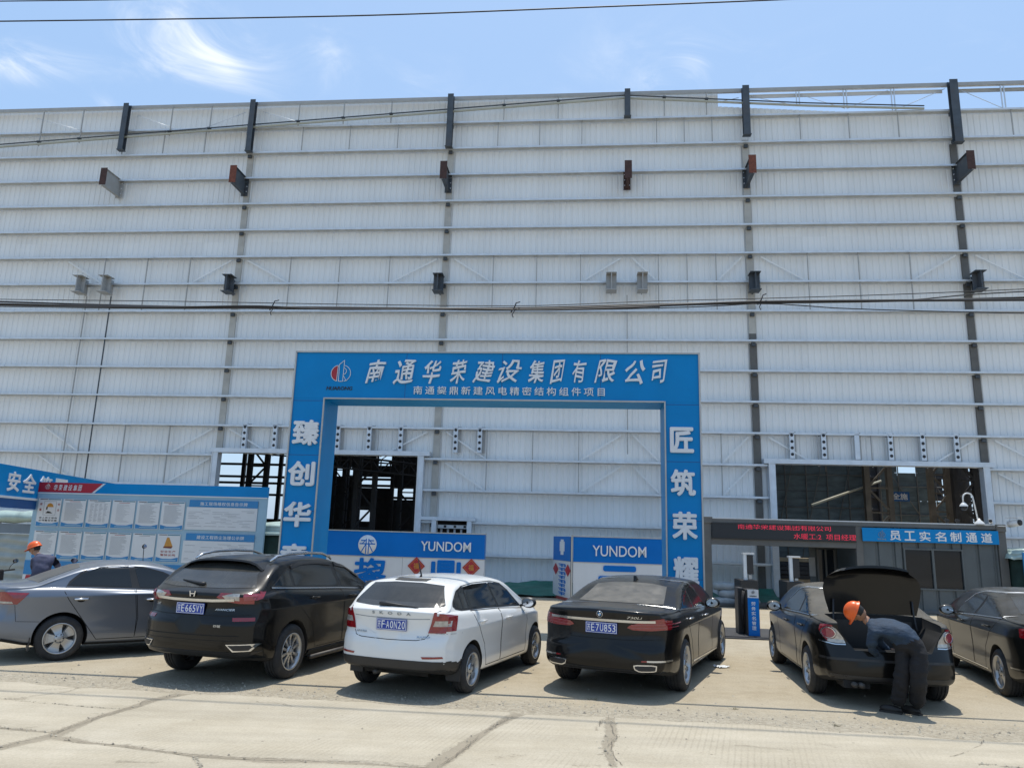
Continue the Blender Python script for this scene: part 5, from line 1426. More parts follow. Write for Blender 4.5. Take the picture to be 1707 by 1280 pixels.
# ---- black long limousine (third from the right)
def build_limo():
    x0, x1 = -1.13, 4.10
    c = Car(dict(x0=x0, x1=x1, wb=3.21, R=0.352, rim=0.255, tw=0.255, track=1.63, paint=P_black, tum=0.46, kr=0.24, kf=0.35, crease=0.86,
        ztop=[(x0, 1.125), (-0.95, 1.14), (-0.55, 1.135), (-0.2, 1.15), (0.15, 1.24), (0.62, 1.395), (1.0, 1.455), (1.45, 1.48), (1.9, 1.465), (2.3, 1.38), (2.95, 1.07), (3.5, 0.98), (3.95, 0.82), (x1, 0.72)],
        belt=[(x0, 1.05), (-0.2, 1.06), (1.0, 1.03), (2.6, 0.98), (3.5, 0.90), (x1, 0.68)], width=std(x0, x1, 0.951),
        bottom=[(x0, 0.34), (-0.5, 0.26), (0.5, 0.20), (2.7, 0.19), (3.6, 0.2), (x1, 0.22)], rear=REAR_SEDAN, front=FRONT))
    c.place('limousine', 'long black limousine with red lamps joined by a chrome bar and two chrome exhaust outlets', 'car', (1.72, 11.38, 24.4), 'cars parked in the row')
    T = rnd_poly
    win_f = [(0.98, 1.065), (1.93, 1.02), (1.55, 1.27), (1.25, 1.385), (1.02, 1.42), (0.92, 1.425)]
    win_r = [(-0.19, 1.11), (0.88, 1.07), (0.82, 1.43), (0.35, 1.425), (-0.05, 1.385), (-0.36, 1.29), (-0.37, 1.24)]
    full = [(-0.20, 1.10), (1.97, 1.005), (1.6, 1.275), (1.28, 1.40), (0.95, 1.445), (0.33, 1.44), (-0.08, 1.40), (-0.42, 1.29), (-0.40, 1.225)]
    c.sides('window_gasket', full, 0.002, M_gasket)
    c.sides('window', win_r, 0.004, M_glass); c.sides('window', win_f, 0.004, M_glass)
    for v in 'LR': c.lines('window_trim', [full[-1:] + full[:2], full[2:]], v, 0.018, 0.007, M_satin)
    c.doors([[(-0.16, 1.09), (0.92, 1.05), (0.98, 0.5), (0.95, 0.29), (0.58, 0.29), (0.50, 0.62), (0.2, 0.85)], [(0.94, 1.05), (2.0, 0.99), (2.22, 0.8), (2.2, 0.29), (0.97, 0.29), (1.0, 0.5)]])
    c.handles([(0.30, 0.95), (1.52, 0.91)], M_satin)
    for v in 'LR': c.lines('sill_trim', [[(0.55, 0.335), (2.75, 0.27)]], v, 0.022, 0.006, M_satin)
    c.one('rear_window', [(-0.10, -0.64), (-0.17, -0.3), (-0.18, 0), (-0.17, 0.3), (-0.10, 0.64), (0.56, 0.545), (0.63, 0.3), (0.65, 0), (0.63, -0.3), (0.56, -0.545)], 'top', 0.004, M_rglass, cell=0.08)
    c.one('windscreen', [(2.0, -0.5), (1.94, 0), (2.0, 0.5), (2.88, 0.62), (2.98, 0), (2.88, -0.62)], 'top', 0.004, M_glass, cell=0.08)
    lamp = [(0.40, 0.935), (0.60, 1.005), (0.80, 1.03), (0.97, 1.03), (0.97, 0.90), (0.66, 0.875), (0.44, 0.88), (0.37, 0.905)]
    for q in (1, -1):
        b = MB(); P = lamp if q > 0 else mir(lamp)
        c.patch(b, P, 'rear', 0.010, M_tail, 0.05, nmin=0.5, lim=lambda l: l.x < -0.75)
        c.patch(b, [(-1.0, 1.025), (-0.70, 1.0), (-0.74, 0.89), (-1.0, 0.885)], 'L' if q > 0 else 'R', 0.010, M_tail, 0.05, nmin=0.45)
        tl = b.build('tail_lamp', c.root)
        b = MB()
        for z, w in ((0.955, 0.012), (0.915, 0.008)): c.strip(b, [(q * 0.42, z - 0.012), (q * 0.7, z), (q * 0.93, z + 0.005)], 'rear', w, 0.013, M_tailp)
        b.build('light_guide', tl)
    b = MB(); c.strip(b, [(-0.72, 0.992), (-0.4, 0.988), (0, 0.986), (0.4, 0.988), (0.72, 0.992)], 'rear', 0.032, 0.016, M_satin); b.build('chrome_bar', c.root)
    c.plate('苏E7U853', -0.02, 0.885)
    c.text('730Li', -0.47, 1.035, 0.20, 0.03, M_satin, 'badge', italic=0.3)
    l, n = c.hit('rear', 0, 1.06)
    mx = Matrix.Translation(l + n * 0.002) @ n.to_track_quat('Z', 'Y').to_matrix().to_4x4()
    b = MB(); b.lathe([(0.042, 0), (0.042, 0.006), (0.036, 0.008), (0, 0.008)], M_black, 24, mx); b.lathe([(0.043, 0.0), (0.043, 0.0085), (0.039, 0.0085)], M_chrome, 24, mx)
    for k, mm in ((0, M_white), (1, M_mblue), (2, M_white), (3, M_mblue)):
        vs = [mx @ Vector((0, 0, 0.0092))] + [mx @ Vector((0.024 * math.cos(a), 0.024 * math.sin(a), 0.0092)) for a in np.linspace(k * math.pi / 2, (k + 1) * math.pi / 2, 7)]
        b.add(vs, [(0, i, i + 1) for i in range(1, 7)], mm)
    b.build('emblem', c.root)
    for q in (1, -1):
        P = [(0.46, 0.455), (0.745, 0.46), (0.735, 0.385), (0.70, 0.375), (0.53, 0.37), (0.47, 0.40)]
        P = P if q > 0 else mir(P)
        c.one('exhaust_trim', rnd_poly(P, 0.15, 1), 'rear', 0.014, M_chrome, cell=0.06)
        Q = [(x * 1.0 + (0.6 * q - x) * 0.10, z + (0.415 - z) * 0.32) for x, z in P]
        c.one('exhaust_outlet', rnd_poly(Q, 0.15, 1), 'rear', 0.017, M_black, cell=0.06)
        c.one('reflector', [(a * q, z) for a, z in ([(0.56, 0.508), (0.80, 0.512), (0.80, 0.492), (0.56, 0.488)])][::q], 'rear', 0.004, M_refl)
        c.lines('bumper_trim', [[(-1.05, 0.50), (-0.72, 0.50)]], 'L' if q > 0 else 'R', 0.022, 0.006, M_satin)
    b = MB()
    c.strip(b, [(-0.80, 0.77), (-0.4, 0.75), (0.4, 0.75), (0.80, 0.77)], 'rear', 0.008, 0.0012, M_gap)
    for q in (-1, 1): c.strip(b, [(q * 0.66, 1.11), (q * 0.64, 1.0), (q * 0.62, 0.86), (q * 0.55, 0.77)], 'rear', 0.007, 0.0012, M_gap)
    b.build('boot_lid_gap', c.root)
    l, n = c.hit('top', 0.85, 0)
    b = MB(); b.prism([(0.72, l.z - 0.03), (0.90, l.z - 0.01), (0.80, l.z + 0.045), (0.74, l.z + 0.06)], -0.02, 0.02, P_black3); b.build('antenna', c.root)
    c.wheels(dict(n=5, w0=0.05, w1=0.055, twin=0.26, t0=0.2, mat=M_rim))
    c.mirror(1.95, 1.07, 0.86, P_black)
    c.one('diffuser', [(0.6, 0.345), (0.55, 0.385), (-0.55, 0.385), (-0.6, 0.345), (-0.4, 0.30), (0.4, 0.30)], 'rear', 0.005, M_plast)
build_limo()

# ---- white hatchback
def build_hatch():
    x0, x1 = -0.86, 3.45
    c = Car(dict(x0=x0, x1=x1, wb=2.602, R=0.308, rim=0.205, tw=0.195, track=1.49, paint=P_white, low=(-0.32, 0.43), tum=0.40, kr=0.20, kf=0.35, crease=0.84,
        ztop=[(x0, 1.075), (-0.80, 1.095), (-0.70, 1.145), (-0.50, 1.29), (-0.28, 1.425), (-0.05, 1.452), (0.6, 1.478), (1.1, 1.47), (1.5, 1.42), (1.95, 1.22), (2.35, 1.03), (2.8, 0.95), (3.3, 0.80), (x1, 0.68)],
        belt=[(x0, 1.055), (-0.3, 1.05), (0.5, 1.01), (1.9, 0.945), (2.8, 0.86), (x1, 0.62)], width=std(x0, x1, 0.853),
        bottom=[(x0, 0.36), (-0.5, 0.28), (0.4, 0.2), (2.1, 0.19), (3.0, 0.2), (x1, 0.23)],
        rear=[(0.2, 0.10), (0.34, 0.025), (0.46, 0.0), (0.62, 0.0), (0.72, 0.02), (0.78, 0.055), (0.95, 0.065), (1.02, 0.05), (1.1, 0.03), (1.5, 0.03)], front=FRONT))
    c.place('hatchback', 'white hatchback with red tail lamps and a short roof aerial', 'car', (-1.20, 10.73, 21.0), 'cars parked in the row')
    full = [(-0.42, 1.09), (-0.28, 1.065), (0.5, 1.045), (2.0, 0.975), (1.62, 1.235), (1.36, 1.345), (1.0, 1.395), (0.3, 1.395), (-0.10, 1.37), (-0.29, 1.315), (-0.44, 1.19), (-0.47, 1.13)]
    c.sides('window_gasket', full, 0.002, M_gasket)
    c.sides('window', [(-0.40, 1.12), (-0.27, 1.09), (-0.06, 1.085), (-0.08, 1.345), (-0.27, 1.295), (-0.41, 1.19)], 0.004, M_glass)
    c.sides('window', [(-0.02, 1.085), (0.5, 1.07), (0.98, 1.05), (0.84, 1.372), (0.3, 1.375), (-0.04, 1.355)], 0.004, M_glass)
    c.sides('window', [(1.05, 1.045), (1.92, 1.005), (1.60, 1.215), (1.33, 1.33), (1.0, 1.373), (0.90, 1.375)], 0.004, M_glass)
    c.doors([[(-0.02, 1.05), (1.0, 1.01), (1.04, 0.6), (1.02, 0.29), (0.50, 0.29), (0.42, 0.58), (0.22, 0.78)], [(1.02, 1.01), (2.02, 0.94), (2.14, 0.75), (2.10, 0.29), (1.04, 0.29), (1.06, 0.6)]])
    c.handles([(0.28, 0.89), (1.28, 0.86)], P_white, 0.19)
    b = MB(); c.patch(b, [(-0.53, 1.375), (-0.2, 1.40), (0.2, 1.40), (0.53, 1.375), (0.665, 1.15), (0.65, 1.125), (0.3, 1.11), (-0.3, 1.11), (-0.65, 1.125), (-0.665, 1.15)], 'rear', 0.004, M_rglass2, 0.06, nmin=0.1)
    b.build('rear_window', c.root)
    c.one('windscreen', [(1.50, -0.52), (1.46, 0), (1.50, 0.52), (2.2, 0.62), (2.32, 0), (2.2, -0.62)], 'top', 0.004, M_glass, cell=0.08)
    b = MB(); c.strip(b, [(-0.24, 1.428), (0.24, 1.428)], 'rear', 0.022, 0.010, M_trimb); b.build('high_stop_lamp', c.root)
    # wiper
    b = MB(); a = c.hit('rear', 0.10, 1.13)[0]; e = c.hit('rear', -0.34, 1.115)[0]
    b.tube([a + Vector((-0.03, 0.1, 0.012)), a + Vector((-0.035, 0, 0.014)), e + Vector((-0.02, 0, 0))], [0.026, 0.02, 0.006], M_plast, 8); b.bar(a + Vector((-0.015, 0.04, -0.01)), e + Vector((-0.012, -0.02, -0.01)), 0.012, 0.02, M_plast); b.build('wiper', c.root)
    lamp = [(0.60, 1.065), (0.74, 1.065), (0.88, 1.045), (0.88, 0.835), (0.72, 0.815), (0.53, 0.815)]
    for q in (1, -1):
        P = lamp if q > 0 else mir(lamp)
        b = MB(); c.patch(b, P, 'rear', 0.010, M_tail, 0.05, nmin=0.5, lim=lambda l: l.x < -0.55)
        c.patch(b, [(-0.75, 1.06), (-0.44, 1.02), (-0.49, 0.84), (-0.75, 0.83)], 'L' if q > 0 else 'R', 0.010, M_tail, 0.05, nmin=0.45)
        tl = b.build('tail_lamp', c.root)
        Q = [(0.61, 0.965), (0.765, 0.965), (0.765, 0.895), (0.585, 0.895)]; Q = Q if q > 0 else mir(Q)
        b = MB(); c.patch(b, Q, 'rear', 0.014, M_tailw, 0.04); b.build('reversing_lens', tl)
        F = [(0.48, 0.535), (0.72, 0.54), (0.73, 0.515), (0.50, 0.508)]; F = F if q > 0 else mir(F)
        c.one('reflector', F, 'rear', 0.005, M_refl)
    c.plate('苏FA0N20', -0.03, 0.895)
    c.text('SKODA', -0.02, 1.035, 0.56, 0.036, M_inkg, 'badge', space=2.6, bold=0.01)
    c.text('上汽斯柯达', 0.42, 0.79, 0.17, 0.024, M_satin); c.text('RAPID', -0.48, 0.765, 0.16, 0.022, M_satin)
    b = MB()
    c.strip(b, [(-0.55, 0.985), (-0.3, 0.975), (0.3, 0.975), (0.55, 0.985)], 'rear', 0.010, 0.0012, M_inkg)
    c.strip(b, [(-0.54, 0.80), (-0.50, 0.745), (-0.40, 0.725), (0, 0.715), (0.40, 0.725), (0.50, 0.745), (0.54, 0.80)], 'rear', 0.008, 0.0012, M_gap)
    for q in (-1, 1): c.strip(b, [(q * 0.66, 1.09), (q * 0.60, 1.06)], 'rear', 0.008, 0.0012, M_gap); c.strip(b, [(q * 0.62, 0.812), (q * 0.86, 0.80)], 'rear', 0.006, 0.0012, M_inkg)
    b.build('tailgate_gap', c.root)
    c.one('lower_bumper', [(-0.82, 0.475), (-0.4, 0.485), (0.4, 0.485), (0.82, 0.475), (0.80, 0.385), (-0.80, 0.385)], 'rear', 0.006, M_trimb, nmin=0.03)
    for v in 'LR': c.one('lower_bumper', [(-0.84, 0.475), (-0.45, 0.46), (-0.37, 0.405), (-0.84, 0.385)], v, 0.005, M_trimb, nmin=0.1)
    l, n = c.hit('top', 0.0, 0)
    b = MB(); b.tube([l, l + Vector((0.01, 0, 0.03)), l + Vector((-0.11, 0, 0.25))], [0.022, 0.012, 0.004], M_plast, 8); b.build('antenna', c.root)
    b = MB(); b.tube([(-0.80, 0.18, 0.30), (-0.45, 0.18, 0.30)], 0.028, M_brake, 10); b.tube([(-0.55, 0.45, 0.30), (-0.55, -0.45, 0.30)], 0.045, M_under, 8); b.build('exhaust', c.root)
    for q in (-1, 1):
        b = MB(); b.b2(-0.36, -0.345, q * 0.82, q * 0.62, 0.2, 0.42, M_plast); b.build('mud_flap', c.root)
    c.wheels(dict(n=5, w0=0.05, w1=0.09, mat=M_rim, pow=1.4))
    c.mirror(1.98, 1.03, 0.79, M_trimb)
build_hatch()

# ---- black crossover
def build_suv():
    x0, x1 = -1.06, 3.80
    c = Car(dict(x0=x0, x1=x1, wb=2.82, R=0.368, rim=0.245, tw=0.245, track=1.66, paint=P_black3, tum=0.42, kr=0.26, kf=0.35, crease=0.98,
        ztop=[(x0, 1.19), (-0.98, 1.235), (-0.85, 1.285), (-0.5, 1.475), (-0.22, 1.605), (0.1, 1.648), (0.6, 1.668), (1.1, 1.66), (1.5, 1.60), (1.95, 1.43), (2.55, 1.16), (3.1, 1.06), (3.6, 0.88), (x1, 0.72)],
        belt=[(x0, 1.15), (-0.3, 1.20), (0.6, 1.16), (2.2, 1.08), (3.1, 0.98), (x1, 0.68)], width=std(x0, x1, 0.971),
        bottom=[(x0, 0.40), (-0.6, 0.30), (0.4, 0.24), (2.3, 0.24), (3.2, 0.24), (x1, 0.28)],
        rear=[(0.25, 0.20), (0.42, 0.06), (0.55, 0.0), (0.80, 0.0), (0.90, 0.05), (1.08, 0.075), (1.15, 0.05), (1.3, 0.05), (1.6, 0.05)], front=FRONT))
    c.place('crossover', 'black crossover with silver roof rails and ten spoke wheels, second car from the left', 'car', (-3.92, 11.33, 16.4), 'cars parked in the row')
    full = [(-0.50, 1.265), (0.05, 1.235), (1.40, 1.17), (2.42, 1.105), (2.1, 1.30), (1.72, 1.47), (1.35, 1.555), (0.9, 1.585), (0.3, 1.575), (0.02, 1.53), (-0.25, 1.40)]
    c.sides('window_gasket', full, 0.002, M_gasket)
    c.sides('window', [(-0.45, 1.285), (0.0, 1.262), (-0.02, 1.49), (-0.24, 1.39)], 0.004, M_glass)
    c.sides('window', [(0.06, 1.262), (1.33, 1.20), (1.22, 1.50), (0.8, 1.535), (0.35, 1.53), (0.05, 1.48)], 0.004, M_glass)
    c.sides('window', [(1.43, 1.195), (2.33, 1.135), (2.05, 1.30), (1.68, 1.455), (1.34, 1.50)], 0.004, M_glass)
    c.sides('rain_deflector', [(0.05, 1.49), (0.35, 1.54), (0.8, 1.545), (1.22, 1.51), (1.20, 1.56), (0.9, 1.59), (0.3, 1.58), (0.03, 1.535)], 0.022, M_trimb)
    c.sides('rain_deflector', [(1.34, 1.505), (1.68, 1.46), (2.03, 1.305), (2.12, 1.30), (1.73, 1.475), (1.34, 1.555)], 0.022, M_trimb)
    for v in 'LR': c.lines('window_trim', [[(-0.50, 1.258), (0.05, 1.228), (1.40, 1.163), (2.4, 1.1)]], v, 0.016, 0.006, M_satin)
    c.doors([[(-0.3, 1.24), (1.36, 1.15), (1.44, 0.75), (1.42, 0.36), (0.62, 0.36), (0.52, 0.70), (0.1, 0.98)], [(1.38, 1.15), (2.45, 1.08), (2.52, 0.9), (2.36, 0.36), (1.44, 0.36), (1.46, 0.75)]])
    c.handles([(0.50, 1.07), (1.66, 1.03)], P_black3, 0.22)
    for q in (1, -1):
        b = MB(); pts = [(-0.25, 1.60), (-0.1, 1.665), (0.2, 1.70), (0.7, 1.71), (1.15, 1.695), (1.4, 1.64), (1.46, 1.60)]
        b.tube([(x, q * (0.655 - 0.03 * abs(x - 0.6)), z) for x, z in pts], [0.014, 0.02, 0.02, 0.02, 0.02, 0.02, 0.014], M_satin, 8); b.build('roof_rail', c.root)
    b = MB(); c.patch(b, [(-0.62, 1.52), (-0.3, 1.55), (0.3, 1.55), (0.62, 1.52), (0.64, 1.42), (0.76, 1.265), (0.4, 1.25), (-0.4, 1.25), (-0.76, 1.265), (-0.64, 1.42)], 'rear', 0.004, M_rglass2, 0.06, nmin=0.1)
    b.build('rear_window', c.root)
    # roof spoiler: a lip over the rear window
    vs, fs = [], []
    ys = np.linspace(-0.66, 0.66, 13)
    for y in ys:
        dr = 0.035 * (y / 0.66) ** 2 + 0.10 * abs(y / 0.66) ** 6
        vs += [(-0.02, y, 1.655 - dr * 0.6), (-0.44, y, 1.625 - dr), (-0.46, y, 1.60 - dr), (-0.30, y, 1.565 - dr)]
    for i in range(12):
        o_ = i * 4
        for k in range(4): fs.append((o_ + k, o_ + (k + 1) % 4, o_ + 4 + (k + 1) % 4, o_ + 4 + k))
    fs += [(0, 3, 2, 1), (48, 49, 50, 51)]
    b = MB(); b.add(vs, fs, P_black3, False); b.build('roof_spoiler', c.root)
    c.one('windscreen', [(1.62, -0.55), (1.58, 0), (1.62, 0.55), (2.4, 0.7), (2.5, 0), (2.4, -0.7)], 'top', 0.004, M_glass, cell=0.08)
    b = MB(); a = c.hit('rear', 0.02, 1.285)[0]; e = c.hit('rear', 0.42, 1.33)[0]
    b.tube([a + Vector((-0.03, -0.06, 0.01)), a + Vector((-0.035, 0, 0.014)), e + Vector((-0.02, 0, 0))], [0.026, 0.022, 0.006], M_plast, 8); b.build('wiper', c.root)
    lamp = [(0.36, 1.14), (0.44, 1.215), (0.55, 1.235), (0.75, 1.235), (0.96, 1.23), (0.96, 1.10), (0.86, 1.06), (0.66, 1.065), (0.5, 1.09)]
    for q in (1, -1):
        P = lamp if q > 0 else mir(lamp)
        b = MB(); c.patch(b, P, 'rear', 0.010, M_tail, 0.05, nmin=0.5, lim=lambda l: l.x < -0.72)
        c.patch(b, [(-1.0, 1.235), (-0.62, 1.215), (-0.70, 1.13), (-1.0, 1.065)], 'L' if q > 0 else 'R', 0.010, M_tail, 0.05, nmin=0.45)
        tl = b.build('tail_lamp', c.root)
        Q = [(0.44, 1.165), (0.56, 1.185), (0.66, 1.185), (0.66, 1.105), (0.5, 1.115)]; Q = Q if q > 0 else mir(Q)
        b = MB(); c.patch(b, Q, 'rear', 0.014, M_tailw, 0.04); b.build('clear_lens', tl)
        Q = [(0.70, 1.185), (0.83, 1.185), (0.82, 1.12), (0.71, 1.105)]; Q = Q if q > 0 else mir(Q)
        b = MB(); c.patch(b, Q, 'rear', 0.014, M_tailp, 0.04); b.build('clear_lens', tl)
        F = [(0.60, 0.885), (0.84, 0.89), (0.85, 0.845), (0.62, 0.84)]; F = F if q > 0 else mir(F)
        c.one('reflector', F, 'rear', 0.006, M_refl)
        E_ = [(0.57, 0.555), (0.90, 0.56), (0.83, 0.47), (0.65, 0.465)]; P2 = E_ if q > 0 else mir(E_)
        c.one('exhaust_trim', P2, 'rear', 0.012, M_chrome, cell=0.06)
        P3 = [(x + (0.735 * q - x) * 0.16, z + (0.515 - z) * 0.30) for x, z in P2]
        c.one('exhaust_outlet', P3, 'rear', 0.015, M_black, cell=0.06)
    b = MB(); c.strip(b, [(-0.60, 1.115), (-0.3, 1.10), (0, 1.098), (0.3, 1.10), (0.60, 1.115)], 'rear', 0.035, 0.022, M_satin); b.build('chrome_bar', c.root)
    c.plate('苏E665VY', 0.02, 0.985)
    c.text('AVANCIER', -0.48, 0.985, 0.26, 0.026, M_satin, italic=0.2); c.text('四驱', -0.44, 0.78, 0.10, 0.03, M_satin)
    c.text('2.0T', 0.60, 1.02, 0.09, 0.03, M_satin)
    # upright capital H emblem with side legs splayed outward
    l, n = c.hit('rear', 0, 1.175)
    b = MB(); x = l.x - 0.018
    for q in (-1, 1): b.bar((x, q * 0.030, 1.140), (x, q * 0.042, 1.212), 0.014, 0.010, M_chrome, up=(1, 0, 0)); b.bar((x, q * 0.030, 1.140), (x, q * 0.022, 1.150), 0.01, 0.008, M_chrome, up=(1, 0, 0))
    b.bar((x, -0.034, 1.176), (x, 0.034, 1.176), 0.012, 0.008, M_chrome, up=(1, 0, 0)); b.build('emblem', c.root)
    b = MB(); c.strip(b, [(-0.80, 0.92), (-0.4, 0.905), (0.4, 0.905), (0.80, 0.92)], 'rear', 0.008, 0.0012, M_gap)
    c.strip(b, [(-0.72, 0.66), (0.72, 0.66)], 'rear', 0.012, 0.002, M_gap); c.strip(b, [(-0.85, 0.60), (0.85, 0.60)], 'rear', 0.006, 0.0012, M_gap); b.build('tailgate_gap', c.root)
    c.one('lower_bumper', [(-0.9, 0.455), (0.9, 0.455), (0.8, 0.40), (0.5, 0.36), (-0.5, 0.36), (-0.8, 0.40)], 'rear', 0.006, M_trimb)
    c.sides('sill_board', [(0.46, 0.33), (2.36, 0.33), (2.36, 0.25), (0.46, 0.25)], 0.02, M_trimb)
    b = MB(); b.tube([(0.42, -1.0, 0.24), (2.3, -1.0, 0.24)], 0.03, M_brake, 10); b.tube([(0.42, 1.0, 0.24), (2.3, 1.0, 0.24)], 0.03, M_brake, 10); b.build('side_step', c.root)
    c.wheels(dict(n=5, w0=0.028, w1=0.042, twin=0.30, t0=0.3, mat=M_rim))
    c.mirror(2.18, 1.16, 0.90, P_black3, 1.1)
build_suv()

def sedan_common(c, full, wins, trim=True):
    c.sides('window_gasket', full, 0.002, M_gasket)
    for w in wins: c.sides('window', w, 0.004, M_glass)
# ---- black sedan with its boot open
def build_boot_sedan():
    x0, x1 = -1.0, 3.62
    c = Car(dict(x0=x0, x1=x1, wb=2.705, R=0.322, rim=0.215, tw=0.215, track=1.56, paint=P_black2, tum=0.46, kr=0.26, kf=0.35, crease=0.84,
        ztop=[(x0, 1.05), (-0.9, 1.075), (-0.5, 1.09), (-0.15, 1.115), (0.15, 1.22), (0.55, 1.38), (0.95, 1.455), (1.35, 1.475), (1.75, 1.44), (2.15, 1.28), (2.6, 1.03), (3.0, 0.95), (3.45, 0.78), (x1, 0.66)],
        belt=[(x0, 1.0), (-0.2, 1.04), (1.0, 1.01), (2.3, 0.95), (3.0, 0.86), (x1, 0.62)], width=std(x0, x1, 0.905),
        bottom=[(x0, 0.32), (-0.5, 0.26), (0.5, 0.2), (2.2, 0.19), (3.1, 0.2), (x1, 0.22)],
        rear=[(0.2, 0.14), (0.32, 0.04), (0.42, 0.0), (0.58, 0.0), (0.66, 0.02), (0.85, 0.07), (1.0, 0.06), (1.1, 0.03), (1.5, 0.03)], front=FRONT,
        cuts=[(-0.80, -0.16, -0.52, 0.52, 0.40, 0.80)], vcut=[(-0.66, 1.4), (-0.64, 0.97), (-0.60, 0.90), (-0.47, 0.715), (0.47, 0.715), (0.60, 0.90), (0.64, 0.97), (0.66, 1.4)]))
    c.place('sedan', 'dusty black sedan with its boot lid raised and round red tail lamps', 'car', (5.20, 11.02, 9.3), 'cars parked in the row')
    full = [(-0.27, 1.075), (0.6, 1.045), (1.95, 0.985), (1.62, 1.18), (1.25, 1.345), (0.9, 1.405), (0.4, 1.40), (0.0, 1.35), (-0.33, 1.22), (-0.36, 1.15)]
    sedan_common(c, full, [[(-0.25, 1.09), (0.55, 1.065), (0.50, 1.385), (0.2, 1.36), (-0.05, 1.315), (-0.31, 1.20), (-0.31, 1.14)], [(0.64, 1.06), (1.88, 1.005), (1.58, 1.18), (1.22, 1.33), (0.9, 1.385), (0.59, 1.388)]])
    for v in 'LR': c.lines('window_trim', [full[-1:] + full[:3], full[3:]], v, 0.016, 0.007, M_satin)
    c.doors([[(-0.22, 1.06), (0.62, 1.03), (0.68, 0.6), (0.66, 0.28), (0.48, 0.28), (0.42, 0.58), (0.1, 0.82)], [(0.64, 1.03), (1.95, 0.97), (2.02, 0.8), (1.95, 0.28), (0.68, 0.28), (0.70, 0.6)]])
    c.handles([(0.20, 0.90), (1.25, 0.87)], M_trimb)
    c.one('rear_window', [(0.0, -0.56), (-0.10, 0), (0.0, 0.56), (0.5, 0.48), (0.54, 0), (0.5, -0.48)], 'top', 0.004, M_rglass, cell=0.08)
    c.one('windscreen', [(1.85, -0.5), (1.80, 0), (1.85, 0.5), (2.45, 0.62), (2.55, 0), (2.45, -0.62)], 'top', 0.004, M_glass, cell=0.08)
    lamp = [(0.585, 0.86), (0.66, 0.965), (0.74, 1.01), (0.90, 1.0), (0.90, 0.84), (0.82, 0.795), (0.66, 0.785), (0.56, 0.79)]
    for q in (1, -1):
        P = lamp if q > 0 else mir(lamp)
        b = MB(); c.patch(b, P, 'rear', 0.010, M_tailw, 0.05, nmin=0.5, lim=lambda l: l.x < -0.72)
        sd = 'L' if q > 0 else 'R'
        c.patch(b, [(-0.95, 1.02), (-0.62, 1.0), (-0.60, 0.93), (-0.74, 0.80), (-0.95, 0.80)], sd, 0.010, M_tail, 0.05, nmin=0.45)
        tl = b.build('tail_lamp', c.root)
        U = [(0.68, 0.965), (0.75, 1.0), (0.89, 0.99), (0.89, 0.85), (0.80, 0.83), (0.66, 0.83)]
        b = MB(); c.patch(b, rnd_poly(U if q > 0 else mir(U)), 'rear', 0.012, M_taild, 0.05, nmin=0.5); b.build('red_lens', tl)
        cir = [(q * 0.735 + 0.068 * math.cos(a), 0.905 + 0.068 * math.sin(a)) for a in np.linspace(0, 2 * math.pi, 24, endpoint=False)]
        b = MB(); c.patch(b, cir, 'rear', 0.022, M_tailp, 0.05)
        c.strip(b, cir + cir[:1], 'rear', 0.008, 0.026, M_satin); b.build('round_lens', tl)
    b = MB(); c.strip(b, [(-0.84, 0.585), (-0.5, 0.60), (0.5, 0.60), (0.84, 0.585)], 'rear', 0.03, 0.004, M_trimb); b.build('bumper_trim', c.root)
    for q in (1, -1): c.lines('lamp_trim', [[(q * 0.56, 0.775), (q * 0.68, 0.768), (q * 0.84, 0.79)]], 'rear', 0.014, 0.006, M_satin)
    c.one('lower_bumper', [(-0.8, 0.40), (0.8, 0.40), (0.76, 0.345), (-0.76, 0.345)], 'rear', 0.004, M_trimb)
    b = MB(); b.tube([(-1.0, 0.42, 0.29), (-0.6, 0.42, 0.29)], 0.035, M_brake, 12); b.tube([(-0.98, 0.50, 0.29), (-0.6, 0.50, 0.29)], 0.035, M_brake, 12); b.b2(-0.9, -0.5, 0.3, 0.62, 0.24, 0.34, M_under); b.build('exhaust', c.root)
    # boot lid, modelled closed then swung up about its hinge
    hx, hz, ang = -0.14, 1.10, R(88)
    def swing(p):
        x, y, z = p[0] - hx, p[1], p[2] - hz
        return (hx + x * math.cos(ang) + z * math.sin(ang), y, hz - x * math.sin(ang) + z * math.cos(ang))
    prof = [(-0.16, 1.105, 0.58), (-0.35, 1.10, 0.63), (-0.50, 1.09, 0.655), (-0.62, 1.08, 0.635), (-0.69, 1.07, 0.59), (-0.735, 1.055, 0.53), (-0.765, 1.02, 0.49), (-0.775, 0.95, 0.47), (-0.80, 0.88, 0.45), (-0.81, 0.80, 0.42)]
    ny = 14
    def shell(off, sc_):
        out = []
        for i, (x, z, w) in enumerate(prof):
            a, e = prof[max(0, i - 1)], prof[min(len(prof) - 1, i + 1)]
            tx, tz = e[0] - a[0], e[1] - a[1]; L = math.hypot(tx, tz)
            nx, nz = tz / L, -tx / L
            for j in range(ny + 1):
                y = -w + 2 * w * j / ny; u = abs(y / w)
                bow = 0.05 * u ** 2.5 * min(1, max(0, (-x - 0.55) / 0.3)); drop = 0.03 * u ** 4
                out.append(swing((x + nx * off + bow, y * sc_, z + nz * off - drop * (1 if z > 1.0 else 0))))
        return out
    o1, o2 = shell(0, 1), shell(0.035, 0.93)
    n = len(prof) * (ny + 1)
    def fc(o_, rev):
        fs = []
        for i in range(len(prof) - 1):
            for j in range(ny):
                q = [o_ + i * (ny + 1) + j, o_ + i * (ny + 1) + j + 1, o_ + (i + 1) * (ny + 1) + j + 1, o_ + (i + 1) * (ny + 1) + j]
                fs.append(q[::-1] if rev else q)
        return fs
    b = MB(); vs = o1 + o2
    b.add(vs, fc(0, False), P_black2, True)
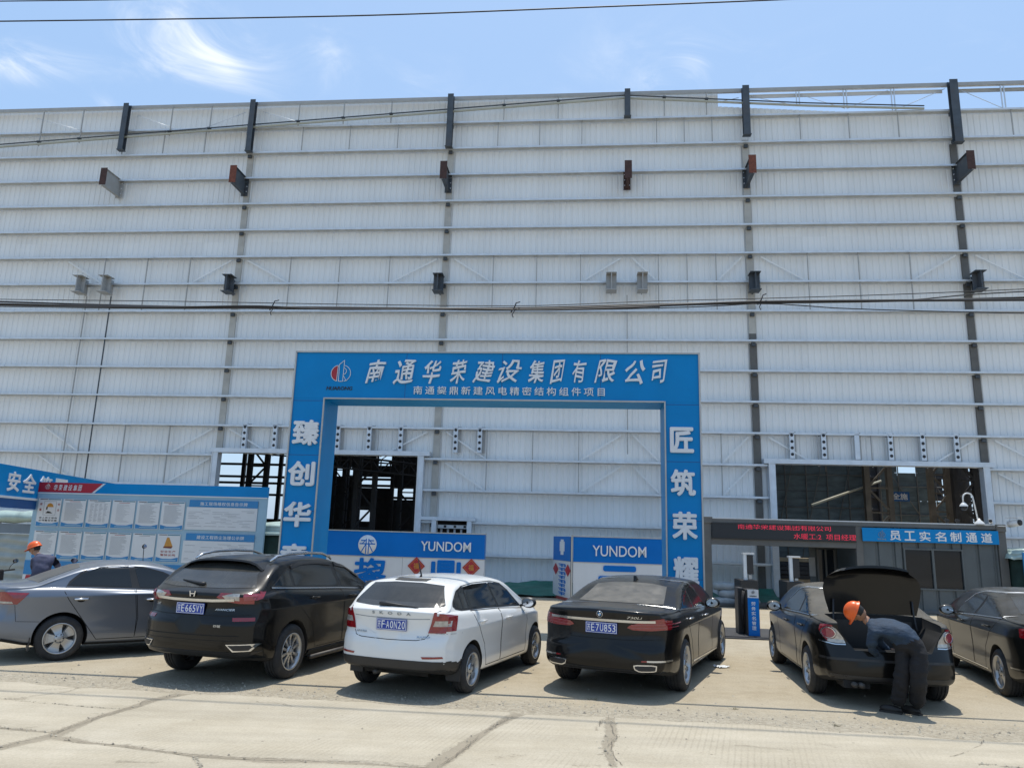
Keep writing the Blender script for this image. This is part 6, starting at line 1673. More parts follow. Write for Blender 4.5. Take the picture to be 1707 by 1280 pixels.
    edge = [j for j in range(ny + 1)] + [i * (ny + 1) + ny for i in range(1, len(prof))] + [(len(prof) - 1) * (ny + 1) + j for j in range(ny - 1, -1, -1)] + [i * (ny + 1) for i in range(len(prof) - 2, 0, -1)]
    b.add(vs, [(edge[k], edge[(k + 1) % len(edge)], edge[(k + 1) % len(edge)] + n, edge[k] + n) for k in range(len(edge))], P_black2)
    lid = b.build('boot_lid', c.root); lid.data.set_sharp_from_angle(angle=R(40))
    b = MB(); b.add(o2, fc(0, True), M_lining, True); b.build('inner_lining', lid)
    for q in (-1, 1):
        b = MB(); b.tube([(-0.30, q * 0.53, 0.93), (-0.22, q * 0.54, 1.02), (-0.20, q * 0.53, 1.12), swing((-0.35, q * 0.52, 1.05))], 0.013, M_plast, 8); b.build('hinge_arm', c.root)
    b = MB(); b.b2(-0.86, -0.80, -0.5, 0.5, 0.70, 0.722, M_plast); b.build('sill_guard', c.root)
    b = MB(); b.b2(-0.78, -0.17, -0.5, 0.5, 0.405, 0.43, M_trimb); b.b2(-0.19, -0.17, -0.5, 0.5, 0.43, 1.03, M_trimb); b.build('boot_lining', c.root)
    c.wheels(dict(n=10, w0=0.028, w1=0.038, mat=M_rim))
    c.mirror(1.90, 1.03, 0.84, P_black2)
build_boot_sedan()
# ---- dark sedan cut by the right edge
def build_right_sedan():
    x0, x1 = -1.10, 3.72
    c = Car(dict(x0=x0, x1=x1, wb=2.81, R=0.322, rim=0.225, tw=0.225, track=1.57, paint=P_dgrey, tum=0.45, kr=0.24, kf=0.35, crease=0.86,
        ztop=[(x0, 1.08), (-0.95, 1.105), (-0.55, 1.115), (-0.25, 1.135), (0.05, 1.23), (0.5, 1.39), (0.9, 1.455), (1.3, 1.475), (1.75, 1.45), (2.2, 1.30), (2.75, 1.04), (3.1, 0.96), (3.55, 0.79), (x1, 0.68)],
        belt=[(x0, 1.02), (-0.2, 1.05), (1.0, 1.01), (2.4, 0.95), (3.1, 0.88), (x1, 0.64)], width=std(x0, x1, 0.916),
        bottom=[(x0, 0.33), (-0.5, 0.26), (0.5, 0.2), (2.3, 0.19), (3.2, 0.2), (x1, 0.22)], rear=REAR_SEDAN, front=FRONT))
    c.place('sedan', 'dark grey sedan cut off by the right edge, with pale five spoke wheels', 'car', (8.06, 11.12, 15.0), 'cars parked in the row')
    full = [(-0.16, 1.085), (0.8, 1.045), (2.1, 0.98), (1.72, 1.18), (1.35, 1.34), (0.95, 1.41), (0.4, 1.41), (0.0, 1.37), (-0.34, 1.28), (-0.33, 1.21)]
    sedan_common(c, full, [[(-0.13, 1.10), (0.98, 1.055), (0.62, 1.395), (0.35, 1.39), (0.0, 1.345), (-0.29, 1.265), (-0.28, 1.20)], [(1.07, 1.05), (2.02, 1.005), (1.68, 1.18), (1.32, 1.325), (0.95, 1.39), (0.71, 1.395)]])
    for v in 'LR': c.lines('window_trim', [full[-1:] + full[:3], full[3:]], v, 0.018, 0.007, M_satin)
    c.doors([[(-0.13, 1.07), (1.0, 1.03), (1.06, 0.6), (1.04, 0.28), (0.55, 0.28), (0.48, 0.62), (0.2, 0.85)], [(1.02, 1.03), (2.1, 0.97), (2.18, 0.8), (2.1, 0.28), (1.06, 0.28), (1.08, 0.6)]])
    c.handles([(0.30, 0.93), (1.48, 0.90)], P_dgrey, 0.21)
    c.one('rear_window', [(-0.13, -0.58), (-0.18, 0), (-0.13, 0.58), (0.45, 0.50), (0.5, 0), (0.45, -0.5)], 'top', 0.004, M_rglass2, cell=0.08)
    c.one('windscreen', [(1.9, -0.5), (1.85, 0), (1.9, 0.5), (2.6, 0.64), (2.7, 0), (2.6, -0.64)], 'top', 0.004, M_glass, cell=0.08)
    lamp = [(0.45, 1.0), (0.70, 1.035), (0.92, 1.03), (0.92, 0.85), (0.5, 0.87)]
    for q in (1, -1):
        b = MB(); c.patch(b, lamp if q > 0 else mir(lamp), 'rear', 0.010, M_tail, 0.05, nmin=0.5, lim=lambda l: l.x < -0.75)
        c.patch(b, [(-1.0, 1.03), (-0.74, 1.0), (-0.76, 0.89), (-1.0, 0.85)], 'L' if q > 0 else 'R', 0.010, M_tail, 0.05, nmin=0.45); b.build('tail_lamp', c.root)
        c.lines('bumper_trim', [[(-1.0, 0.47), (-0.46, 0.45)]], 'L' if q > 0 else 'R', 0.02, 0.006, M_satin)
        c.lines('sill_trim', [[(0.46, 0.30), (2.35, 0.30)]], 'L' if q > 0 else 'R', 0.014, 0.006, M_satin)
    b = MB(); c.strip(b, [(-0.82, 0.75), (0.82, 0.75)], 'rear', 0.008, 0.0012, M_gap); b.build('boot_lid_gap', c.root)
    c.wheels(dict(n=5, w0=0.06, w1=0.075, mat=M_rim, twin=0.14, t0=0.1))
    c.mirror(2.0, 1.03, 0.85, P_dgrey)
P_dgrey = paint('dark_grey_paint', (0.007, 0.0075, 0.007), 0.3, 0.12)
build_right_sedan()
# ---- blue silver saloon on the left, seen from its side
def build_silver():
    x0, x1 = -0.98, 3.55
    c = Car(dict(x0=x0, x1=x1, wb=2.65, R=0.328, rim=0.222, tw=0.205, track=1.54, paint=P_silver, tum=0.44, kr=0.22, kf=0.35, crease=0.945,
        ztop=[(x0, 1.09), (-0.9, 1.125), (-0.6, 1.13), (-0.42, 1.15), (-0.15, 1.255), (0.25, 1.40), (0.65, 1.455), (1.05, 1.465), (1.45, 1.41), (1.9, 1.24), (2.4, 1.03), (2.85, 0.94), (3.35, 0.78), (x1, 0.66)],
        belt=[(x0, 1.03), (-0.3, 1.065), (0.9, 1.02), (2.2, 0.95), (2.9, 0.86), (x1, 0.62)], width=std(x0, x1, 0.888),
        bottom=[(x0, 0.32), (-0.5, 0.24), (0.45, 0.2), (2.2, 0.19), (3.1, 0.2), (x1, 0.22)], rear=REAR_SEDAN, front=FRONT))
    c.place('saloon', 'blue silver saloon car seen from its side, leftmost of the parked cars', 'car', (-7.34, 12.59, 51.4), 'cars parked in the row')
    full = [(0.0, 1.095), (0.98, 1.045), (2.02, 0.985), (1.72, 1.16), (1.42, 1.30), (1.1, 1.385), (0.75, 1.41), (0.42, 1.395), (0.2, 1.31), (0.04, 1.17)]
    sedan_common(c, full, [[(0.04, 1.115), (0.94, 1.07), (0.88, 1.39), (0.65, 1.39), (0.46, 1.375), (0.25, 1.295), (0.09, 1.175)], [(1.06, 1.06), (1.95, 1.01), (1.68, 1.16), (1.40, 1.285), (1.1, 1.365), (0.97, 1.385)]])
    c.doors([[(0.0, 1.08), (0.98, 1.03), (1.05, 0.6), (1.05, 0.29), (0.50, 0.29), (0.05, 0.90), (-0.02, 1.02)], [(1.0, 1.03), (2.02, 0.96), (2.08, 0.75), (2.0, 0.29), (1.05, 0.29), (1.07, 0.6)]])
    c.handles([(0.22, 0.905), (1.26, 0.875)], M_chrome, 0.21)
    c.one('rear_window', [(-0.36, -0.60), (-0.42, 0), (-0.36, 0.60), (0.2, 0.50), (0.26, 0), (0.2, -0.50)], 'top', 0.004, M_rglass, cell=0.08)
    c.one('windscreen', [(1.55, -0.5), (1.5, 0), (1.55, 0.5), (2.25, 0.62), (2.35, 0), (2.25, -0.62)], 'top', 0.004, M_glass, cell=0.08)
    lamp = [(0.45, 0.98), (0.62, 1.02), (0.88, 1.03), (0.88, 0.85), (0.5, 0.86)]
    for q in (1, -1):
        v = 'L' if q > 0 else 'R'
        b = MB(); c.patch(b, lamp if q > 0 else mir(lamp), 'rear', 0.010, M_tail, 0.05, nmin=0.5, lim=lambda l: l.x < -0.6)
        c.patch(b, [(-0.90, 1.025), (-0.48, 1.005), (-0.61, 0.845), (-0.90, 0.85)], v, 0.010, M_tail, 0.05, nmin=0.45); tl = b.build('tail_lamp', c.root)
        b = MB(); c.patch(b, [(-0.86, 0.885), (-0.68, 0.885), (-0.66, 0.855), (-0.86, 0.855)], v, 0.014, M_tailw, 0.05); b.build('clear_lens', tl)
        c.lines('bumper_gap', [[(-0.64, 0.84), (-0.60, 0.60), (-0.30, 0.585)]], v, 0.006, 0.0012, M_gap)
        b = MB(); b.b2(-0.40, -0.385, q * 0.66, q * 0.86, 0.17, 0.36, M_plast); b.build('mud_flap', c.root)
        for y, zt in ((q * 0.42, 0), ): pass
    c.wheels(dict(n=5, w0=0.085, w1=0.19, mat=M_rim, pow=1.6, nuto=0.5))
    c.mirror(1.92, 1.03, 0.82, P_silver)
build_silver()
# ------------------------------------------------------------------ notice board on the left
NT = 19.6
def nb(px, py): return px_site(px, py, NT)
s0, z1 = nb(62, 803); s1, _ = nb(447, 812); ztop = (z1 + nb(447, 812)[1]) / 2
zb = nb(440, 940)[1] - 0.22
board_n = site_thing('notice_board', 'big site notice board with a red and blue header and two rows of printed sheets', 'notice board', 0, NT, 0)
hb = nb(62, 820)[1]
b = MB(); b.b2(s0, s1, 0.01, 0.09, zb - 0.25, hb, M_pblue); b.build('backing', board_n)
b = MB(); b.b2(s0, s1, 0.0, 0.10, hb + 0.002, ztop, M_blue); b.build('header', board_n)
sa = nb(172, 805)[0]
b = MB(); b.prism([(s0, hb + 0.01), (sa - 0.3, hb + 0.01), (sa, ztop - 0.005), (s0, ztop - 0.005)], -0.006, 0.0, M_red); b.build('red_panel', board_n)
b = MB(); b.prism([(sa - 0.29, hb + 0.01), (sa - 0.22, hb + 0.01), (sa + 0.08, ztop - 0.005), (sa + 0.01, ztop - 0.005)], -0.006, 0.0, M_wpan); b.b2(s0, s1, -0.004, 0.01, hb - 0.03, hb, M_wpan)
b.build('white_stripe', board_n)
company_logo(board_n, nb(80, 812)[0], (hb + ztop) / 2 + 0.01, 0.15, -0.006, M_wpan, True)
xa = nb(90, 812)[0]
for i, ch in enumerate('华荣建设集团'):
    bold_text(ch, (xa + i * 0.145, xa + i * 0.145 + 0.115, hb + 0.06, ztop - 0.06), -0.006, 0.006, M_wpan, board_n, 'character', 0.012, 0.2)
b = MB()
for s_ in (s0 + 0.1, (s0 + s1) / 2, s1 - 0.1): b.b2(s_ - 0.04, s_ + 0.04, 0.09, 0.17, 0, ztop - 0.02, M_galv)
b.build('frame', board_n)
b = MB(); b.b2(s0, s1, 0.0, 0.09, 0.12, zb - 0.26, M_wpan)
x = s0
while x < s1 - 0.2:
    b.prism([(x, 0.13), (x + 0.14, 0.13), (x + 0.24, zb - 0.27), (x + 0.10, zb - 0.27)], -0.004, 0.0, M_red); x += 0.28
b.build('striped_skirt', board_n)
b = MB(); b.b2(s0, s1, 0.0, 0.01, zb - 0.25, zb + 0.12, M_mblue); b.build('blue_band', board_n)
rg = random.Random(5)
def sheet(i, row):
    X = 66 + 41.1 * i - 7.5 * row; Y = 830 + 1.15 * i + 53.5 * row
    a, zt = nb(X, Y); c, _ = nb(X + 38, Y); zbm = zt - (nb(X, Y)[1] - nb(X - 7, Y + 46.5)[1])
    b = MB(); b.b2(a, c, -0.012, -0.001, zbm, zt, M_paper); sh = b.build('printed_sheet', board_n)
    w = c - a; h = zt - zbm; P = MB()
    P.b2(a + w * 0.06, a + w * 0.40, -0.014, -0.012, zt - 0.035, zt - 0.018, M_black)
    P.b2(a + w * 0.42, c - w * 0.03, -0.014, -0.012, zt - 0.040, zt - 0.014, M_teal)
    P.prism([(a + 0.01, zbm + 0.01), (c - 0.01, zbm + 0.01), (c - 0.01, zbm + 0.13), (a + w * 0.7, zbm + 0.085), (a + w * 0.3, zbm + 0.085), (a + 0.01, zbm + 0.13)], -0.014, -0.012, M_mblue)
    P.b2(a + w * 0.2, c - w * 0.1, -0.0155, -0.014, zbm + 0.035, zbm + 0.060, M_pblue)
    if row == 0 and i == 0:
        f0, f1, g0, g1 = a + w * 0.26, c - w * 0.2, zbm + h * 0.40, zt - h * 0.10
        for q in ((f0, f1, g1 - 0.008, g1), (f0, f1, g0, g0 + 0.008), (f0, f0 + 0.008, g0, g1), (f1 - 0.008, f1, g0, g1)): P.b2(q[0], q[1], -0.014, -0.012, q[2], q[3], M_inkg)
        cx, cz = (f0 + f1) / 2, (g0 + g1) / 2
        P.prism([(cx - 0.10, cz + 0.03), (cx - 0.07, cz + 0.11), (cx, cz + 0.14), (cx + 0.07, cz + 0.11), (cx + 0.11, cz + 0.03)], -0.014, -0.012, M_gold)
        P.prism([(cx - 0.07, cz + 0.03), (cx + 0.05, cz + 0.03), (cx + 0.04, cz - 0.06), (cx - 0.02, cz - 0.09), (cx - 0.06, cz - 0.05)], -0.0138, -0.012, M_paper)
        P.prism([(cx - 0.10, cz + 0.04), (cx - 0.06, cz + 0.03), (cx - 0.07, cz - 0.05), (cx - 0.11, cz - 0.03)], -0.015, -0.012, M_black)
        P.prism([(cx - 0.11, cz - 0.14), (cx - 0.05, cz - 0.08), (cx + 0.03, cz - 0.10), (cx + 0.10, cz - 0.14)], -0.015, -0.012, M_black)
        P.build('print', sh)
        bold_text('进入施工现场', (a + w * 0.12, c - w * 0.1, zbm + h * 0.27, zbm + h * 0.335), -0.013, 0.002, M_black, sh, 'lettering', 0.01, space=1.3)
        bold_text('必须戴安全帽', (a + w * 0.12, c - w * 0.1, zbm + h * 0.18, zbm + h * 0.245), -0.013, 0.002, M_black, sh, 'lettering', 0.01, space=1.3)
        for k, ch in enumerate('质量安全'):
            bold_text(ch, (a + w * (0.08 if k < 2 else 0.86), a + w * (0.18 if k < 2 else 0.96), zt - h * (0.25 + 0.2 * (k % 2)), zt - h * (0.17 + 0.2 * (k % 2))), -0.013, 0.002, M_inkr, sh, 'character', 0.01)
        return
    if row == 1 and i == 5:
        cx, cz = (a + c) / 2 - 0.02, zbm + h * 0.66
        P.prism([(cx - 0.10, cz - 0.10), (cx - 0.05, cz + 0.10), (cx - 0.03, cz + 0.16), (cx + 0.03, cz + 0.16), (cx + 0.07, cz + 0.08), (cx + 0.15, cz - 0.08), (cx + 0.13, cz - 0.11)], -0.014, -0.012, M_gold)
        P.prism([(cx - 0.12, cz - 0.12), (cx - 0.10, cz - 0.08), (cx + 0.15, cz - 0.07), (cx + 0.12, cz - 0.13)], -0.0145, -0.012, M_rust)
        P.build('print', sh)
        bold_text('安全生产', (a + w * 0.2, c - w * 0.15, zbm + h * 0.33, zbm + h * 0.41), -0.013, 0.002, M_inkr, sh, 'lettering', 0.01, space=1.2)
        bold_text('警钟长鸣', (a + w * 0.2, c - w * 0.15, zbm + h * 0.21, zbm + h * 0.29), -0.013, 0.002, M_inkr, sh, 'lettering', 0.01, space=1.2)
        return
    P.b2(a + w * 0.28, c - w * 0.25, -0.014, -0.012, zt - 0.075, zt - 0.062, M_inkr if i % 2 else M_inkg)
    z = zt - 0.11
    if row == 1 and i == 4: z = 0
    while z > zbm + 0.16:
        if i == 2 and row == 0:
            for q in range(4): P.b2(a + w * (0.12 + 0.2 * q), a + w * (0.12 + 0.2 * q) + w * rg.uniform(0.08, 0.16), -0.014, -0.012, z - 0.010, z, M_inkg)
        elif i == 3 and row == 0:
            P.b2(a + w * 0.2, a + w * rg.uniform(0.5, 0.8), -0.014, -0.012, z - 0.005, z, M_inkg)
        else: P.b2(a + w * 0.12, a + w * rg.uniform(0.6, 0.9), -0.014, -0.012, z - 0.008, z, M_inkg)
        z -= 0.026 if i != 2 else 0.034
    P.build('print', sh)
for row in (0, 1):
    for i in range(6): sheet(i, row)
def big_panel(x0, y0, x1, y1, txt, seed):
    rr = random.Random(seed)
    a, zt = nb(x0, y0); c, _ = nb(x1, y0); z0_ = zt - (y1 - y0) / 1235 * NT * 1.06
    b = MB(); b.b2(a - 0.06, c + 0.02, -0.012, -0.001, z0_, zt - 0.19, M_paper); sh = b.build('printed_sheet', board_n)
    b = MB(); b.b2(a, c + 0.02, -0.014, -0.001, zt - 0.185, zt, M_mblue); bar_ = b.build('title_bar', sh)
    bold_text(txt, (a + (c - a) * 0.16, a + (c - a) * 0.86, zt - 0.145, zt - 0.045), -0.014, 0.003, M_paper, bar_, 'lettering', 0.01, space=1.1)
    P = MB(); z = zt - 0.27
    while z > z0_ + 0.07:
        x = a
        while x < c - 0.25:
            l = rr.uniform(0.12, 0.5)
            if rr.random() < 0.75: P.b2(x, min(x + l, c - 0.05), -0.014, -0.012, z - 0.008, z, M_inkg)
            x += l + rr.uniform(0.04, 0.3)
        z -= 0.042
    P.build('print', sh)
big_panel(317, 833, 430, 880, '施工现场维权信息告示牌', 1)
big_panel(311, 888.5, 424, 935, '建设工程扬尘治理公示牌', 2)
# ------------------------------------------------------------------ slogan banner receding on the far left
A0, A1 = Vector((-12.55, 16.6, 0)), Vector((-13.95, 26.6, 0))
bd = (A1 - A0).normalized(); bl_ = (A1 - A0).length
sl = thing('slogan_banner', 'blue slogan banner on posts running back towards the hall at the far left', 'banner', A0, math.atan2(bd.y, bd.x))
b = MB(); b.b2(0, bl_, 0, 0.05, 2.72, 3.50, M_blue); b.build('banner_panel', sl)
b = MB(); b.b2(0, bl_, 0.005, 0.05, 2.42, 2.66, M_blued); b.b2(0, bl_, -0.02, 0.06, 2.66, 2.72, M_wpan); b.build('lower_rail', sl)
for k in range(5):
    b = MB(); b.b2(0.1 + k * 2.4, 0.18 + k * 2.4, 0.05, 0.13, 0, 3.45, M_galv); b.build('post', sl)
for ch, (pa, pb) in zip('安全第一', ((12, 33), (38, 60), (66, 86), (92, 112))):
    nn = Vector((bd.y, -bd.x, 0))
    def along(px, py=805):
        d = (px - 853.5) / 1235 * _r2 - (py - 640) / 1235 * _u2 + _fw
        P = Vector((0, 0, HC)) + d * ((A0 - Vector((0, 0, HC))).dot(nn) / d.dot(nn)); return (P - A0).dot(bd)
    bold_text(ch, (along(pa), along(pb), 2.84, 3.36), 0, 0.015, M_white, sl, 'character', 0.03)
# shelter below it: rolled sheet, dark sign strip and rippled grey screen
shl = site_thing('site_screen', 'rippled grey screen with dark sign strip and rolled green sheet at far left', 'screen', 0, 21.2, 0)
xs0, xs1 = -21.0, -12.4
b = MB(); nx = 70; nz = 22; vs = []
for j in range(nz + 1):
    for i in range(nx + 1):
        u, v = i / nx, j / nz
        vs.append((xs0 + (xs1 - xs0) * u, 0.05 * math.sin(v * 40 + 2 * MN.noise(Vector((u * 9, v * 3, 0)))) + 0.05 * MN.noise(Vector((u * 14, v * 8, 2))), 0.1 + v * 1.62))
b.add(vs, [(j * (nx + 1) + i, j * (nx + 1) + i + 1, (j + 1) * (nx + 1) + i + 1, (j + 1) * (nx + 1) + i) for j in range(nz) for i in range(nx)], mat('grey_screen_sheet', (0.34, 0.38, 0.37), 0.6, 0, 0.12, 3.0), True)
b.build('rippled_sheet', shl, fix=False)
b = MB(); b.b2(xs0, xs1, -0.06, 0.06, 1.74, 2.02, mat('faded_strip', (0.15, 0.19, 0.23), 0.5, 0, 0.08, 3.0)); strip_o = b.build('sign_strip', shl)
for i, ch in enumerate('施工现场五公示牌'): bold_text(ch, (-16.1 + i * 0.40, -15.82 + i * 0.40, 1.79, 1.97), -0.06, 0.008, M_lightgrey, strip_o, 'character', 0.014)
b = MB(); vs = []; nx = 60; na = 12
for i in range(nx + 1):
    for k in range(na):
        a = 2 * math.pi * k / na; x = xs0 + (xs1 - xs0) * i / nx
        r = 0.17 * (1 + 0.35 * MN.noise(Vector((x * 2.2, a, 3)))); vs.append((x, r * 1.3 * math.cos(a), 2.22 + r * math.sin(a)))
b.add(vs, [(i * na + k, i * na + (k + 1) % na, (i + 1) * na + (k + 1) % na, (i + 1) * na + k) for i in range(nx) for k in range(na)], M_tarpw, True); b.build('rolled_sheet', shl, fix=False)
b = MB()
for i in range(6): b.b2(xs0 + i * 1.7, xs0 + i * 1.7 + 0.08, 0.06, 0.14, 0, 2.1, M_galv)
b.build('frame', shl)
# covered heaps either side
def heap(name, label, s, t, w, d, h, m1, m2, seed):
    o = site_thing(name, label, 'covered heap', s, t, 0)
    for nm, z0, z1, m, gx in (('netting', 0.0, h - 0.18, m1, 0.0), ('top_sheet', h - 0.24, h + 0.04, m2, 0.06)):
        b = MB(); vs = []; n = 44; k = 12
        for j in range(k + 1):
            v = j / k
            for i in range(n):
                a = 2 * math.pi * i / n
                ex = lambda q: math.copysign(abs(q) ** 0.45, q)
                rr_ = 1 + 0.07 * MN.noise(Vector((math.cos(a) * 3, math.sin(a) * 3, v * 4 + seed))) + gx
                taper = 1 - 0.10 * v
                vs.append((ex(math.cos(a)) * w / 2 * rr_ * taper, ex(math.sin(a)) * d / 2 * rr_ * taper, z0 + (z1 - z0) * v + 0.05 * MN.noise(Vector((math.cos(a) * 5, math.sin(a) * 5, seed + v)))))
        c_ = len(vs); vs.append((0, 0, z1 + 0.12))
        fs = [(j * n + i, j * n + (i + 1) % n, (j + 1) * n + (i + 1) % n, (j + 1) * n + i) for j in range(k) for i in range(n)] + [(k * n + i, k * n + (i + 1) % n, c_) for i in range(n)]
        b.add(vs, fs, m, True); b.build(nm, o)
    return o
heap('covered_heap', 'tall heap under dark green netting between notice board and gate leg', px_site(462, 900, 20.6)[0] + 0.2, 20.6, 1.9, 1.6, 2.15, M_tarpd, M_tarpw, 1.0)
heap('covered_heap', 'heap under dark green netting right of the container, topped by a pale sheet', px_site(1690, 900, 26.6)[0] + 0.5, 26.6, 2.3, 2.2, 2.05, M_tarpd, M_tarpw, 5.0)
hs_, hz_ = px_site(1700, 905, 25.2)
pb = site_thing('poster_board', 'blue framed poster board with a red block, cut off by the right edge', 'poster board', hs_ + 0.7, 25.2, 0, R(-6))
b = MB(); b.b2(-0.62, 0.62, 0, 0.05, 0.35, 2.02, M_mblue)
b.build('frame', pb)
b = MB(); b.b2(-0.56, 0.56, -0.008, 0.0, 0.42, 1.96, M_paper); b.build('poster', pb)
b = MB(); b.b2(-0.56, 0.56, -0.012, -0.008, 1.55, 1.90, M_red); b.prism([(-0.56, 0.45), (0.56, 0.45), (0.56, 0.95), (-0.1, 0.8), (-0.56, 1.1)], -0.012, -0.008, M_pblue); b.build('print', pb)
for q in (-0.5, 0.5):
    b = MB(); b.b2(q - 0.03, q + 0.03, 0.05, 0.1, 0, 1.9, M_galv); b.build('post', pb)

# ------------------------------------------------------------------ overhead cables
def cable(label, pts, t, r, group, ties=()):
    P = []
    f = pchip([(x, y) for x, y in pts])
    X0, X1 = pts[0][0], pts[-1][0]
    n = 60
    for i in range(n + 1):
        x = X0 + (X1 - X0) * i / n
        s_, z_ = px_site(x, f(x), t); P.append(site(s_, t, z_))
    b = MB(); b.tube(P, r, M_wire, 6)
    o = tag(b.build('overhead_cable', fix=False), label, 'cable', group)
    for tx in ties:
        s_, z_ = px_site(tx, f(tx), t); c = site(s_, t, z_)
        b = MB(); b.tube([c + Vector((-0.05, 0, -0.05)), c + Vector((0.0, -0.03, 0.02)), c + Vector((0.03, -0.03, 0.10)), c + Vector((0.09, 0, 0.13))], 0.010, M_wire, 6)
        b.tube([c + Vector((0.02, 0, 0.0)), c + Vector((-0.03, -0.02, -0.09)), c + Vector((-0.01, -0.02, -0.14))], 0.007, M_wire, 6); b.build('tie', o)
G1 = 'cables of the sagging bundle'
cable('thick black cable of the bundle across the hall front, with knotted ties', [(-500, 496), (0, 508), (300, 512), (560, 513), (850, 516), (1107, 509), (1270, 503), (1500, 501), (1707, 500), (2200, 490)], 11.3, 0.020, G1, (857, 1268, 455))
cable('second black cable of the bundle, crossing the thick one twice', [(-500, 489), (0, 503), (200, 509), (560, 515), (850, 513.5), (1150, 506), (1400, 503.5), (1707, 496), (2200, 482)], 11.32, 0.015, G1)
cable('thin wire running topmost over the cable bundle', [(-500, 488), (0, 499), (300, 502.5), (560, 507), (850, 510), (1107, 501.5), (1270, 497.5), (1500, 490.5), (1707, 482), (2200, 462)], 11.36, 0.007, G1)
cable('thin cable that drops lowest under the bundle on the right', [(-500, 498), (0, 511), (300, 514.5), (560, 514), (850, 517.5), (1180, 511), (1270, 506), (1400, 514), (1600, 520), (1707, 522), (2200, 520)], 11.28, 0.008, G1)
cable('thin cable that parts upward from the bundle at the right edge', [(560, 512), (850, 515), (1150, 508.5), (1300, 505), (1500, 501), (1620, 491), (1707, 486), (2200, 466)], 11.34, 0.010, G1)
cable('black cable weaving below the bundle on the left', [(-500, 503), (0, 506.5), (240, 512.5), (420, 510), (560, 516), (760, 515), (900, 517), (1100, 511)], 11.26, 0.012, G1)
G2 = 'wires crossing the sky'
cable('long black wire crossing the sky at the top from the left edge', [(-500, 41), (0, 36), (560, 27.5), (1000, 12), (1300, 0), (1900, -30)], 10.9, 0.012, G2)
cable('black wire grazing the top left corner of the sky', [(-500, 7), (0, 2.5), (210, 0), (1900, -75)], 10.95, 0.010, G2)

# ------------------------------------------------------------------ people
M_skin = mat('skin', (0.30, 0.16, 0.10), 0.5, 0, 0.1, 20.0)
M_navy = mat('navy_jacket', (0.014, 0.032, 0.060), 0.8, 0, 0.3, 9.0, bump=0.9, bscale=11, stretch=(1, 1, 2.2))
M_purple = mat('grey_blue_jacket', (0.05, 0.055, 0.10), 0.8, 0, 0.25, 9.0, bump=0.3, bscale=14)
M_trous = mat('black_trousers', (0.009, 0.009, 0.011), 0.85, 0, 0.3, 9.0, bump=0.9, bscale=9, stretch=(1, 1, 1.6))
M_shoe = mat('dark_shoe', (0.02, 0.018, 0.016), 0.6, 0, 0.2, 9.0)
M_helmet = mat('orange_helmet', (0.72, 0.11, 0.015), 0.35, 0, 0.05, 5.0)
M_hair = mat('black_hair', (0.012, 0.011, 0.010), 0.7, 0, 0.2, 30.0)
def px_Y(x, y, Y):
    d = (x - 853.5) / 1235 * _r2 - (y - 640) / 1235 * _u2 + _fw
    return Vector((0, 0, HC)) + d * (Y / d.y)
def skin_body(J, E, rad, mats_of, parent, name='body'):
    """J joints {name: pos}, E bones, rad radii; one continuous skin; material from the nearest bone"""
    names = list(J); idx = {n: i for i, n in enumerate(names)}
    me = bpy.data.meshes.new(name); me.from_pydata([tuple(J[n]) for n in names], [(idx[a], idx[b]) for a, b in E], [])
    o = bpy.data.objects.new(name, me); col.objects.link(o)
    o.modifiers.new('skin', 'SKIN'); sub = o.modifiers.new('sub', 'SUBSURF'); sub.levels = 3; sub.render_levels = 3
    o.modifiers['skin'].use_smooth_shade = True
    if not me.skin_vertices: me.attributes.new('skin', 'FLOAT', 'POINT')
    sv_ = me.skin_vertices[0].data
    for n in names:
        r = rad[n]; sv_[idx[n]].radius = r if isinstance(r, tuple) else (r, r); sv_[idx[n]].use_root = (n == 'pelvis')
    dg = bpy.context.evaluated_depsgraph_get()
    m2 = bpy.data.meshes.new_from_object(o.evaluated_get(dg), depsgraph=dg)
    o.modifiers.clear(); o.data = m2; o.parent = parent
    # creases in the cloth: folds run across the limbs; the skin of hands and neck stays smooth
    skin_b = [(J[k[0]], J[k[1]]) for k, m in mats_of.items() if m is M_skin and k != '*']
    for v in m2.vertices:
        p = v.co
        if any((p - A).length < 0.075 or (p - B).length < 0.05 for A, B in skin_b): continue
        k_ = MN.noise(Vector((p.x * 5, p.y * 5, p.z * 15))) * 0.016 + MN.noise(Vector((p.x * 13 + 4, p.y * 13, p.z * 26))) * 0.008
        v.co = p + v.normal * k_
    ml = []
    for m in mats_of.values():
        if m not in ml: ml.append(m)
    m2.materials.clear()
    for m in ml: m2.materials.append(m)
    for p in m2.polygons:
        best, bm_ = 9, None
        for a, b_ in E:
            A, B = J[a], J[b_]; ab = B - A; t = max(0, min(1, (p.center - A).dot(ab) / max(ab.length_squared, 1e-9)))
            q = A + ab * t; r = rad[a] if not isinstance(rad[a], tuple) else sum(rad[a]) / 2; r2 = rad[b_] if not isinstance(rad[b_], tuple) else sum(rad[b_]) / 2
            dd = (p.center - q).length - (r + (r2 - r) * t)
            if dd < best: best, bm_ = dd, mats_of.get((a, b_), mats_of['*'])
        p.material_index = ml.index(bm_); p.use_smooth = True
    return o
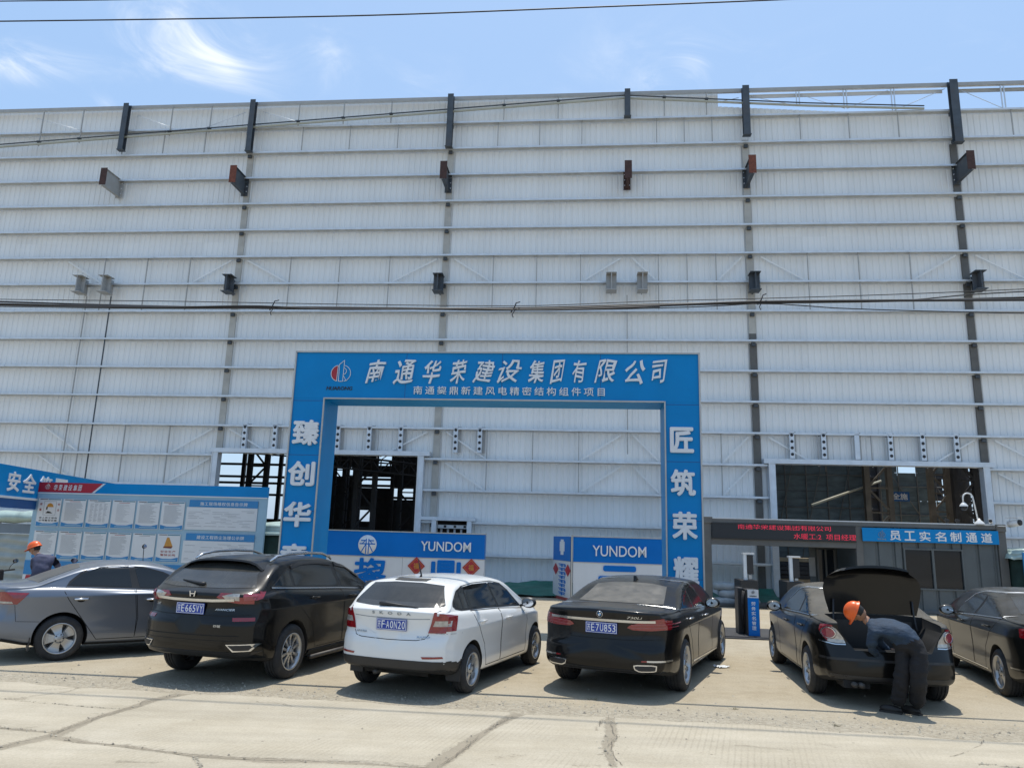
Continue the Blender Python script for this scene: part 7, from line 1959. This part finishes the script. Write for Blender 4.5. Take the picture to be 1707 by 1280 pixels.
def fingers(J, E, rad, M, hand, tip_dir, palm_n, pre, mat_):
    """palm with four fingers and a thumb, slightly curled"""
    d = tip_dir.normalized(); n = palm_n.normalized(); side = d.cross(n).normalized()
    for i, (o_, L) in enumerate(((-0.03, 0.065), (-0.01, 0.078), (0.01, 0.074), (0.03, 0.058))):
        k = pre + 'f%d' % i
        J[k + 'a'] = hand + d * 0.07 + side * o_; J[k + 'b'] = J[k + 'a'] + (d * 0.9 + n * 0.35).normalized() * L * 0.55; J[k + 'c'] = J[k + 'b'] + (d * 0.6 + n * 0.8).normalized() * L * 0.45
        E += [(pre + 'hand', k + 'a'), (k + 'a', k + 'b'), (k + 'b', k + 'c')]
        rad[k + 'a'] = 0.010; rad[k + 'b'] = 0.009; rad[k + 'c'] = 0.007
        for e in E[-3:]: M[e] = mat_
    J[pre + 'ta'] = hand + d * 0.02 + side * -0.045; J[pre + 'tb'] = J[pre + 'ta'] + (d * 0.7 - side * 0.5 + n * 0.3).normalized() * 0.05
    E += [(pre + 'hand', pre + 'ta'), (pre + 'ta', pre + 'tb')]; rad[pre + 'ta'] = 0.012; rad[pre + 'tb'] = 0.009
    for e in E[-2:]: M[e] = mat_
def head_parts(parent, c, look, up, m_hat, tilt_hat=0.0):
    """head with nose, brow, ears and hair line; hard hat with a brim towards look"""
    f = look.normalized(); u = (up - f * up.dot(f)).normalized(); s_ = f.cross(u)
    rot = Matrix((s_, f, u)).transposed()
    b = MB()
    b.ell(c, (0.078, 0.098, 0.118), M_skin, 18, 12, rot)
    b.ell(c + f * 0.03 - u * 0.06, (0.058, 0.066, 0.062), M_skin, 14, 8, rot)
    b.ell(c + f * 0.105 - u * 0.015, (0.014, 0.020, 0.028), M_skin, 10, 6, rot)
    for q in (-1, 1): b.ell(c + s_ * q * 0.078 - f * 0.005 - u * 0.01, (0.012, 0.022, 0.034), M_skin, 10, 6, rot)
    b.build('face', parent)
    b = MB()
    for q in (-1, 1): b.ell(c + f * 0.09 + s_ * q * 0.032 + u * 0.012, (0.015, 0.008, 0.008), M_hair, 8, 6, rot)
    b.ell(c + f * 0.092 - u * 0.062, (0.024, 0.006, 0.005), M_rust, 8, 6, rot); b.build('eyes_and_mouth', parent)
    b = MB(); b.ell(c - f * 0.02 + u * 0.012, (0.084, 0.092, 0.105), M_hair, 16, 10, rot); b.build('hair', parent)
    b = MB(); hc = c + u * 0.035
    vs, fs = [], []; n = 28; k = 9
    for i in range(k + 1):
        th = math.pi / 2 * i / k
        for j in range(n):
            a = 2 * math.pi * j / n
            ridge = 1 + 0.03 * max(0, math.cos(a - math.pi / 2) ** 8 + math.cos(a + math.pi / 2) ** 8) * math.sin(th)
            vs.append(hc + rot @ Vector((0.112 * math.sin(th) * math.cos(a), 0.138 * math.sin(th) * math.sin(a), 0.125 * math.cos(th) * ridge)))
    fs = [(i * n + j, i * n + (j + 1) % n, (i + 1) * n + (j + 1) % n, (i + 1) * n + j) for i in range(k) for j in range(n)]
    o_ = len(vs)
    for rr_, zz_ in ((1.10, -0.012), (1.10, -0.02)):
        for j in range(n):
            a = 2 * math.pi * j / n; ext = 0.055 * max(0, math.sin(a)) ** 1.5
            vs.append(hc + rot @ Vector((0.112 * rr_ * math.cos(a), 0.138 * rr_ * math.sin(a) + ext, zz_)))
    for j in range(n):
        fs.append((k * n + j, k * n + (j + 1) % n, o_ + (j + 1) % n, o_ + j)); fs.append((o_ + j, o_ + (j + 1) % n, o_ + n + (j + 1) % n, o_ + n + j))
    b.add(vs, fs, m_hat, True); b.build('hard_hat', parent)
def shoe(parent, heel, toe_dir):
    d = Vector((toe_dir.x, toe_dir.y, 0)).normalized(); rot = Matrix((Vector((d.y, -d.x, 0)), d, Vector((0, 0, 1)))).transposed()
    b = MB(); b.ell(heel + d * 0.08 + Vector((0, 0, 0.045)), (0.047, 0.135, 0.05), M_shoe, 16, 8, rot); b.box(heel + d * 0.08 + Vector((0, 0, 0.012)), (0.085, 0.26, 0.024), M_shoe, rot); b.build('shoe', parent)

def worker_bending():
    t = thing('person', 'person in orange hard hat, navy jacket and black trousers bending into the open car boot', 'person', (5.15, 9.75, 0))
    base = Vector((5.15, 9.75, 0))
    L = lambda x, y, Y: px_Y(x, y, Y) - base
    fa, fb = px_ground(1497, 1189) - base, px_ground(1529, 1191) - base
    J = dict(pelvis=L(1523, 1063, 9.74), waist=L(1501, 1050, 9.82), chest=L(1474, 1044, 9.95), neck=L(1448, 1036, 10.05), headb=L(1438, 1028, 10.08),
             hipl=L(1509, 1080, 9.82), hipr=L(1532, 1082, 9.68), kneel=L(1503, 1130, 9.80), kneer=L(1532, 1130, 9.64), anl=fa + Vector((0, 0, 0.09)), anr=fb + Vector((0, 0, 0.09)),
             shl=L(1458, 1052, 9.86), shr=L(1462, 1042, 10.14), ell_=L(1452, 1078, 9.95), elr=L(1466, 1070, 10.30), lhand=L(1462, 1092, 10.13), rhand=L(1480, 1084, 10.40))
    E = [('pelvis', 'waist'), ('waist', 'chest'), ('chest', 'neck'), ('neck', 'headb'), ('pelvis', 'hipl'), ('pelvis', 'hipr'), ('hipl', 'kneel'), ('hipr', 'kneer'), ('kneel', 'anl'), ('kneer', 'anr'),
         ('chest', 'shl'), ('chest', 'shr'), ('shl', 'ell_'), ('shr', 'elr'), ('ell_', 'lhand'), ('elr', 'rhand')]
    rad = dict(pelvis=(0.15, 0.145), waist=(0.15, 0.145), chest=(0.165, 0.15), neck=0.062, headb=0.055, hipl=0.115, hipr=0.118, kneel=0.098, kneer=0.10, anl=0.092, anr=0.094, shl=0.080, shr=0.080, ell_=0.060, elr=0.060, lhand=0.036, rhand=0.036)
    M = {'*': M_navy}
    for e in E:
        if e[0] in ('hipl', 'hipr', 'kneel', 'kneer') or e[1] in ('hipl', 'hipr'): M[e] = M_trous
    M[('neck', 'headb')] = M_skin
    fingers(J, E, rad, M, J['lhand'], J['lhand'] - J['ell_'], Vector((0.6, 0.2, 0)), 'l', M_skin); fingers(J, E, rad, M, J['rhand'], J['rhand'] - J['elr'], Vector((-0.2, -0.6, 0)), 'r', M_skin)
    skin_body(J, E, rad, M, t)
    head_parts(t, L(1428, 1020, 10.08), Vector((-0.15, 0.55, -0.75)), Vector((-0.75, 0.1, 0.45)), M_helmet)
    shoe(t, fa, Vector((-0.75, 0.6, 0))); shoe(t, fb, Vector((-0.5, 0.8, 0)))
worker_bending()
def scooter(label, x, y, rz, mirror_z=1.28, bm_=None, sides=(-1, 1)):
    t = thing('motor_scooter', label, 'scooter', (x, y, 0), rz)
    bm_ = bm_ or M_trimb
    def whl(px_):
        w = bpy.data.objects.new('wheel', None); col.objects.link(w); w.parent = t; w.location = (px_, 0, 0.22)
        mt = Matrix.Rotation(R(90), 4, 'X')
        b = MB(); b.lathe([(0.15, -0.045), (0.2, -0.05), (0.22, 0), (0.2, 0.05), (0.15, 0.045)], M_tyre, 24, mt); b.build('tyre', w)
        b = MB(); b.lathe([(0.15, -0.04), (0.03, -0.03), (0.03, 0.03), (0.15, 0.04)], M_rimd, 20, mt); b.build('rim', w)
    whl(0.0); whl(1.25)
    b = MB(); b.prism([(0.05, 0.36), (0.55, 0.25), (0.85, 0.25), (1.0, 0.45), (1.12, 0.85), (1.05, 0.90), (0.88, 0.48), (0.6, 0.40), (0.45, 0.62), (-0.25, 0.70), (-0.3, 0.6)], -0.14, 0.14, bm_); b.build('body', t, 0.03)
    b = MB(); b.prism([(-0.28, 0.71), (0.42, 0.66), (0.46, 0.72), (0.1, 0.78), (-0.25, 0.82)], -0.13, 0.13, M_plast); b.build('seat', t, 0.03)
    b = MB(); b.prism([(0.98, 0.80), (1.16, 0.82), (1.12, 1.06), (1.0, 1.08)], -0.16, 0.16, bm_); b.build('head_cowl', t, 0.04)
    b = MB(); b.tube([(0.95, -0.36, 1.06), (1.02, -0.15, 1.04), (1.02, 0.15, 1.04), (0.95, 0.36, 1.06)], 0.018, M_plast, 8); b.build('handlebar', t)
    b = MB(); b.lathe([(0.07, 0), (0.05, 0.03), (0, 0.035)], M_head, 16, Matrix.Translation((1.14, 0, 0.95)) @ Matrix.Rotation(R(90), 4, 'Y')); b.build('headlight', t)
    b = MB(); b.tube([(1.22, 0, 0.3), (1.05, 0, 0.8)], 0.035, M_plast, 8); b.build('fork', t)
    for q in sides:
        b = MB(); b.tube([(0.99, q * 0.24, 1.05), (1.0, q * 0.30, (1.05 + mirror_z) / 2), (0.98, q * 0.36, mirror_z - 0.04)], 0.007, M_plast, 6)
        b.ell((0.97, q * 0.37, mirror_z), (0.02, 0.075, 0.05), M_plast, 14, 8); b.lathe([(0.042, 0), (0, 0.002)], M_chrome, 14, Matrix.Translation((0.948, q * 0.37, mirror_z)) @ Matrix.Rotation(R(-90), 4, 'Y') @ Matrix.Scale(1.5, 4, (0, 1, 0)))
        b.build('mirror', t)
    return t
P0 = px_Y(72, 935, 16.3)
scooter('black motor scooter ridden by the seated worker behind the blue silver saloon', P0.x + 0.15, 15.75, R(97), 1.27)
Pl = px_Y(12, 940, 16.0)
scooter('black motor scooter parked at the left edge behind the blue silver saloon', Pl.x + 0.75, 16.0, R(172), 1.24)
Pm = px_Y(267, 910, 16.8)
scooter('motor scooter with a tall stalk mirror standing before the notice board', Pm.x + 0.95, 16.45, R(175), Pm.z, None, (1,))
def worker_seated():
    base = Vector((P0.x + 0.10, 16.15, 0))
    t = thing('person', 'person in orange hard hat seated on a scooter behind the blue silver saloon', 'person', base, R(-83))
    V = lambda x, y, z: Vector((x, y, z))
    hd = Matrix.Rotation(R(83), 3, 'Z') @ (px_Y(58, 914, 16.3) - base)
    J = dict(pelvis=V(0.12, 0, 0.86), waist=V(0.10, 0, 1.02), chest=V(0.0, 0, 1.26), neck=V(hd.x * 0.7, hd.y * 0.6, hd.z - 0.14), headb=V(hd.x, hd.y, hd.z - 0.05), hipl=V(0.05, -0.11, 0.82), hipr=V(0.05, 0.11, 0.82),
             kneel=V(-0.38, -0.16, 0.74), kneer=V(-0.38, 0.16, 0.74), anl=V(-0.40, -0.17, 0.36), anr=V(-0.40, 0.17, 0.36), shl=V(0.0, -0.19, 1.30), shr=V(0.0, 0.19, 1.30), ell_=V(-0.18, -0.27, 1.10), elr=V(-0.18, 0.27, 1.10), lhand=V(-0.48, -0.29, 1.07), rhand=V(-0.48, 0.29, 1.07))
    E = [('pelvis', 'waist'), ('waist', 'chest'), ('chest', 'neck'), ('neck', 'headb'), ('pelvis', 'hipl'), ('pelvis', 'hipr'), ('hipl', 'kneel'), ('hipr', 'kneer'), ('kneel', 'anl'), ('kneer', 'anr'), ('chest', 'shl'), ('chest', 'shr'), ('shl', 'ell_'), ('shr', 'elr'), ('ell_', 'lhand'), ('elr', 'rhand')]
    rad = dict(pelvis=(0.15, 0.13), waist=(0.14, 0.12), chest=(0.16, 0.13), neck=0.06, headb=0.055, hipl=0.10, hipr=0.10, kneel=0.075, kneer=0.075, anl=0.055, anr=0.055, shl=0.078, shr=0.078, ell_=0.055, elr=0.055, lhand=0.035, rhand=0.035)
    M = {'*': M_purple, ('neck', 'headb'): M_skin}
    for e in E:
        if e[0] in ('hipl', 'hipr', 'kneel', 'kneer') or e[1] in ('hipl', 'hipr'): M[e] = M_trous
    fingers(J, E, rad, M, J['lhand'], V(-1, 0, 0), V(0, 0, -1), 'l', M_skin); fingers(J, E, rad, M, J['rhand'], V(-1, 0, 0), V(0, 0, -1), 'r', M_skin)
    skin_body(J, E, rad, M, t)
    head_parts(t, hd, V(-0.05, -0.9, -0.4), V(0, 0, 1), M_helmet)
    shoe(t, V(-0.38, -0.17, 0.25), V(-1, 0, 0)); shoe(t, V(-0.38, 0.17, 0.25), V(-1, 0, 0))
worker_seated()
# ------------------------------------------------------------------ litter
p = px_ground(1204, 1112)
lt = thing('paper_scrap', 'crumpled white paper scrap on the dirt right of the limousine', 'litter', p, 0.4)
b = MB(); vs = []; rg = random.Random(4)
for i in range(9):
    for j in range(7): vs.append((-0.12 + i * 0.03, -0.08 + j * 0.027, 0.012 + 0.05 * abs(MN.noise(Vector((i * 0.6, j * 0.6, 3))))))
b.add(vs, [(i * 7 + j, i * 7 + j + 1, (i + 1) * 7 + j + 1, (i + 1) * 7 + j) for i in range(8) for j in range(6)], M_paper, False); b.build('paper', lt)
for i, (x, y, lb) in enumerate(((1222, 1182, 'tuft of dry weed on the gravel before the limousine shadow'), (987, 1166, 'small dark weed by the ground crack between white hatchback and limousine'), (1395, 1210, 'low dry weed on the gravel before the boot sedan'))):
    p = px_ground(x, y); rg = random.Random(i)
    b = MB()
    for k in range(16):
        a = rg.uniform(0, 6.28); l = rg.uniform(0.03, 0.09); q = Vector((rg.uniform(-0.06, 0.06), rg.uniform(-0.03, 0.03), 0))
        b.add([q + Vector((0.003, 0, 0)), q - Vector((0.003, 0, 0)), q + Vector((math.cos(a) * l, math.sin(a) * l * 0.6, l * 0.5))], [(0, 1, 2)], mat('dry_weed', (0.13, 0.12, 0.06), 0.9, 0, 0.3, 20.0))
    o = b.build('weed_tuft'); o.location = p; tag(o, lb, 'weed')
